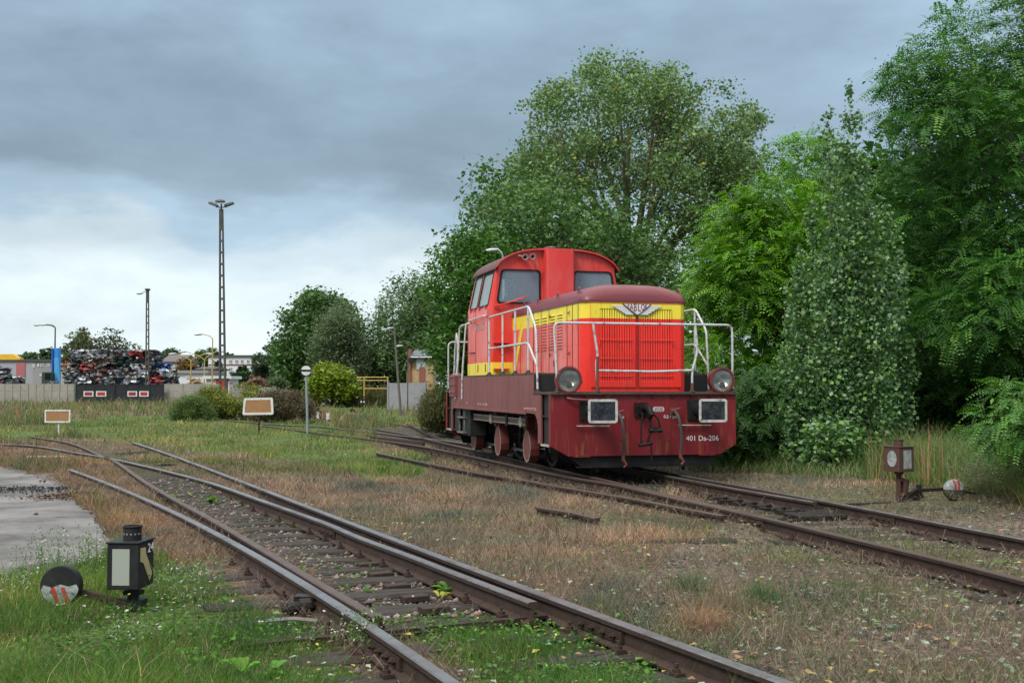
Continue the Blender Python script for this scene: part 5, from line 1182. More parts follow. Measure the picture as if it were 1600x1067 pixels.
# ------------------------------------------------------------------ masts and lamps
M_CONC = paint('mast_concrete', (.085, .082, .070), .85, 0, (.05, .048, .042), 3, .7, .2, 30)
M_METALG = paint('lamp_metal', (.38, .42, .45), .4, .3); M_YPOST = paint('post_yellow', (.42, .30, .06), .5, 0, (.34, .24, .06), 4, .5); M_DPOST = paint('post_dark', (.07, .075, .08), .5, .2)
def lattice_mast(px, ptop, D, wb, wt, rungs, lean, label, heads, grp='lattice masts'):
    b = at(px, 605, D); b.z = 0; H = at(px, ptop, D).z; r = empty('lattice_mast', b, 0, label, 'lighting mast', grp)
    X = lambda z: lean * z / H; Wd = lambda z: (wb + (wt - wb) * z / H) / 2; holes = []; z = .5
    step = (H * .90 - .5) / rungs
    for k in range(rungs):
        z0_, z1_ = .5 + k * step + .06, .5 + (k + 1) * step - .06; holes.append([(X(z0_) - Wd(z0_) * .52, z0_), (X(z0_) + Wd(z0_) * .52, z0_), (X(z1_) + Wd(z1_) * .52, z1_), (X(z1_) - Wd(z1_) * .52, z1_)])
    mb = MB(); mb.holed([(-Wd(0), -.2), (Wd(0), -.2), (lean + Wd(H), H), (lean - Wd(H), H)], holes, UW(0), -wb * .3, wb * .3); mb.build('mast', M_CONC, r)
    if heads == 'triple':
        mb = MB(); mb.tube([(lean, 0, H - .1), (lean, 0, H + .35)], .05, 6)
        for s in (-1, 1): mb.tube([(lean, 0, H + .1), (lean + s * .35, 0, H + .15)], .035, 6)
        mb.build('bracket', M_DPOST, r)
        for s, dy in ((-1, 0), (1, 0), (0, -.3)):
            mb = MB(); c = Vector((lean + s * .50, dy, H + .30 + (.15 if s == 0 else 0))); t = R(22) * -s
            d = Vector((math.cos(t), 0, -math.sin(t))) if s else Vector((1, 0, 0)); up = Vector((-d.z, 0, d.x)) if s else Vector((0, 0, 1))
            d = Vector((1 * math.cos(R(20)), 0, s * math.sin(R(20)))); up = Vector((-d.z, 0, d.x))
            mb.obox(c, d * .30, (0, .2, 0), up * .07); mb.obox(c + up * .09, d * .18, (0, .14, 0), up * .03); mb.build('lamp_head', paint('floodlight_grey', (.12, .13, .13), .5, .2), r, bevel=.03)
    else:
        mb = MB(); mb.tube(smooth_path([(lean, 0, H - .25), (lean - .25, 0, H - .05), (lean - .5, 0, H - .18)], 4), .03, 6); mb.lathe((lean, 0, H), (0, 0, 1), [(0, .1), (.1, .26), (.2, .26), (.25, .1)], 10); mb.build('bracket', M_DPOST, r)
        mb = MB(); mb.lathe((lean - .42, 0, H - .17), (-1, 0, -.12), [(0, .05), (.1, .09), (.4, .12), (.6, .04)], 10); mb.build('lamp_head', M_METALG, r, smooth=True)
lattice_mast(348.5, 327, 75, .46, .22, 15, -.22, 'tall tapering concrete lattice mast with three floodlights on top', 'triple')
lattice_mast(230.5, 455, 108, .36, .24, 14, -.10, 'shorter concrete lattice mast rising before the scrap stack', 'single')
def lamp_post(px, ptop, D, arms, mat, label, lean=0, r0=.09, cat_='street lamp', name='street_lamp', base=605, grp=None, head=None, hs=1.0):
    b = at(px, base, D); b.z = 0; H = at(px, ptop, D).z; r = empty(name, b, 0, label, cat_, grp)
    mb = MB(); mb.tube([(0, 0, -.1), (lean, 0, H - .3)], [r0, r0 * .6], 8)
    for dx, dz in arms: mb.tube(smooth_path([(lean, 0, H - .35), (lean + dx * .3, 0, H - .1 + dz * .3), (lean + dx, 0, H + dz)], 4), r0 * .5, 6)
    mb.build('post', mat, r)
    for dx, dz in arms:
        s = 1 if dx > 0 else -1; mb = MB(); mb.lathe((lean + dx, 0, H + dz), (s, 0, -.08), [(-.05 * hs, .05 * hs), (.15 * hs, .10 * hs), (.55 * hs, .12 * hs), (.8 * hs, .05 * hs)], 10); mb.build('lamp_head', head or M_METALG, r, smooth=True)
lamp_post(331.5, 524, 115, [(-1.0, .12)], M_YPOST, 'tallest yellow street lamp with one short arm, left of the lattice mast', grp='yellow street lamps')
lamp_post(319, 557, 122, [(-1.9, .5), (1.3, .55)], M_YPOST, 'yellow street lamp with two arms, close beside the tallest one', grp='yellow street lamps')
lamp_post(298, 559, 126, [(-1.6, .45), (1.6, .45)], M_YPOST, 'two-armed yellow street lamp nearest the timber pile', grp='yellow street lamps')
lamp_post(85, 507, 125, [(-.9, .0), (-1.5, -.03)], M_DPOST, 'dark street lamp with a long arm above the blue crane column', r0=.12)
lamp_post(627, 516, 62, [(-.35, .05), (-.05, .12)], paint('post_wood', (.13, .12, .105), .8), 'leaning wooden lamp post before the willow trees', lean=-.35, r0=.075, hs=.45)
lamp_post(637, 541, 66, [(-.28, .03)], M_CONC, 'short lamp post with a pale head at the brick hut corner', r0=.04, hs=.5)
lamp_post(787, 391, 33, [(-.16, .02)], M_METALG, 'street lamp whose pale head peeks over the cab roof', r0=.05, hs=.42, head=paint('lamp_pale', (.5, .53, .55), .35))
for i, (px, pt) in enumerate(((431.5, 564), (439.5, 562), (449.5, 558))):
    b = at(px, 605, 105); b.z = 0; mb = MB(); mb.tube([(0, 0, -.1), (0, 0, at(px, pt, 105).z)], .07, 6); mb.tube([(0, 0, at(px, pt, 105).z - .1), (0, 0, at(px, pt, 105).z)], .1, 6); o = mb.build('flag_pole', paint('pole_pale', (.45, .5, .52), .4, .3)); o.location = b
    tag(o, ('left pale bare pole before the dark trees', 'middle pale bare pole before the dark trees', 'right and tallest pale bare pole before the dark trees')[i], 'pole', 'pale poles before the trees')

# ------------------------------------------------------------------ walls, gates, yellow barrier
M_WALL = paint('precast_concrete', (.30, .285, .25), .85, 0, (.22, .21, .185), 1.2, .7, .15, 20, c3=(.15, .14, .12), s3=3, a3=.4)
def precast_wall(px0, px1, D0, D1, H, step, label, mat=None, rows=3):
    a, b = at(px0, 605, D0), at(px1, 605, D1); a.z = b.z = 0; L = (b - a).length; ang = math.atan2(b.y - a.y, b.x - a.x)
    r = empty('concrete_wall', a, ang, label, 'wall'); n = max(1, round(L / step)); s = L / n
    mb = MB()
    for i in range(n):
        for k in range(rows): mb.box(i * s + .06, (i + 1) * s - .06, -.025, .025, k * H / rows + (.012 if k else -.2), (k + 1) * H / rows)
    mb.build('panels', mat or M_WALL, r)
    for i in range(n + 1):
        o = box_part('wall_post', r, mat or M_WALL, (-.06, .06, -.07, .07, -.2, H + .03)) if i == 0 else first.copy()
        if i == 0: first = o
        else: col.objects.link(o); o.parent = r; o.location = (i * s, 0, 0)
    return r
precast_wall(-260, 117, 103, 102, 1.83, 1.39 * .5, 'pale precast concrete wall left of the black gates')
precast_wall(255, 345, 102, 102, 1.83, 1.6, 'grey concrete wall between the black gates and the goldenrod')
precast_wall(360, 492, 104, 106, 1.55, 1.5, 'low pale concrete wall behind the brown bushes', paint('wall_pale', (.33, .33, .31), .85, 0, (.25, .25, .24), 1.5, .6))
precast_wall(607, 665, 77, 75, 1.82, 2.4, 'grey concrete wall right of the yellow barrier', paint('wall_grey', (.24, .25, .26), .85, 0, (.18, .19, .2), 1.5, .6), 1)
g = at(117.5, 605, 101.5); g.z = 0; k = 101.5 / F_PX
gate = empty('yard_gate', g, 0, 'pair of black sheet metal gates with four red and white plates', 'gate')
M_GATE = paint('gate_black', (.020, .024, .028), .6, 0, (.035, .038, .04), 1.5, .7)
for a, b in ((0, 60), (61.5, 136.5)):
    mb = MB(); W0, W1 = a * k, b * k; mb.box(W0 + .03, W1 - .03, -.02, .02, .08, 1.72); n = 4
    for i in range(n + 1): x = W0 + .05 + (W1 - W0 - .1) * i / n; mb.box(x - .03, x + .03, -.045, -.02, .05, 1.75)
    mb.box(W0 + .02, W1 - .02, -.045, .0, 1.70, 1.77); mb.box(W0 + .02, W1 - .02, -.045, .0, .04, .10); leaf = mb.build('gate_leaf', M_GATE, gate)
    for p0, p1, m in (((13.5, 29, 'old'), (33, 49, 'new')) if a == 0 else ((82, 97, 'old'), (100.5, 115, 'new'))):
        zc = .98; mb = MB(); mb.box(p0 * k, p1 * k, -.06, -.05, zc - .23, zc + .23); w = mb.build('warning_plate', M_WHITE, leaf)
        mb = MB(); mb.box(p0 * k + .10, p1 * k - .10, -.064, -.058, zc - .15, zc + .15); mb.build('red_field', M_SIGNRED if m == 'new' else paint('sign_red_old', (.25, .03, .04), .6), leaf)
for x in (-.02, 61 * k, 137.3 * k): box_part('gate_post', gate, M_GATE if x > 0 else paint('post_green', (.10, .16, .10), .7), (x - .07, x + .07, -.08, .08, -.1, 1.86))
box_part('kerb_slab', None, M_WALL, (0, 11, -.1, .5, -.1, .10)); o = bpy.data.objects['kerb_slab']; o.location = gnd(118, 634); tag(o, 'long low concrete kerb in front of the black gates', 'kerb')
b = at(569, 605, 81); b.z = 0; Y = empty('barrier', b, R(-3), 'yellow tubular barrier with two rails before the willow trees', 'barrier'); W = 38 * 81 / F_PX
for z in (2.22, 2.0, 1.45):
    mb = MB(); mb.tube([(0 if z < 1.5 else -.5, 0, z), (W, 0, z)], .04, 6); mb.build('rail', M_YPOST, Y)
for x in (0, W * .98): mb = MB(); mb.tube([(x, 0, -.05), (x, 0, 2.2)], .05, 6); mb.build('post', M_YPOST, Y)

# ------------------------------------------------------------------ scrap yard
M_SCRAP = attr_mat('scrap', .38, .55, 9, .5, .8)
SC = [(.05, .055, .06), (.10, .11, .115), (.035, .037, .04), (.20, .22, .24), (.34, .37, .40), (.09, .055, .045), (.30, .03, .03), (.03, .07, .22), (.03, .12, .10), (.12, .10, .08)]
SW = [6, 6, 6, 4, 3, 3.5, .45, .45, .5, 2]
def bale_mesh(seed, w, d, h, c):
    r = np.random.default_rng(seed); n = 7; faces = []; V = []; F = []
    for ax_, sg in ((0, 1), (0, -1), (1, 1), (1, -1), (2, 1)):
        u = np.linspace(-.5, .5, n); A, B = np.meshgrid(u, u, indexing='ij'); P = np.zeros((n * n, 3)); o = [i for i in range(3) if i != ax_]
        P[:, o[0]] = A.ravel(); P[:, o[1]] = B.ravel(); P[:, ax_] = sg * .5
        b = sum(len(v) for v in V); V.append(P); i = (np.arange(n - 1)[:, None] * n + np.arange(n - 1)[None]).ravel() + b; F.append(np.stack([i, i + 1, i + n + 1, i + n], 1))
    V = np.concatenate(V); F = np.concatenate(F); key = np.round(V * 100).astype(int); _, inv = np.unique(key, axis=0, return_inverse=True); inv = inv.ravel(); J = r.normal(size=(inv.max() + 1, 3)) * .085; V = V + J[inv]
    V = V * np.array((w, d, h)) + np.array((0, 0, h / 2)); m = len(F); VV = V[F].reshape(-1, 3); FF = np.arange(m * 4).reshape(m, 4)
    k = r.choice(len(SC), m, p=np.array(SW) / sum(SW)); cc = np.array(SC)[k]; own = (r.random(m) < .74)[:, None]; cc = np.where(own, np.array(c)[None], cc) * (.5 + 1.0 * r.random((m, 1)))
    return np_mesh('scrap_bale', VV, FF, np.repeat(cc, 4, 0))
CN = ['black', 'dark grey', 'soot black', 'silver grey', 'pale silver', 'rust brown', 'red', 'blue', 'green', 'brown']
def bale(x, y, z, ci, w, d, h, lab, grp):
    o = link('scrap_bale', bale_mesh(random.randrange(10 ** 6), w, d, h, SC[ci]), M_SCRAP); o.location = (x, y, z); o.rotation_euler = (random.uniform(-.04, .04), random.uniform(-.05, .05), random.uniform(-.12, .12)); tag(o, lab, 'scrap bale', grp)
ORD = ['bottom', 'second', 'third', 'fourth', 'fifth', 'sixth', 'seventh', 'eighth']
NUM = ['first', 'second', 'third', 'fourth', 'fifth', 'sixth', 'seventh', 'eighth', 'ninth', 'tenth', 'eleventh']
fixed = {(5, 1): 6, (5, 7): 7, (7, 5): 6, (6, 4): 8, (6, 0): 0, (7, 1): 4, (7, 2): 3, (3, 2): 5, (3, 9): 5, (4, 8): 4, (2, 10): 4, (3, 7): 6}
D = 113.0; k = D / F_PX
rows = [(95, 278), (98, 277), (104, 277), (106, 276), (108, 274), (109, 262), (112, 250), (114, 243)]
for ri, (a, b) in enumerate(rows):
    X0, X1 = (a - 800) * k, (b - 800) * k; n = max(1, round((X1 - X0) / 1.12)); n = min(n, 11)
    for ci in range(n):
        c = fixed.get((ri, ci), random.choices(range(len(SC)), SW)[0]); w = (X1 - X0) / n
        bale(X0 + (ci + .5) * w + random.uniform(-.06, .06), D + random.uniform(-.25, .25) + (ri > 4) * .3, ri * .625 + random.uniform(-.03, .03), c, w * 1.08, 1.3, .68,
             f'{CN[c]} car bale, {NUM[ci]} from left in the {ORD[ri]} row of the big stack', 'crushed car bales in the big stack')
for (px, z, c) in ((262, .6, 4), (284, 0, 4), (72, 0, 0), (84, 0, 1)):
    bale((px - 800) * k, D - 1.3, z, c, 1.3, 1.1, .75, {262: 'pale silver bale in front of the big stack', 284: 'silver bale at the foot of the big stack by the timber', 72: 'black low bale below the blue crane column', 84: 'grey low bale below the blue crane column'}[px], 'loose crushed car bales')
rows = [(-60, 60), (-60, 60), (-60, 52), (-60, 34)]
for ri, (a, b) in enumerate(rows):
    X0, X1 = (a - 800) * k, (b - 800) * k; n = round((X1 - X0) / 1.3)
    for ci in range(n):
        if X0 + (ci + 1) * 1.3 < -49.6: continue
        c = 6 if (ri == 2 and ci == n - 2) else (4 if (ri == 2 and ci in (n - 3,)) else random.choices(range(len(SC)), SW)[0]); w = (X1 - X0) / n
        bale(X0 + (ci + .5) * w, D - 3 + random.uniform(-.2, .2), ri * .8, c, w * 1.08, 1.2, .88, f'{CN[c]} car bale, {NUM[n - 1 - ci]} from right in the {ORD[ri]} row of the left stack', 'crushed car bales in the left stack')
# crane column and cabin
cb = at(90, 605, 119); cb.z = 0; K = empty('scrap_crane', cb, 0, 'bright blue crane boom standing upright beside a dark green cabin', 'crane'); k = 119 / F_PX
M_BLUE = paint('crane_blue', (.02, .20, .62), .45, 0, (.05, .30, .70), 2, .6); M_BLUED = paint('crane_blue_dark', (.012, .07, .26), .5)
mb = MB(); mb.prism([(-8 * k, .0), (3 * k, .0), (2 * k, EYE + 61 * k), (-8 * k, EYE + 61 * k)], UW(0), -.4, .4); mb.build('boom', M_BLUE, K)
mb = MB(); mb.prism([(-5.5 * k, 1.5), (-3.5 * k, 1.5), (-5 * k, EYE + 60 * k), (-7 * k, EYE + 60 * k)], UW(-.45), -.1, .1); mb.build('boom_web', M_BLUED, K)
for i in range(4):
    mb = MB(); mb.tube([((-1 + i * 1.6 - .5) * k * 1.0, -.6, EYE + 46 * k), ((1.2 + i * 2.3 - .5) * k, -.6, .8)], .075, 6); mb.build('hydraulic_ram', paint('ram_pale', (.10, .42, .75), .4, .2), K)
mb = MB(); mb.box(-17 * k, -1.5 * k, -1.4, -.5, .3, EYE + 24 * k); mb.build('cabin', paint('cabin_green', (.03, .055, .045), .6), K, bevel=.1); mb = MB(); mb.box(-11.5 * k, -3 * k, -1.43, -1.38, EYE + 12 * k, EYE + 22 * k); mb.build('cabin_window', paint('window_dark', (.012, .014, .016), .2), K)
cb = at(0, 605, 128); cb.z = 0; K2 = empty('gantry_crane', cb, 0, 'yellow gantry crane beam above the left scrap stack', 'crane'); k = 128 / F_PX
M_GY = paint('gantry_yellow', (.70, .42, .02), .5, 0, (.5, .3, .03), 2, .5)
mb = MB(); mb.prism([(-60 * k, EYE + 43 * k), (33 * k, EYE + 43 * k), (33 * k, EYE + 46 * k), (28 * k, EYE + 46.5 * k), (22 * k, EYE + 51.5 * k), (-60 * k, EYE + 51 * k)], UW(0), -.5, .5); mb.build('beam', M_GY, K2); box_part('leg', K2, M_GY, (-52 * k, -49 * k, -.3, .3, 0, EYE + 43 * k))

# ------------------------------------------------------------------ far buildings
M_WIN = paint('far_window', (.06, .075, .09), .2); M_WFR = paint('far_frame', (.60, .62, .63), .6)
def building(px0, px1, ptop, D, depth, wall, roofm, label, wins=(), roofh=0, name='building', gable=0, eave=.3):
    k = D / F_PX; b = at(px0, 605, D); b.z = 0; r = empty(name, b, 0, label, 'building'); W = (px1 - px0) * k; H = EYE + (HZ - ptop) * k
    box_part('wall', r, wall, (0, W, 0, depth, -.3, H))
    if gable:
        mb = MB(); g_ = gable * k; mb.prism([(-eave, H), (-eave, H + .15), (depth / 2, H + g_), (depth + eave, H + .15), (depth + eave, H)], lambda a, b_, t: (t, a, b_), -eave, W + eave); mb.build('roof', roofm, r)
    else: box_part('roof', r, roofm, (-eave, W + eave, -eave, depth + eave, H, H + .3 + roofh))
    for (x0, x1, y0, y1) in wins:
        X0, X1, Z0, Z1 = (x0 - px0) * k, (x1 - px0) * k, EYE + (HZ - y1) * k, EYE + (HZ - y0) * k
        mb = MB(); mb.holed([(X0, Z0), (X1, Z0), (X1, Z1), (X0, Z1)], [[(X0 + .08, Z0 + .08), (X1 - .08, Z0 + .08), (X1 - .08, Z1 - .08), (X0 + .08, Z1 - .08)]], UW(0), -.10, .0); mb.box((X0 + X1) / 2 - .04, (X0 + X1) / 2 + .04, -.09, .0, Z0 + .08, Z1 - .08); w = mb.build('window', M_WFR, r)
        box_part('pane', w, M_WIN, (X0 + .02, X1 - .02, -.06, -.01, Z0 + .02, Z1 - .02))
    return r, k, H
M_WHB = paint('render_white', (.62, .64, .66), .8, 0, (.54, .56, .58), 1, .4); M_GRB = paint('render_grey', (.26, .26, .26), .8, 0, (.22, .22, .22), .6, .5); M_DRF = paint('roof_dark', (.07, .075, .08), .7)
wins = [(x, x + 5, 562, 567.5) for x in (330, 340, 357.5, 367, 375.5, 385, 394.5)] + [(x, x + 5, 574, 580.5) for x in (331, 357.5, 385, 395)]
r, k, H = building(325, 412, 557.5, 205, 12, M_WHB, M_DRF, 'long white two storey building with a flat dark roof, behind the tall mast', wins)
box_part('string_course', r, paint('course_red', (.20, .05, .045), .7), (0, 87 * k, -.12, -.0, EYE + 34.5 * k, EYE + 35.8 * k)); box_part('chimney', r, M_DRF, (70 * k, 72 * k, 4, 5, H, H + .9))
r, k, H = building(396, 405, 577, 150, 4, paint('kiosk_cream', (.42, .36, .28), .8), M_DRF, 'small cream hut with a steep dark pointed roof beside the hedge', (), gable=9)
wins = [(51, 54, 568, 574), (58.5, 61, 568, 573), (63, 68, 568, 573), (73, 78, 568, 573), (62, 65, 584, 588), (67, 70, 584, 588)]
r, k, H = building(51, 99, 564.5, 190, 14, M_GRB, M_DRF, 'grey flat roofed building behind the scrap yard, left of the blue crane', wins)
r, k, H = building(-40, 51, 564, 192, 14, paint('render_pale', (.33, .34, .37), .8), M_DRF, 'pale building with a pink panel at the far left', [(8, 12, 575, 580)]); box_part('pink_panel', r, paint('panel_pink', (.36, .13, .13), .7), (65 * k, 79 * k, -.12, 0, .5, H - .2))
building(94, 110, 571, 175, 8, paint('house_cream', (.40, .37, .33), .8), paint('tile_orange', (.36, .10, .05), .8), 'house with an orange tiled roof between the crane and the scrap', [(104, 106, 582, 586)], gable=10)
building(254, 283, 566, 185, 9, paint('house_beige', (.38, .34, .28), .8), paint('tile_grey', (.13, .12, .11), .8), 'house with a grey roof peeping over the right end of the scrap', [(270, 273, 570, 574)], gable=13)
building(277, 322, 583, 132, 8, M_WHB, paint('roof_grey', (.25, .27, .28), .6), 'low white shed behind the yellow street lamps', [(291, 296, 587, 591)])
building(308, 332, 578, 160, 8, paint('wall_ochre', (.42, .25, .06), .8), M_DRF, 'ochre hut with a dark gabled roof behind the yellow street lamps', (), gable=6)
building(322, 358, 592, 121, 4, M_WHB, M_WHB, 'long white container shed behind the tall mast', ())
rd = empty('site_shed', at(337, 605, 117) * 1, 0, 'red door cabin beneath the tall mast', 'shed'); rd.location.z = 0; box_part('wall', rd, paint('shed_red', (.42, .03, .03), .6), (0, .95, 0, 1.2, 0, 2.3), .02); box_part('roof', rd, M_DRF, (-.1, 1.05, -.1, 1.3, 2.3, 2.42))
# brick hut on the right with scaffold-like crumbling plaster
D = 80; k = D / F_PX; b = at(640, 605, D); b.z = 0; r = empty('signal_hut', b, R(0), 'derelict two storey brick hut with peeling ochre plaster, half hidden by the trees', 'building')
M_BRK = paint('brick_red', (.26, .10, .07), .85, 0, (.18, .08, .06), 6, .8, .3, 30); M_PL = paint('plaster_ochre', (.42, .30, .16), .85, 0, (.30, .17, .10), 1.6, .95, c3=(.30, .12, .08), s3=3, a3=.8)
box_part('wall', r, M_PL, (0, 36 * k, 0, 4, -.2, EYE + 47 * k)); box_part('brick_pier', r, M_BRK, (-1.8 * k, 1.6 * k, -.15, 1.2, -.2, EYE + 60 * k)); box_part('white_panel', r, paint('panel_bluewhite', (.42, .48, .50), .7, 0, (.3, .28, .25), 1.4, .7), (10 * k, 25 * k, -.05, 0, EYE + 28 * k, EYE + 44 * k))
box_part('brick_patch', r, M_BRK, (15 * k, 24 * k, -.06, 0, 1.6, EYE + 32 * k)); mb = MB(); mb.prism([(-.3, EYE + 47 * k), (-.3, EYE + 49 * k), (3.0, EYE + 60 * k), (4.3, EYE + 49 * k), (4.3, EYE + 47 * k)], lambda a, b_, t: (t, a, b_), 1.8 * k, 38 * k); mb.build('roof', paint('roof_slate', (.12, .135, .15), .6), r)
mb = MB(); mb.tube([(2 * k, -.3, EYE + 46.5 * k), (38 * k, -.3, EYE + 46.5 * k)], .06, 6); mb.build('gutter', M_METALG, r); mb = MB(); mb.lathe((3 * k, -.2, EYE + 42 * k), (0, -1, 0), [(0, .22), (.15, .2)], 12); mb.build('lamp', M_LAMPBLACK, r); box_part('porch', r, M_PL, (-5 * k, -1.9 * k, .2, 1.5, -.2, EYE + 22 * k))
# timber pile, boards, rubble behind the wall
def heap(name, px0, px1, ptop, D, c1, c2, label, cat_, n, sz):
    k = D / F_PX; X0, X1 = (px0 - 800) * k, (px1 - 800) * k; H = EYE + (HZ - ptop) * k; mb = MB(); rs = random.Random(n)
    for i in range(n):
        t = rs.random(); x = X0 + (X1 - X0) * t; hh = H * (1 - abs(2 * t - 1) ** 2.2); z = hh * rs.random() ** .5; d = Vector((rs.uniform(-1, 1), rs.uniform(-1, 1), rs.uniform(-.3, .3))).normalized()
        mb.bar(Vector((x, D + rs.uniform(-1.2, 1.2) * (1 - z / H * .6), z)) - d * sz, Vector((x, D + rs.uniform(-1, 1) * .2, z)) + d * sz, sz * .35, sz * .3)
    tag(mb.build(name, paint(name + '_mat', c1, .8, 0, c2, 3, .9)), label, cat_, kind='stuff')
heap('timber_pile', 282, 330, 592.5, 110, (.42, .30, .16), (.25, .17, .10), 'heap of sawn pale timber pieces behind the concrete wall', 'timber', 260, .35)
heap('rusty_scrap_heap', 378, 425, 592, 112, (.13, .055, .04), (.20, .17, .14), 'low heap of rusty scrap and beams behind the pale wall', 'scrap heap', 160, .8)
heap('mixed_rubble', 440, 478, 595, 112, (.35, .12, .04), (.25, .27, .28), 'orange and grey rubble heap behind the pale wall', 'rubble', 120, .4)
heap('loose_scrap', 56, 110, 598, 108, (.09, .095, .10), (.2, .2, .2), 'loose dark scrap lying below the blue crane', 'scrap', 200, .4)
# ------------------------------------------------------------------ trees
def poly_in(P, x, y): return inside(np.array(P, float), x, y)
def edge_dist(P, x, y):
    P = np.array(P, float); d = np.full(x.shape, 1e9)
    for i in range(len(P)):
        a, b = P[i], P[(i + 1) % len(P)]; v = b - a; t = np.clip(((x - a[0]) * v[0] + (y - a[1]) * v[1]) / (v @ v + 1e-9), 0, 1); d = np.minimum(d, np.hypot(x - a[0] - t * v[0], y - a[1] - t * v[1]))
    return d
def px_world(px, py, Y):
    x = (px - 800) / F_PX; z = (533.5 - py) / F_PX; c, s = math.cos(PITCH), math.sin(PITCH); ry, rz = c - z * s, s + z * c
    return np.stack([x / ry * Y, Y + 0 * x, EYE + rz / ry * Y], -1)
def boughs(out, D, n, rb, T):
    'bough centres inside an outline seen at distance D; the crown is up to 2T thick'
    P = np.array(out, float); k = D / F_PX; X = []; tries = 0
    pts = np.zeros((0, 2))
    while len(pts) < n and tries < 60:
        q = P.min(0) + (P.max(0) - P.min(0)) * rng.random((n * 3, 2)); q = q[poly_in(P, q[:, 0], q[:, 1])]; pts = np.concatenate([pts, q]); tries += 1
    pts = pts[:n]; e = edge_dist(P, pts[:, 0], pts[:, 1]) * k
    r = rb * (.55 + .75 * rng.random(n)); r = np.minimum(r, e * .9 + .25 * rb)
    half = np.minimum(T, np.sqrt(np.clip(e, 0, None) * T * 1.2)); u = rng.random(n) * 2 - 1; u = np.sign(u) * np.abs(u) ** .6
    W = px_world(pts[:, 0], pts[:, 1], D); W = W + np.stack([W[:, 0] / D, np.ones(n), (W[:, 2] - EYE) / D], 1) * (u * half)[:, None]
    return W, r
def clumps(W, r, per, up=.25):
    'clump centres near the surface of each bough'
    n = len(W); idx = rng.choice(n, n * per, p=r ** 1.5 / (r ** 1.5).sum()); d = rng.normal(size=(len(idx), 3)); d /= np.linalg.norm(d, axis=1)[:, None]; d[:, 2] += up * rng.random(len(idx)); rad = r[idx] * (.55 + .5 * rng.random(len(idx)))
    return W[idx] + d * rad[:, None] * np.array((1, 1, .8)), d, idx
def tree_shell(name, label, cat_, base, H, W, r, limb_r, nlimb=9, group=None, stems=1, bark=None):
    t = empty(name, (float(base[0]), float(base[1]), hz_at(base[0], base[1])), 0, label, cat_, group)
    bark = bark or paint('bark_grey', (.10, .085, .065), .9, 0, (.055, .048, .04), 5, .8, .6, 30); mb = MB(); rs = random.Random(int(abs(base[0]) * 100) + 3)
    B = Vector((float(base[0]), float(base[1]), -.1)); org = Vector(t.location)
    order = np.argsort(-r)[:nlimb * 3]; rs.shuffle(lst := list(order)); lst = lst[:nlimb]; top = float(W[:, 2].max())
    for s in range(stems):
        fx = Vector((rs.uniform(-.1, .1), 0, 0)) * stems * limb_r * 12; c = Vector((float(W[:, 0].mean()), float(W[:, 1].mean()), top * .80)) + Vector((rs.uniform(-1, 1), rs.uniform(-.5, .5), 0)) * limb_r * 5 * (stems > 1)
        path = smooth_path([B + fx - org, (B + fx).lerp(c, .35) + Vector((rs.uniform(-.2, .2), 0, 0)) * limb_r * 3 - org, (B + fx).lerp(c, .7) - org, c - org], 4); n = len(path)
        mb.tube(path, [limb_r * (1 - .85 * i / (n - 1)) * (1.25 if i == 0 else 1) / stems ** .5 for i in range(n)], 9)
    for i in lst:
        q = Vector(W[i].tolist()); s = rs.uniform(.25, .6); f = Vector((B.x + (W[:, 0].mean() - B.x) * s, B.y + (W[:, 1].mean() - B.y) * s, top * .8 * s)); f = Vector((float(f.x), float(f.y), min(float(f.z), q.z)))
        m = f.lerp(q, .5) + Vector((0, 0, (q - f).length * .12)); path = smooth_path([f - org, m - org, q - org], 4); n = len(path); mb.tube(path, [limb_r * .42 * (1 - .85 * j / (n - 1)) for j in range(n)], 6)
        for k2 in range(3):
            e = q + Vector((rs.uniform(-1, 1), rs.uniform(-1, 1), rs.uniform(-.2, 1))).normalized() * float(r[i]) * .9; mb.tube([m.lerp(q, .6) - org, e - org], [limb_r * .14, limb_r * .03], 5)
    mb.build('trunk', bark, t, smooth=True); return t
def leaf_tree(name, label, cat_, out, D, nb, rb, T, per, leaves, spread, size, pal, wt, base, limb_r, group=None, asp=.7, flat=.35, mat=None, extra=None, droop=0, nlimb=9, bark=None):
    W, r = boughs(out, D, nb, rb, T); t = tree_shell(name, label, cat_, base, 0, W, r, limb_r, nlimb, group, bark=bark)
    C, d, idx = clumps(W, r, per); n = len(C); bt = (.82 + .36 * rng.random(len(W)))[idx] * (.85 + .3 * rng.random(n))
    i = np.repeat(np.arange(n), leaves); off = rng.normal(size=(len(i), 3)) * spread * np.array((1, 1, .65 + droop)); P = C[i] + off
    if droop: P[:, 2] -= np.abs(rng.normal(size=len(i))) * droop * spread
    c = pick(pal, wt, len(i), .22) * bt[i][:, None]; P -= np.array(t.location)
    s = size * (.6 + .8 * rng.random(len(i)))
    V, F, Cc = diamonds(P[:, 0], P[:, 1], P[:, 2], s, flat, c, asp, .3)
    o = link('crown', np_mesh('crown', V, F, Cc), mat or M_TLEAF, t); return t
M_TLEAF = foliage('tree_leaf', .32, .5, .35); M_SHEEN = foliage('poplar_leaf', .25, .42, .4)
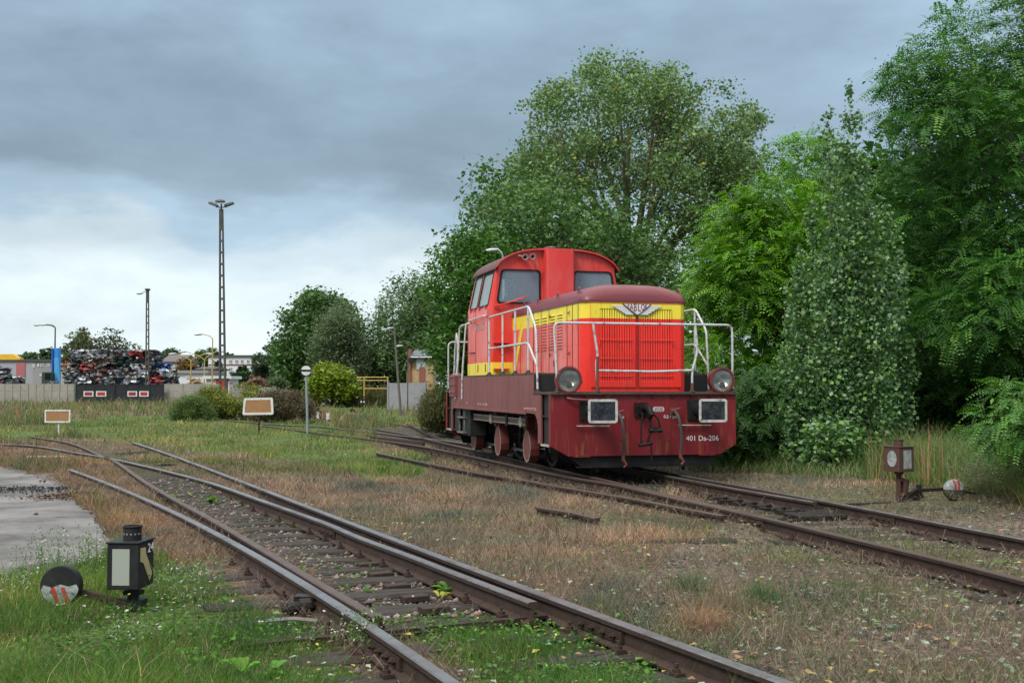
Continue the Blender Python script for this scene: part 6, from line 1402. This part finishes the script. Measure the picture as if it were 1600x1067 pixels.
def fronds(P, Dv, L, c, npair=7):
    n = len(P); up = np.array((0, 0, 1.)); Dv = Dv / np.linalg.norm(Dv, axis=1)[:, None]; side = np.cross(Dv, up); side /= np.linalg.norm(side, axis=1)[:, None] + 1e-9
    tw = (rng.random(n) - .5)[:, None] * 1.1; nn = np.cross(side, Dv); side = side * np.cos(tw) + nn * np.sin(tw)
    Vs = []; dr = (.25 + .35 * rng.random(n))[:, None]; Lc = L[:, None]
    for j in range(1, npair + 1):
        t = j / npair; pos = P + Dv * Lc * t - up * Lc * dr * t * t; ax_ = Dv - up * dr * 2 * t; ax_ /= np.linalg.norm(ax_, axis=1)[:, None]; ll = Lc * .25 * (1 - .35 * t) 
        for s in (-1, 1):
            d = side * s + ax_ * .25 - up * .15; d /= np.linalg.norm(d, axis=1)[:, None]
            Vs.append(np.stack([pos, pos + d * ll * .5 + ax_ * ll * .24, pos + d * ll, pos + d * ll * .5 - ax_ * ll * .24], 1))
    V = np.stack(Vs, 1); k = V.shape[1]; m = n * k; V = V.reshape(m * 4, 3); i = np.arange(m)[:, None] * 4; F = np.concatenate([i + np.array([[0, 1, 2]]), i + np.array([[0, 2, 3]])]); C = np.repeat(c, k * 4, 0) * (.9 + .2 * rng.random((m * 4, 1)))
    return V, F, C
def robinia(name, label, out, D, nb, rb, T, per, nfr, L, pal, wt, base, limb_r, fill=(.5, .09), group=None, cat_='tree', palf=None):
    W, r = boughs(out, D, nb, rb, T); t = tree_shell(name, label, cat_, base, 0, W, r, limb_r, 12, group); org = np.array(t.location)
    C, d, idx = clumps(W, r, per, .5); n = len(C); bt = (.75 + .5 * rng.random(len(W)))[idx] * (.85 + .3 * rng.random(n)); i = np.repeat(np.arange(n), nfr)
    m = len(i); dd_ = d[i] * np.array((1, 1, .35)) + rng.normal(size=(m, 3)) * np.array((.6, .6, .25)); P = C[i] + rng.normal(size=(m, 3)) * rb * .16 * np.array((1, 1, .45)) - org
    parts = [fronds(P, dd_, L * (.7 + .6 * rng.random(m)), pick(pal, wt, m, .2) * bt[i][:, None])]
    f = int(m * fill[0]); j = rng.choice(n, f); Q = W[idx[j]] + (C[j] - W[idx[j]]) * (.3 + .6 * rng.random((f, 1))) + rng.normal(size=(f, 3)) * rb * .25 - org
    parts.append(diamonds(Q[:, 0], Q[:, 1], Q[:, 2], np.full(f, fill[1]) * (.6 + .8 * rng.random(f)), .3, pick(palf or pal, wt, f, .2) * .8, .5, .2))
    V, F, Cc = join_np(parts); link('crown', np_mesh('crown', V, F, Cc), M_TLEAF, t); return t
def gb(px, D): p = at(px, 605, D); return (p.x, D)
# right-hand wood
DARK = [(.045, .115, .028), (.065, .155, .036), (.034, .085, .025)]; ROB = [(.065, .175, .034), (.095, .235, .040), (.045, .125, .036), (.14, .29, .05)]; BRI = [(.115, .28, .024), (.17, .37, .032), (.075, .19, .024), (.24, .43, .05)]
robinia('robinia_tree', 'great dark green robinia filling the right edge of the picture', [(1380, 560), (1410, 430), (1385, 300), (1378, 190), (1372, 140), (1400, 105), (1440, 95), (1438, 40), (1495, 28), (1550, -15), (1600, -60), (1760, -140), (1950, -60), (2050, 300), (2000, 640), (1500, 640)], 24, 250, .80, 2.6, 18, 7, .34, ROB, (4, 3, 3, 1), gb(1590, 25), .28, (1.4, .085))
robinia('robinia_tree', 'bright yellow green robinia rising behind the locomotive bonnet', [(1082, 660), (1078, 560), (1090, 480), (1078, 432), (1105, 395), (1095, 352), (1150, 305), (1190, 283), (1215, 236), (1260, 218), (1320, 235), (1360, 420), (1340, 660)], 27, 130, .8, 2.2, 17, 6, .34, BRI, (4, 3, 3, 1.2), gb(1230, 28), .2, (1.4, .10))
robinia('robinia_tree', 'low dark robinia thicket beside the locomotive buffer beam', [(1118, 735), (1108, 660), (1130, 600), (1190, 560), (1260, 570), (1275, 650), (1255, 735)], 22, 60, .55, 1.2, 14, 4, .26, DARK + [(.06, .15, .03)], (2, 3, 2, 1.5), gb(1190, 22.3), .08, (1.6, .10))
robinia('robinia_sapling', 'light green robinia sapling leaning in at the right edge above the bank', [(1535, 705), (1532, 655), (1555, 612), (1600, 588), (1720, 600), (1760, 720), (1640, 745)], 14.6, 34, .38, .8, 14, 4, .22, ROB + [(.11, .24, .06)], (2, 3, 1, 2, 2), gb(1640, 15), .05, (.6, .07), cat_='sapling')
leaf_tree('understorey_tree', 'dark trees standing behind the poplar and the robinias', 'tree', [(1050, 665), (1055, 470), (1180, 330), (1330, 260), (1500, 160), (1800, 60), (2400, 0), (2700, 300), (2700, 690)], 33, 330, 1.5, 1.8, 15, 14, .36, .34, DARK, (3, 2, 3), gb(1500, 33), .3)
leaf_tree('understorey_shrub', 'dark undergrowth in the hollow below the great robinia', 'shrub', [(1240, 740), (1240, 600), (1380, 560), (1450, 560), (1600, 570), (1900, 600), (2200, 690), (2200, 760), (1600, 735)], 26, 190, .8, 1.0, 15, 14, .25, .15, DARK, (3, 1.5, 4), gb(1600, 26.2), .06)
# young silver poplar: several upright leafy shoots
SIL = [(.13, .245, .095), (.085, .18, .06), (.20, .31, .17), (.17, .30, .06)]
W = []; r = []
for xb, xt, yt, yb, rr in ((1325, 1328, 118, 700, .27), (1302, 1296, 172, 690, .24), (1345, 1350, 245, 690, .27), (1272, 1268, 318, 725, .27), (1378, 1385, 300, 690, .27), (1400, 1408, 395, 690, .22), (1250, 1246, 395, 730, .25), (1236, 1230, 485, 738, .20),
                           (1360, 1366, 335, 705, .28), (1312, 1308, 330, 705, .3), (1290, 1286, 400, 715, .3), (1335, 1338, 420, 690, .3), (1412, 1420, 520, 680, .16), (1225, 1216, 575, 735, .14), (1262, 1256, 560, 745, .2)):
    D_ = 21.6 + random.uniform(-.8, .8); rr *= .98 if D_ else 1; n = int((yb + 12 - yt) / 13)
    for j in range(n):
        t = j / n
        if j > 3 and random.random() < .18: continue
        w_ = px_world(np.array([xt + (xb - xt) * t + random.uniform(-6, 6)]), np.array([yt + (yb - yt) * t]), D_)[0]; W.append(w_); r.append(rr * min(1, .22 + t * 2.6) * random.uniform(.6, 1.1))
W = np.array(W); r = np.array(r)
t = tree_shell('poplar_sapling', 'young silvery poplar with a thin spiky top standing before the robinias', 'tree', gb(1335, 21.9), 0, W, r, .055, 14, stems=5)
C_, d_, idx = clumps(W, r, 9, .1); i = np.repeat(np.arange(len(C_)), 16); m = len(i); P = C_[i] + rng.normal(size=(m, 3)) * np.array((.11, .11, .19)) * np.clip(r[idx][i] / .33, .35, 1)[:, None] - np.array(t.location)
V, F, Cc = diamonds(P[:, 0], P[:, 1], P[:, 2], .076 * (.35 + 1.0 * rng.random(m)), .15, pick(SIL, (4, 3, 2, 1.5), m, .22) * (.85 + .3 * rng.random(len(C_)))[i][:, None], .88, .35); link('crown', np_mesh('crown', V, F, Cc), M_SHEEN, t)
leaf_tree('poplar_bush', 'leafy poplar suckers at the foot of the silvery poplar', 'shrub', [(1270, 735), (1262, 690), (1300, 660), (1345, 680), (1330, 735)], 20.8, 18, .33, .45, 12, 12, .14, .09, SIL, (3, 3, 2, 2), gb(1300, 20.9), .03, asp=.85, mat=M_SHEEN)
# centre trees
POP = [(.13, .22, .075), (.185, .28, .125), (.092, .165, .052), (.32, .32, .06)]
leaf_tree('poplar_tree', 'tallest grey green poplar in the middle with yellowing leaves on its left', 'tree', [(750, 480), (738, 318), (795, 285), (806, 238), (828, 152), (880, 130), (892, 98), (950, 82), (1010, 97), (1060, 107), (1090, 127), (1120, 140), (1138, 116), (1152, 162), (1188, 172), (1194, 238), (1212, 275), (1180, 350), (1170, 500)], 52, 240, .95, 4.5, 18, 19, .25, .135, POP, (4, 3, 3, .5), gb(985, 53), .45, asp=.9, flat=.2, nlimb=26, bark=paint('bark_poplar', (.17, .14, .095), .9, 0, (.11, .09, .065), 5, .8, .4, 30))
leaf_tree('maple_tree', 'broad dark green maple right behind the locomotive cab', 'tree', [(722, 610), (712, 360), (745, 272), (800, 262), (850, 285), (900, 318), (950, 300), (1010, 330), (1060, 372), (1085, 430), (1095, 640)], 43, 120, 1.05, 3, 18, 15, .27, .17, [(.075, .155, .044), (.105, .20, .055), (.052, .11, .035), (.16, .21, .05)], (4, 3, 3, .4), gb(930, 43.5), .35)
leaf_tree('cherry_tree', 'dense mid green cherry tree at the left of the cab, branches to the ground', 'tree', [(682, 615), (678, 560), (690, 505), (670, 462), (682, 402), (702, 377), (737, 352), (778, 372), (805, 405), (820, 620), (740, 645), (698, 640)], 37, 95, .75, 2.2, 20, 15, .22, .145, [(.062, .155, .026), (.095, .21, .036), (.042, .11, .024)], (4, 3, 3), gb(735, 37.5), .25, asp=.55)
leaf_tree('willow_tree', 'hazy green willow with a pale trunk between the lamp post and the cherry', 'tree', [(570, 628), (580, 555), (585, 500), (602, 457), (630, 432), (655, 424), (690, 450), (705, 520), (705, 622)], 94, 110, 1.7, 4, 16, 16, .42, .30, [(.095, .165, .055), (.125, .20, .075), (.065, .12, .042)], (4, 3, 3), gb(640, 95), .5, asp=.4, droop=.4)
leaf_tree('oak_tree', 'dark oak on the left of the pair standing behind the signal sign', 'tree', [(440, 625), (432, 545), (434, 505), (456, 476), (492, 456), (522, 462), (547, 482), (566, 512), (578, 545), (578, 618)], 97, 110, 1.5, 4, 16, 15, .40, .30, [(.068, .14, .036), (.09, .175, .046), (.046, .10, .03)], (4, 3, 3), gb(508, 98), .45)
leaf_tree('birch_tree', 'pale grey green birch in front of the dark oak', 'tree', [(488, 625), (492, 545), (505, 502), (530, 474), (552, 500), (564, 545), (572, 618)], 90, 80, 1.2, 2.5, 17, 16, .36, .24, [(.115, .165, .080), (.145, .195, .10), (.08, .125, .06)], (4, 3, 3), gb(532, 91), .28, asp=.4, droop=.7)
leaf_tree('elder_shrub', 'round yellow green shrub behind the signal sign', 'shrub', [(488, 625), (490, 595), (504, 577), (520, 571), (538, 581), (550, 598), (556, 620)], 82.5, 60, .70, 1.5, 16, 14, .30, .22, [(.17, .24, .03), (.24, .30, .035), (.10, .17, .028)], (4, 3, 2), gb(520, 84), .08)
FAR = [(.065, .115, .045), (.09, .145, .055), (.048, .085, .038)]
def far(cx, w, top, D, label, pal=FAR, base=600, cat_='tree', name='distant_tree', s=.55, grp='trees beyond the scrap yard'):
    n = 9; out = [(cx - w / 2, base)] + [(cx - w / 2 * math.cos(math.pi * i / n) * (1 + random.uniform(-.1, .1)), base - 12 - (base - 12 - top) * (math.sin(math.pi * i / n) ** .7) * (1 + random.uniform(-.09, .05))) for i in range(n + 1)] + [(cx + w / 2, base)]
    leaf_tree(name, label, cat_, out, D, 40 if w > 12 else 26, min(D * .0125, w * .30 * D / F_PX), D * .022, 11, 10, min(D * .0032, w * .045 * D / F_PX), D * .0022, pal, (4, 3, 3), gb(cx, D * 1.01), .3, grp)
far(45, 34, 544, 230, 'low far tree over the pale building at the left', s=.6); far(74, 30, 542, 225, 'far tree left of the blue crane boom')
far(123, 56, 513, 165, 'taller feathery tree rising left over the big scrap stack', [(.075, .105, .035), (.10, .125, .04), (.05, .075, .03)]); far(168, 80, 519, 160, 'round dark brownish tree behind the middle of the big scrap stack', [(.050, .065, .025), (.07, .08, .03), (.035, .045, .02)]); far(203, 44, 537, 166, 'lower tree behind the right half of the scrap stack')
far(265, 42, 545, 230, 'far tree behind the grey roofed house'); far(289, 38, 562, 170, 'orange brown autumn tree right of the grey roofed house', [(.16, .095, .03), (.20, .12, .035), (.09, .07, .03)]); far(326, 52, 546, 240, 'far broad tree behind the yellow street lamps', s=.6); far(360, 22, 549, 245, 'far small tree above the white building roof')
far(342, 16, 565, 165, 'dark conifer before the white building beside the mast', [(.02, .045, .018), (.03, .06, .02), (.018, .035, .016)])
far(418, 46, 541, 118, 'feathery grey green tree beside the pointed hut', [(.055, .095, .045), (.08, .12, .055), (.04, .07, .03)], 598); far(449, 50, 548, 112, 'small dark green trees behind the pale poles', FAR, 600); far(374.5, 7, 573, 152, 'narrow clipped cypress left of its twin on the white wall', [(.03, .07, .02)] * 3, 590); far(361 + 21, 7, 571, 152, 'narrow clipped cypress right of its twin on the white wall', [(.03, .07, .02)] * 3, 590)
o_ = [(363, 596), (363, 584), (398, 584), (398, 596)]; leaf_tree('hedge', 'dark clipped hedge before the white building', 'hedge', o_, 130, 60, .5, .6, 14, 12, .16, .2, [(.025, .06, .02), (.04, .08, .025), (.02, .045, .018)], (3, 2, 2), gb(380, 130), .05)
# goldenrod, brambles, weeds
leaf_tree('goldenrod', 'clump of green and yellow goldenrod right of the black gates', 'shrub', [(272, 660), (276, 640), (292, 624), (318, 610), (345, 605), (385, 601), (405, 606), (415, 618), (420, 660)], 54, 110, .30, 1.3, 15, 16, .14, .10, [(.09, .155, .04), (.13, .19, .05), (.38, .31, .04)], (4, 3, 2.6), gb(345, 56.5), .02, asp=.35, nlimb=4)
leaf_tree('bramble_bush', 'brown withered bramble bush behind the crooked white bordered board', 'shrub', [(390, 660), (396, 628), (412, 614), (440, 610), (468, 616), (485, 628), (492, 658)], 50, 100, .28, 1.1, 15, 16, .14, .09, [(.13, .105, .062), (.17, .135, .08), (.09, .085, .045)], (4, 3, 2), gb(440, 52.5), .02, asp=.3, nlimb=4)
leaf_tree('green_shrub', 'small dark green shrub over the pale concrete wall', 'shrub', [(418, 603), (420, 594), (432, 590), (444, 596), (446, 604)], 70, 12, .25, .5, 12, 12, .14, .1, [(.05, .095, .035), (.07, .12, .04)], (1, 1), gb(432, 70.3), .04, nlimb=3)
leaf_tree('weed_thicket', 'dark green weeds below the goldenrod at the wall corner', 'shrub', [(262, 660), (272, 625), (300, 618), (330, 625), (340, 660)], 52, 50, .25, .6, 14, 14, .13, .09, [(.075, .15, .04), (.105, .185, .05), (.16, .16, .07)], (1, 1, .5), gb(300, 53.2), .02, asp=.3, nlimb=3)
tw = [(550, 640), (560, 612), (600, 604), (660, 606), (705, 612), (705, 668), (640, 655), (590, 648)]
for (o_, D_, pal_, n_, lb) in (([(540, 622), (560, 604), (640, 603), (705, 608), (705, 640), (620, 640)], 82.5, [(.13, .12, .055), (.10, .13, .045), (.17, .12, .07)], 110, 'tall mixed weeds below the yellow barrier'),
                               ([(655, 660), (665, 622), (690, 612), (712, 618), (712, 668)], 37, [(.14, .115, .06), (.11, .135, .05), (.18, .13, .08), (.09, .14, .04)], 110, 'tall dry weeds left of the locomotive'),
                               ([(485, 622), (500, 604), (545, 604), (590, 610), (590, 640), (520, 640), (470, 640)], 83, [(.12, .13, .05), (.09, .14, .04), (.15, .12, .07)], 80, 'olive weeds at the foot of the yellow green shrub')):
    W, r = boughs(o_, D_, n_, .3, 1.4); C_, d_, idx = clumps(W, r, 14); n = len(C_); bx = [blades('', C_[:, 0], C_[:, 1], C_[:, 2] - .25, .35 + .3 * rng.random(n), np.full(n, D_ * .0009), .3 + .3 * rng.random(n), pick(pal_, [1] * len(pal_), n, .3))]
    i = np.repeat(np.arange(n), 9); P = C_[i] + rng.normal(size=(len(i), 3)) * .14; bx.append(diamonds(P[:, 0], P[:, 1], P[:, 2], np.full(len(i), .085), .2, pick(pal_, [1] * len(pal_), len(i), .25), .3)); V, F, Cc = join_np(bx); V[:, 2] = np.maximum(V[:, 2], 0)
    tag(link('tall_weeds', np_mesh('tall_weeds', V, F, Cc), M_GRASS), lb, 'weeds', kind='stuff')
# lush tall grass along the wood's edge on the right
def bank_grass():
    n = 90000; y = 12.6 + 11 * rng.random(n); x = (.15 + .50 * rng.random(n)) * y; zz = zone(x, y); e = fbm(x * .9 + 70, y * .9, 3)
    fl = gnd(1150, 742).y; L_ = np.interp(x / y, (.15, .20, .31, .335, .37, .43, .5, .7), (21.6, 20.6, 18.4, 17.4, 16.2, 14.9, 14.2, 13.2)); lim = L_ + (e - .5) * 1.6; m = (y > lim) & (rng.random(n) < np.clip((e - .22) * 3.2, .15, 1)); x, y, e = x[m], y[m], e[m]; k = len(x); d = (y - L_[m])
    h = (.20 + .48 * rng.random(k)) * (.55 + .9 * e) * np.clip(.45 + d * .5, .4, 1.25); c = pick([(.105, .20, .055), (.15, .23, .08), (.075, .15, .045), (.30, .26, .15), (.20, .20, .10)], (4, 3, 3, 1.1, 1.5), k, .25)
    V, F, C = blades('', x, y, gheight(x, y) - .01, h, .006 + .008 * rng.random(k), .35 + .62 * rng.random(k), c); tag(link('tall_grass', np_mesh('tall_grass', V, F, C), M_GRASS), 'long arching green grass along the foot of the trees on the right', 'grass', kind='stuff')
bank_grass()
leaf_tree('wiry_shrub', 'grey green wiry weeds right of the rusty lamp weight', 'shrub', [(1500, 775), (1505, 735), (1530, 712), (1565, 706), (1620, 715), (1680, 740), (1700, 790), (1580, 785)], 15.6, 60, .20, .7, 16, 14, .08, .032, [(.12, .15, .075), (.16, .175, .10), (.09, .12, .055), (.20, .16, .10)], (3, 3, 3, 1), gb(1580, 15.9), .02, asp=.3, nlimb=3)
# single plants near the camera
def tuft(px, py, n, h, spread, c, lean, label, name='grass_tuft', w=.004):
    p = gnd(px, py); x = rng.normal(size=n) * spread; y = rng.normal(size=n) * spread; V, F, C = blades('', x, y, np.zeros(n), h * (.5 + .7 * rng.random(n)), np.full(n, w), lean * (.4 + .8 * rng.random(n)), colours(c, n, .3))
    o = link(name, np_mesh(name, V, F, C), M_GRASS); o.location = (p.x, p.y, hz_at(p.x, p.y) - .01); tag(o, label, 'grass tuft')
tuft(1190, 945, 320, .20, .07, (.075, .14, .05), .5, 'spiky blue green grass tuft on the bare ground at the right'); tuft(1098, 985, 420, .25, .08, (.33, .21, .13), .95, 'tall straw brown grass tuft next to the shiny rail'); tuft(1075, 925, 300, .22, .08, (.10, .15, .07), .6, 'thin green grass tuft behind the straw brown one'); tuft(1130, 960, 380, .2, .12, (.18, .15, .09), .7, 'faded wispy grass tuft beside the straw brown one')
for i, (px, py, lb) in enumerate(((1390, 690, 'brown seed headed grasses rising behind the rusty lamp'), (1450, 700, 'pale seed headed grasses right of the rusty lamp'))): 
    p = at(px, 690, 16.2 + .6 * i); n = 26; V, F, C = blades('', rng.normal(size=n) * .14, rng.normal(size=n) * .2, np.zeros(n), .75 + .35 * rng.random(n), np.full(n, .010), .35 * rng.random(n), colours((.33, .20, .10), n, .3)); o = link('seed_grass', np_mesh('seed_grass', V, F, C), M_GRASS); o.location = (p.x, p.y, .05); tag(o, lb, 'grass tuft')
def rosette(px, py, n, L, c, label, upr=.5, name='weed_plant', asp=.38):
    p = gnd(px, py); a = rng.random(n) * 6.28; V = []; F = []; C = []
    mb = []
    for k in range(n):
        d = np.array((math.cos(a[k]), math.sin(a[k]), 0)); s = np.array((-d[1], d[0], 0)); l = L * (.6 + .7 * rng.random()); u = upr * (.5 + rng.random()); b = len(V) * 1
        pts = []
        for j, (t, w) in enumerate(((.05, .06), (.35, .8), (.6, 1.0), (.85, .7), (1.0, .05))):
            q = d * l * t * (1 - .3 * u) + np.array((0, 0, l * u * (t - .45 * t * t * 1.3) + .01)); pts += [q - s * l * asp * .5 * w + np.array((0, 0, .012 * w)), q, q + s * l * asp * .5 * w + np.array((0, 0, .012 * w))]
        base = sum(len(x) for x in mb); mb.append(np.array(pts)); F += [[base + 3 * i + j, base + 3 * i + j + 1, base + 3 * i + j + 4, base + 3 * i + j + 3] for i in range(4) for j in range(2)]; C.append(np.repeat(colours(c, 1, .25), 15, 0))
    o = link(name, np_mesh(name, np.concatenate(mb), np.array(F), np.concatenate(C)), M_GRASS, smooth=True); o.location = (p.x, p.y, hz_at(p.x, p.y)); tag(o, label, 'weed')
for px, py, n, L, c, u, lb in ((702, 922, 9, .16, (.11, .24, .04), .9, 'bright green dandelion plant at the end of the switch blade'), (688, 930, 5, .12, (.30, .27, .06), .7, 'yellowing weed beside the dandelion between the rails'), (575, 925, 16, .07, (.07, .17, .035), .9, 'small grassy weed on the sleepers'),
                            (468, 895, 14, .10, (.09, .20, .05), 1.0, 'upright leafy weed growing between the sleepers'), (380, 1060, 7, .14, (.10, .27, .03), .8, 'broad leaved bright green plant at the bottom edge'), (425, 1058, 6, .12, (.08, .23, .03), .7, 'second broad leaved plant just right of the first at the bottom edge'),
                            (850, 1000, 7, .10, (.20, .28, .20), .3, 'grey green fallen poplar twig on the grass between the rails'), (835, 985, 6, .10, (.10, .19, .04), .6, 'dark green weed beside the fallen poplar twig'), (330, 790, 18, .14, (.08, .19, .03), 1.0, 'leafy bramble shoot climbing over the rusty rail'), (268, 790, 22, .16, (.09, .20, .035), 1.0, 'green bush growing over the shiny rail at the left'),
                            (860, 1045, 6, .09, (.13, .25, .05), .3, 'flat leafy weed near the bottom middle'), (1440, 985, 7, .09, (.42, .22, .16), .3, 'curled pinkish brown dead leaves at the lower right'), (1565, 880, 9, .09, (.10, .22, .04), .5, 'green poplar leaves heaped between the right hand rails'), (1385, 985, 8, .08, (.22, .31, .22), .25, 'pale grey green leaves lying on the dry ground'),
                            (600, 740, 14, .20, (.10, .19, .05), .8, 'green leafy patch beside the abandoned track'), (1000, 775, 14, .2, (.16, .19, .05), 1.0, 'yellowish weeds under the locomotive rail')): rosette(px, py, n, L, c, lb, u)
def bush_stalks(px, py, n, h, label):
    p = gnd(px, py); x = rng.normal(size=n) * .10; y = rng.normal(size=n) * .10; hh = h * (.5 + .6 * rng.random(n)); st = blades('', x, y, np.zeros(n), hh, np.full(n, .005), .35 * rng.random(n), colours((.13, .19, .07), n)); m = n * 14; i = np.repeat(np.arange(n), 14); t = .2 + .8 * rng.random(m)
    lf = diamonds(x[i] + rng.normal(size=m) * .03, y[i] + rng.normal(size=m) * .03, hh[i] * t, np.full(m, .028), .2, pick([(.12, .20, .06), (.55, .57, .5)], (5, 1), m, .2), .4); V, F, C = join_np([st, lf]); o = link('wild_herb', np_mesh('wild_herb', V, F, C), M_GRASS); o.location = p; tag(o, label, 'weed')
for px, py, h, lb in ((75, 895, .38, 'tall thin herb with pale flowers at the asphalt edge'), (130, 890, .42, 'tall thin herb left of the black point lamp'), (285, 955, .42, 'thin flowering herb right of the black point lamp'), (300, 920, .30, 'short flowering herb behind the black point lamp'), (560, 1010, .22, 'wiry grey green herb left of the shiny rail'), (20, 940, .26, 'flowering herb near the left edge'), (190, 1010, .22, 'low white flowered herb below the black point lamp')): bush_stalks(px, py, 22, h, lb)
for k_, (px, py) in enumerate(((640, 735), (560, 735), (905, 860), (980, 905), (1060, 880), (720, 800), (1120, 870), (470, 745), (1250, 985), (1500, 905), (1330, 1040), (1010, 985), (660, 790), (430, 800))):
    pass
# coal dust and kerb stones near the asphalt
def pile(px, py, w, d, h, c, label, name):
    p = gnd(px, py); n = 1500; x = rng.normal(size=n) * w * .4; y = rng.normal(size=n) * d * .4; z = .7 * h * np.exp(-(x / w * 1.6) ** 2 - (y / d * 1.6) ** 2) * rng.random(n) + .02; V, F, C = diamonds(x, y, z, np.full(n, .032) * (.4 + rng.random(n)), .4, pick([c, tuple(q * 1.6 for q in c)], (3, 1), n, .3), .9, .6)
    o = link(name, np_mesh(name, V, F, C), attr_mat('crumbs', .9, 0, 40, .3, .2)); o.location = (p.x, p.y, 0.0); tag(o, label, 'heap', kind='stuff')
pile(30, 769, 2.2, .55, .10, (.022, .023, .025), 'black coal dust spilled along the asphalt edge', 'coal_dust'); pile(127, 778, .8, .6, .10, (.10, .065, .04), 'brown earth crumbs beside the asphalt', 'earth_crumbs'); pile(215, 713, 1.1, .5, .12, (.035, .037, .042), 'dark cinders on the meadow beside the rails', 'cinders'); pile(262, 733, .6, .3, .12, (.03, .03, .033), 'small black cinder heap between the rails', 'cinders')
mb = MB(); mb.obox((0, 0, .03), (.55, .05, 0), (-.02, .12, 0), (0, 0, .05)); o = mb.build('kerb_stone', M_CREAM, bevel=.02); o.location = gnd(85, 718); tag(o, 'whitewashed kerb stone lying in the reddish grass', 'stone')
mb = MB(); mb.tube([(0, 0, .02), (.18, .02, .03), (.34, 0, .02)], .016, 6); o = mb.build('fallen_branch', paint('branch_grey', (.20, .18, .16), .9)); o.location = gnd(415, 975); tag(o, 'short weathered stick lying left of the shiny rail', 'stick')
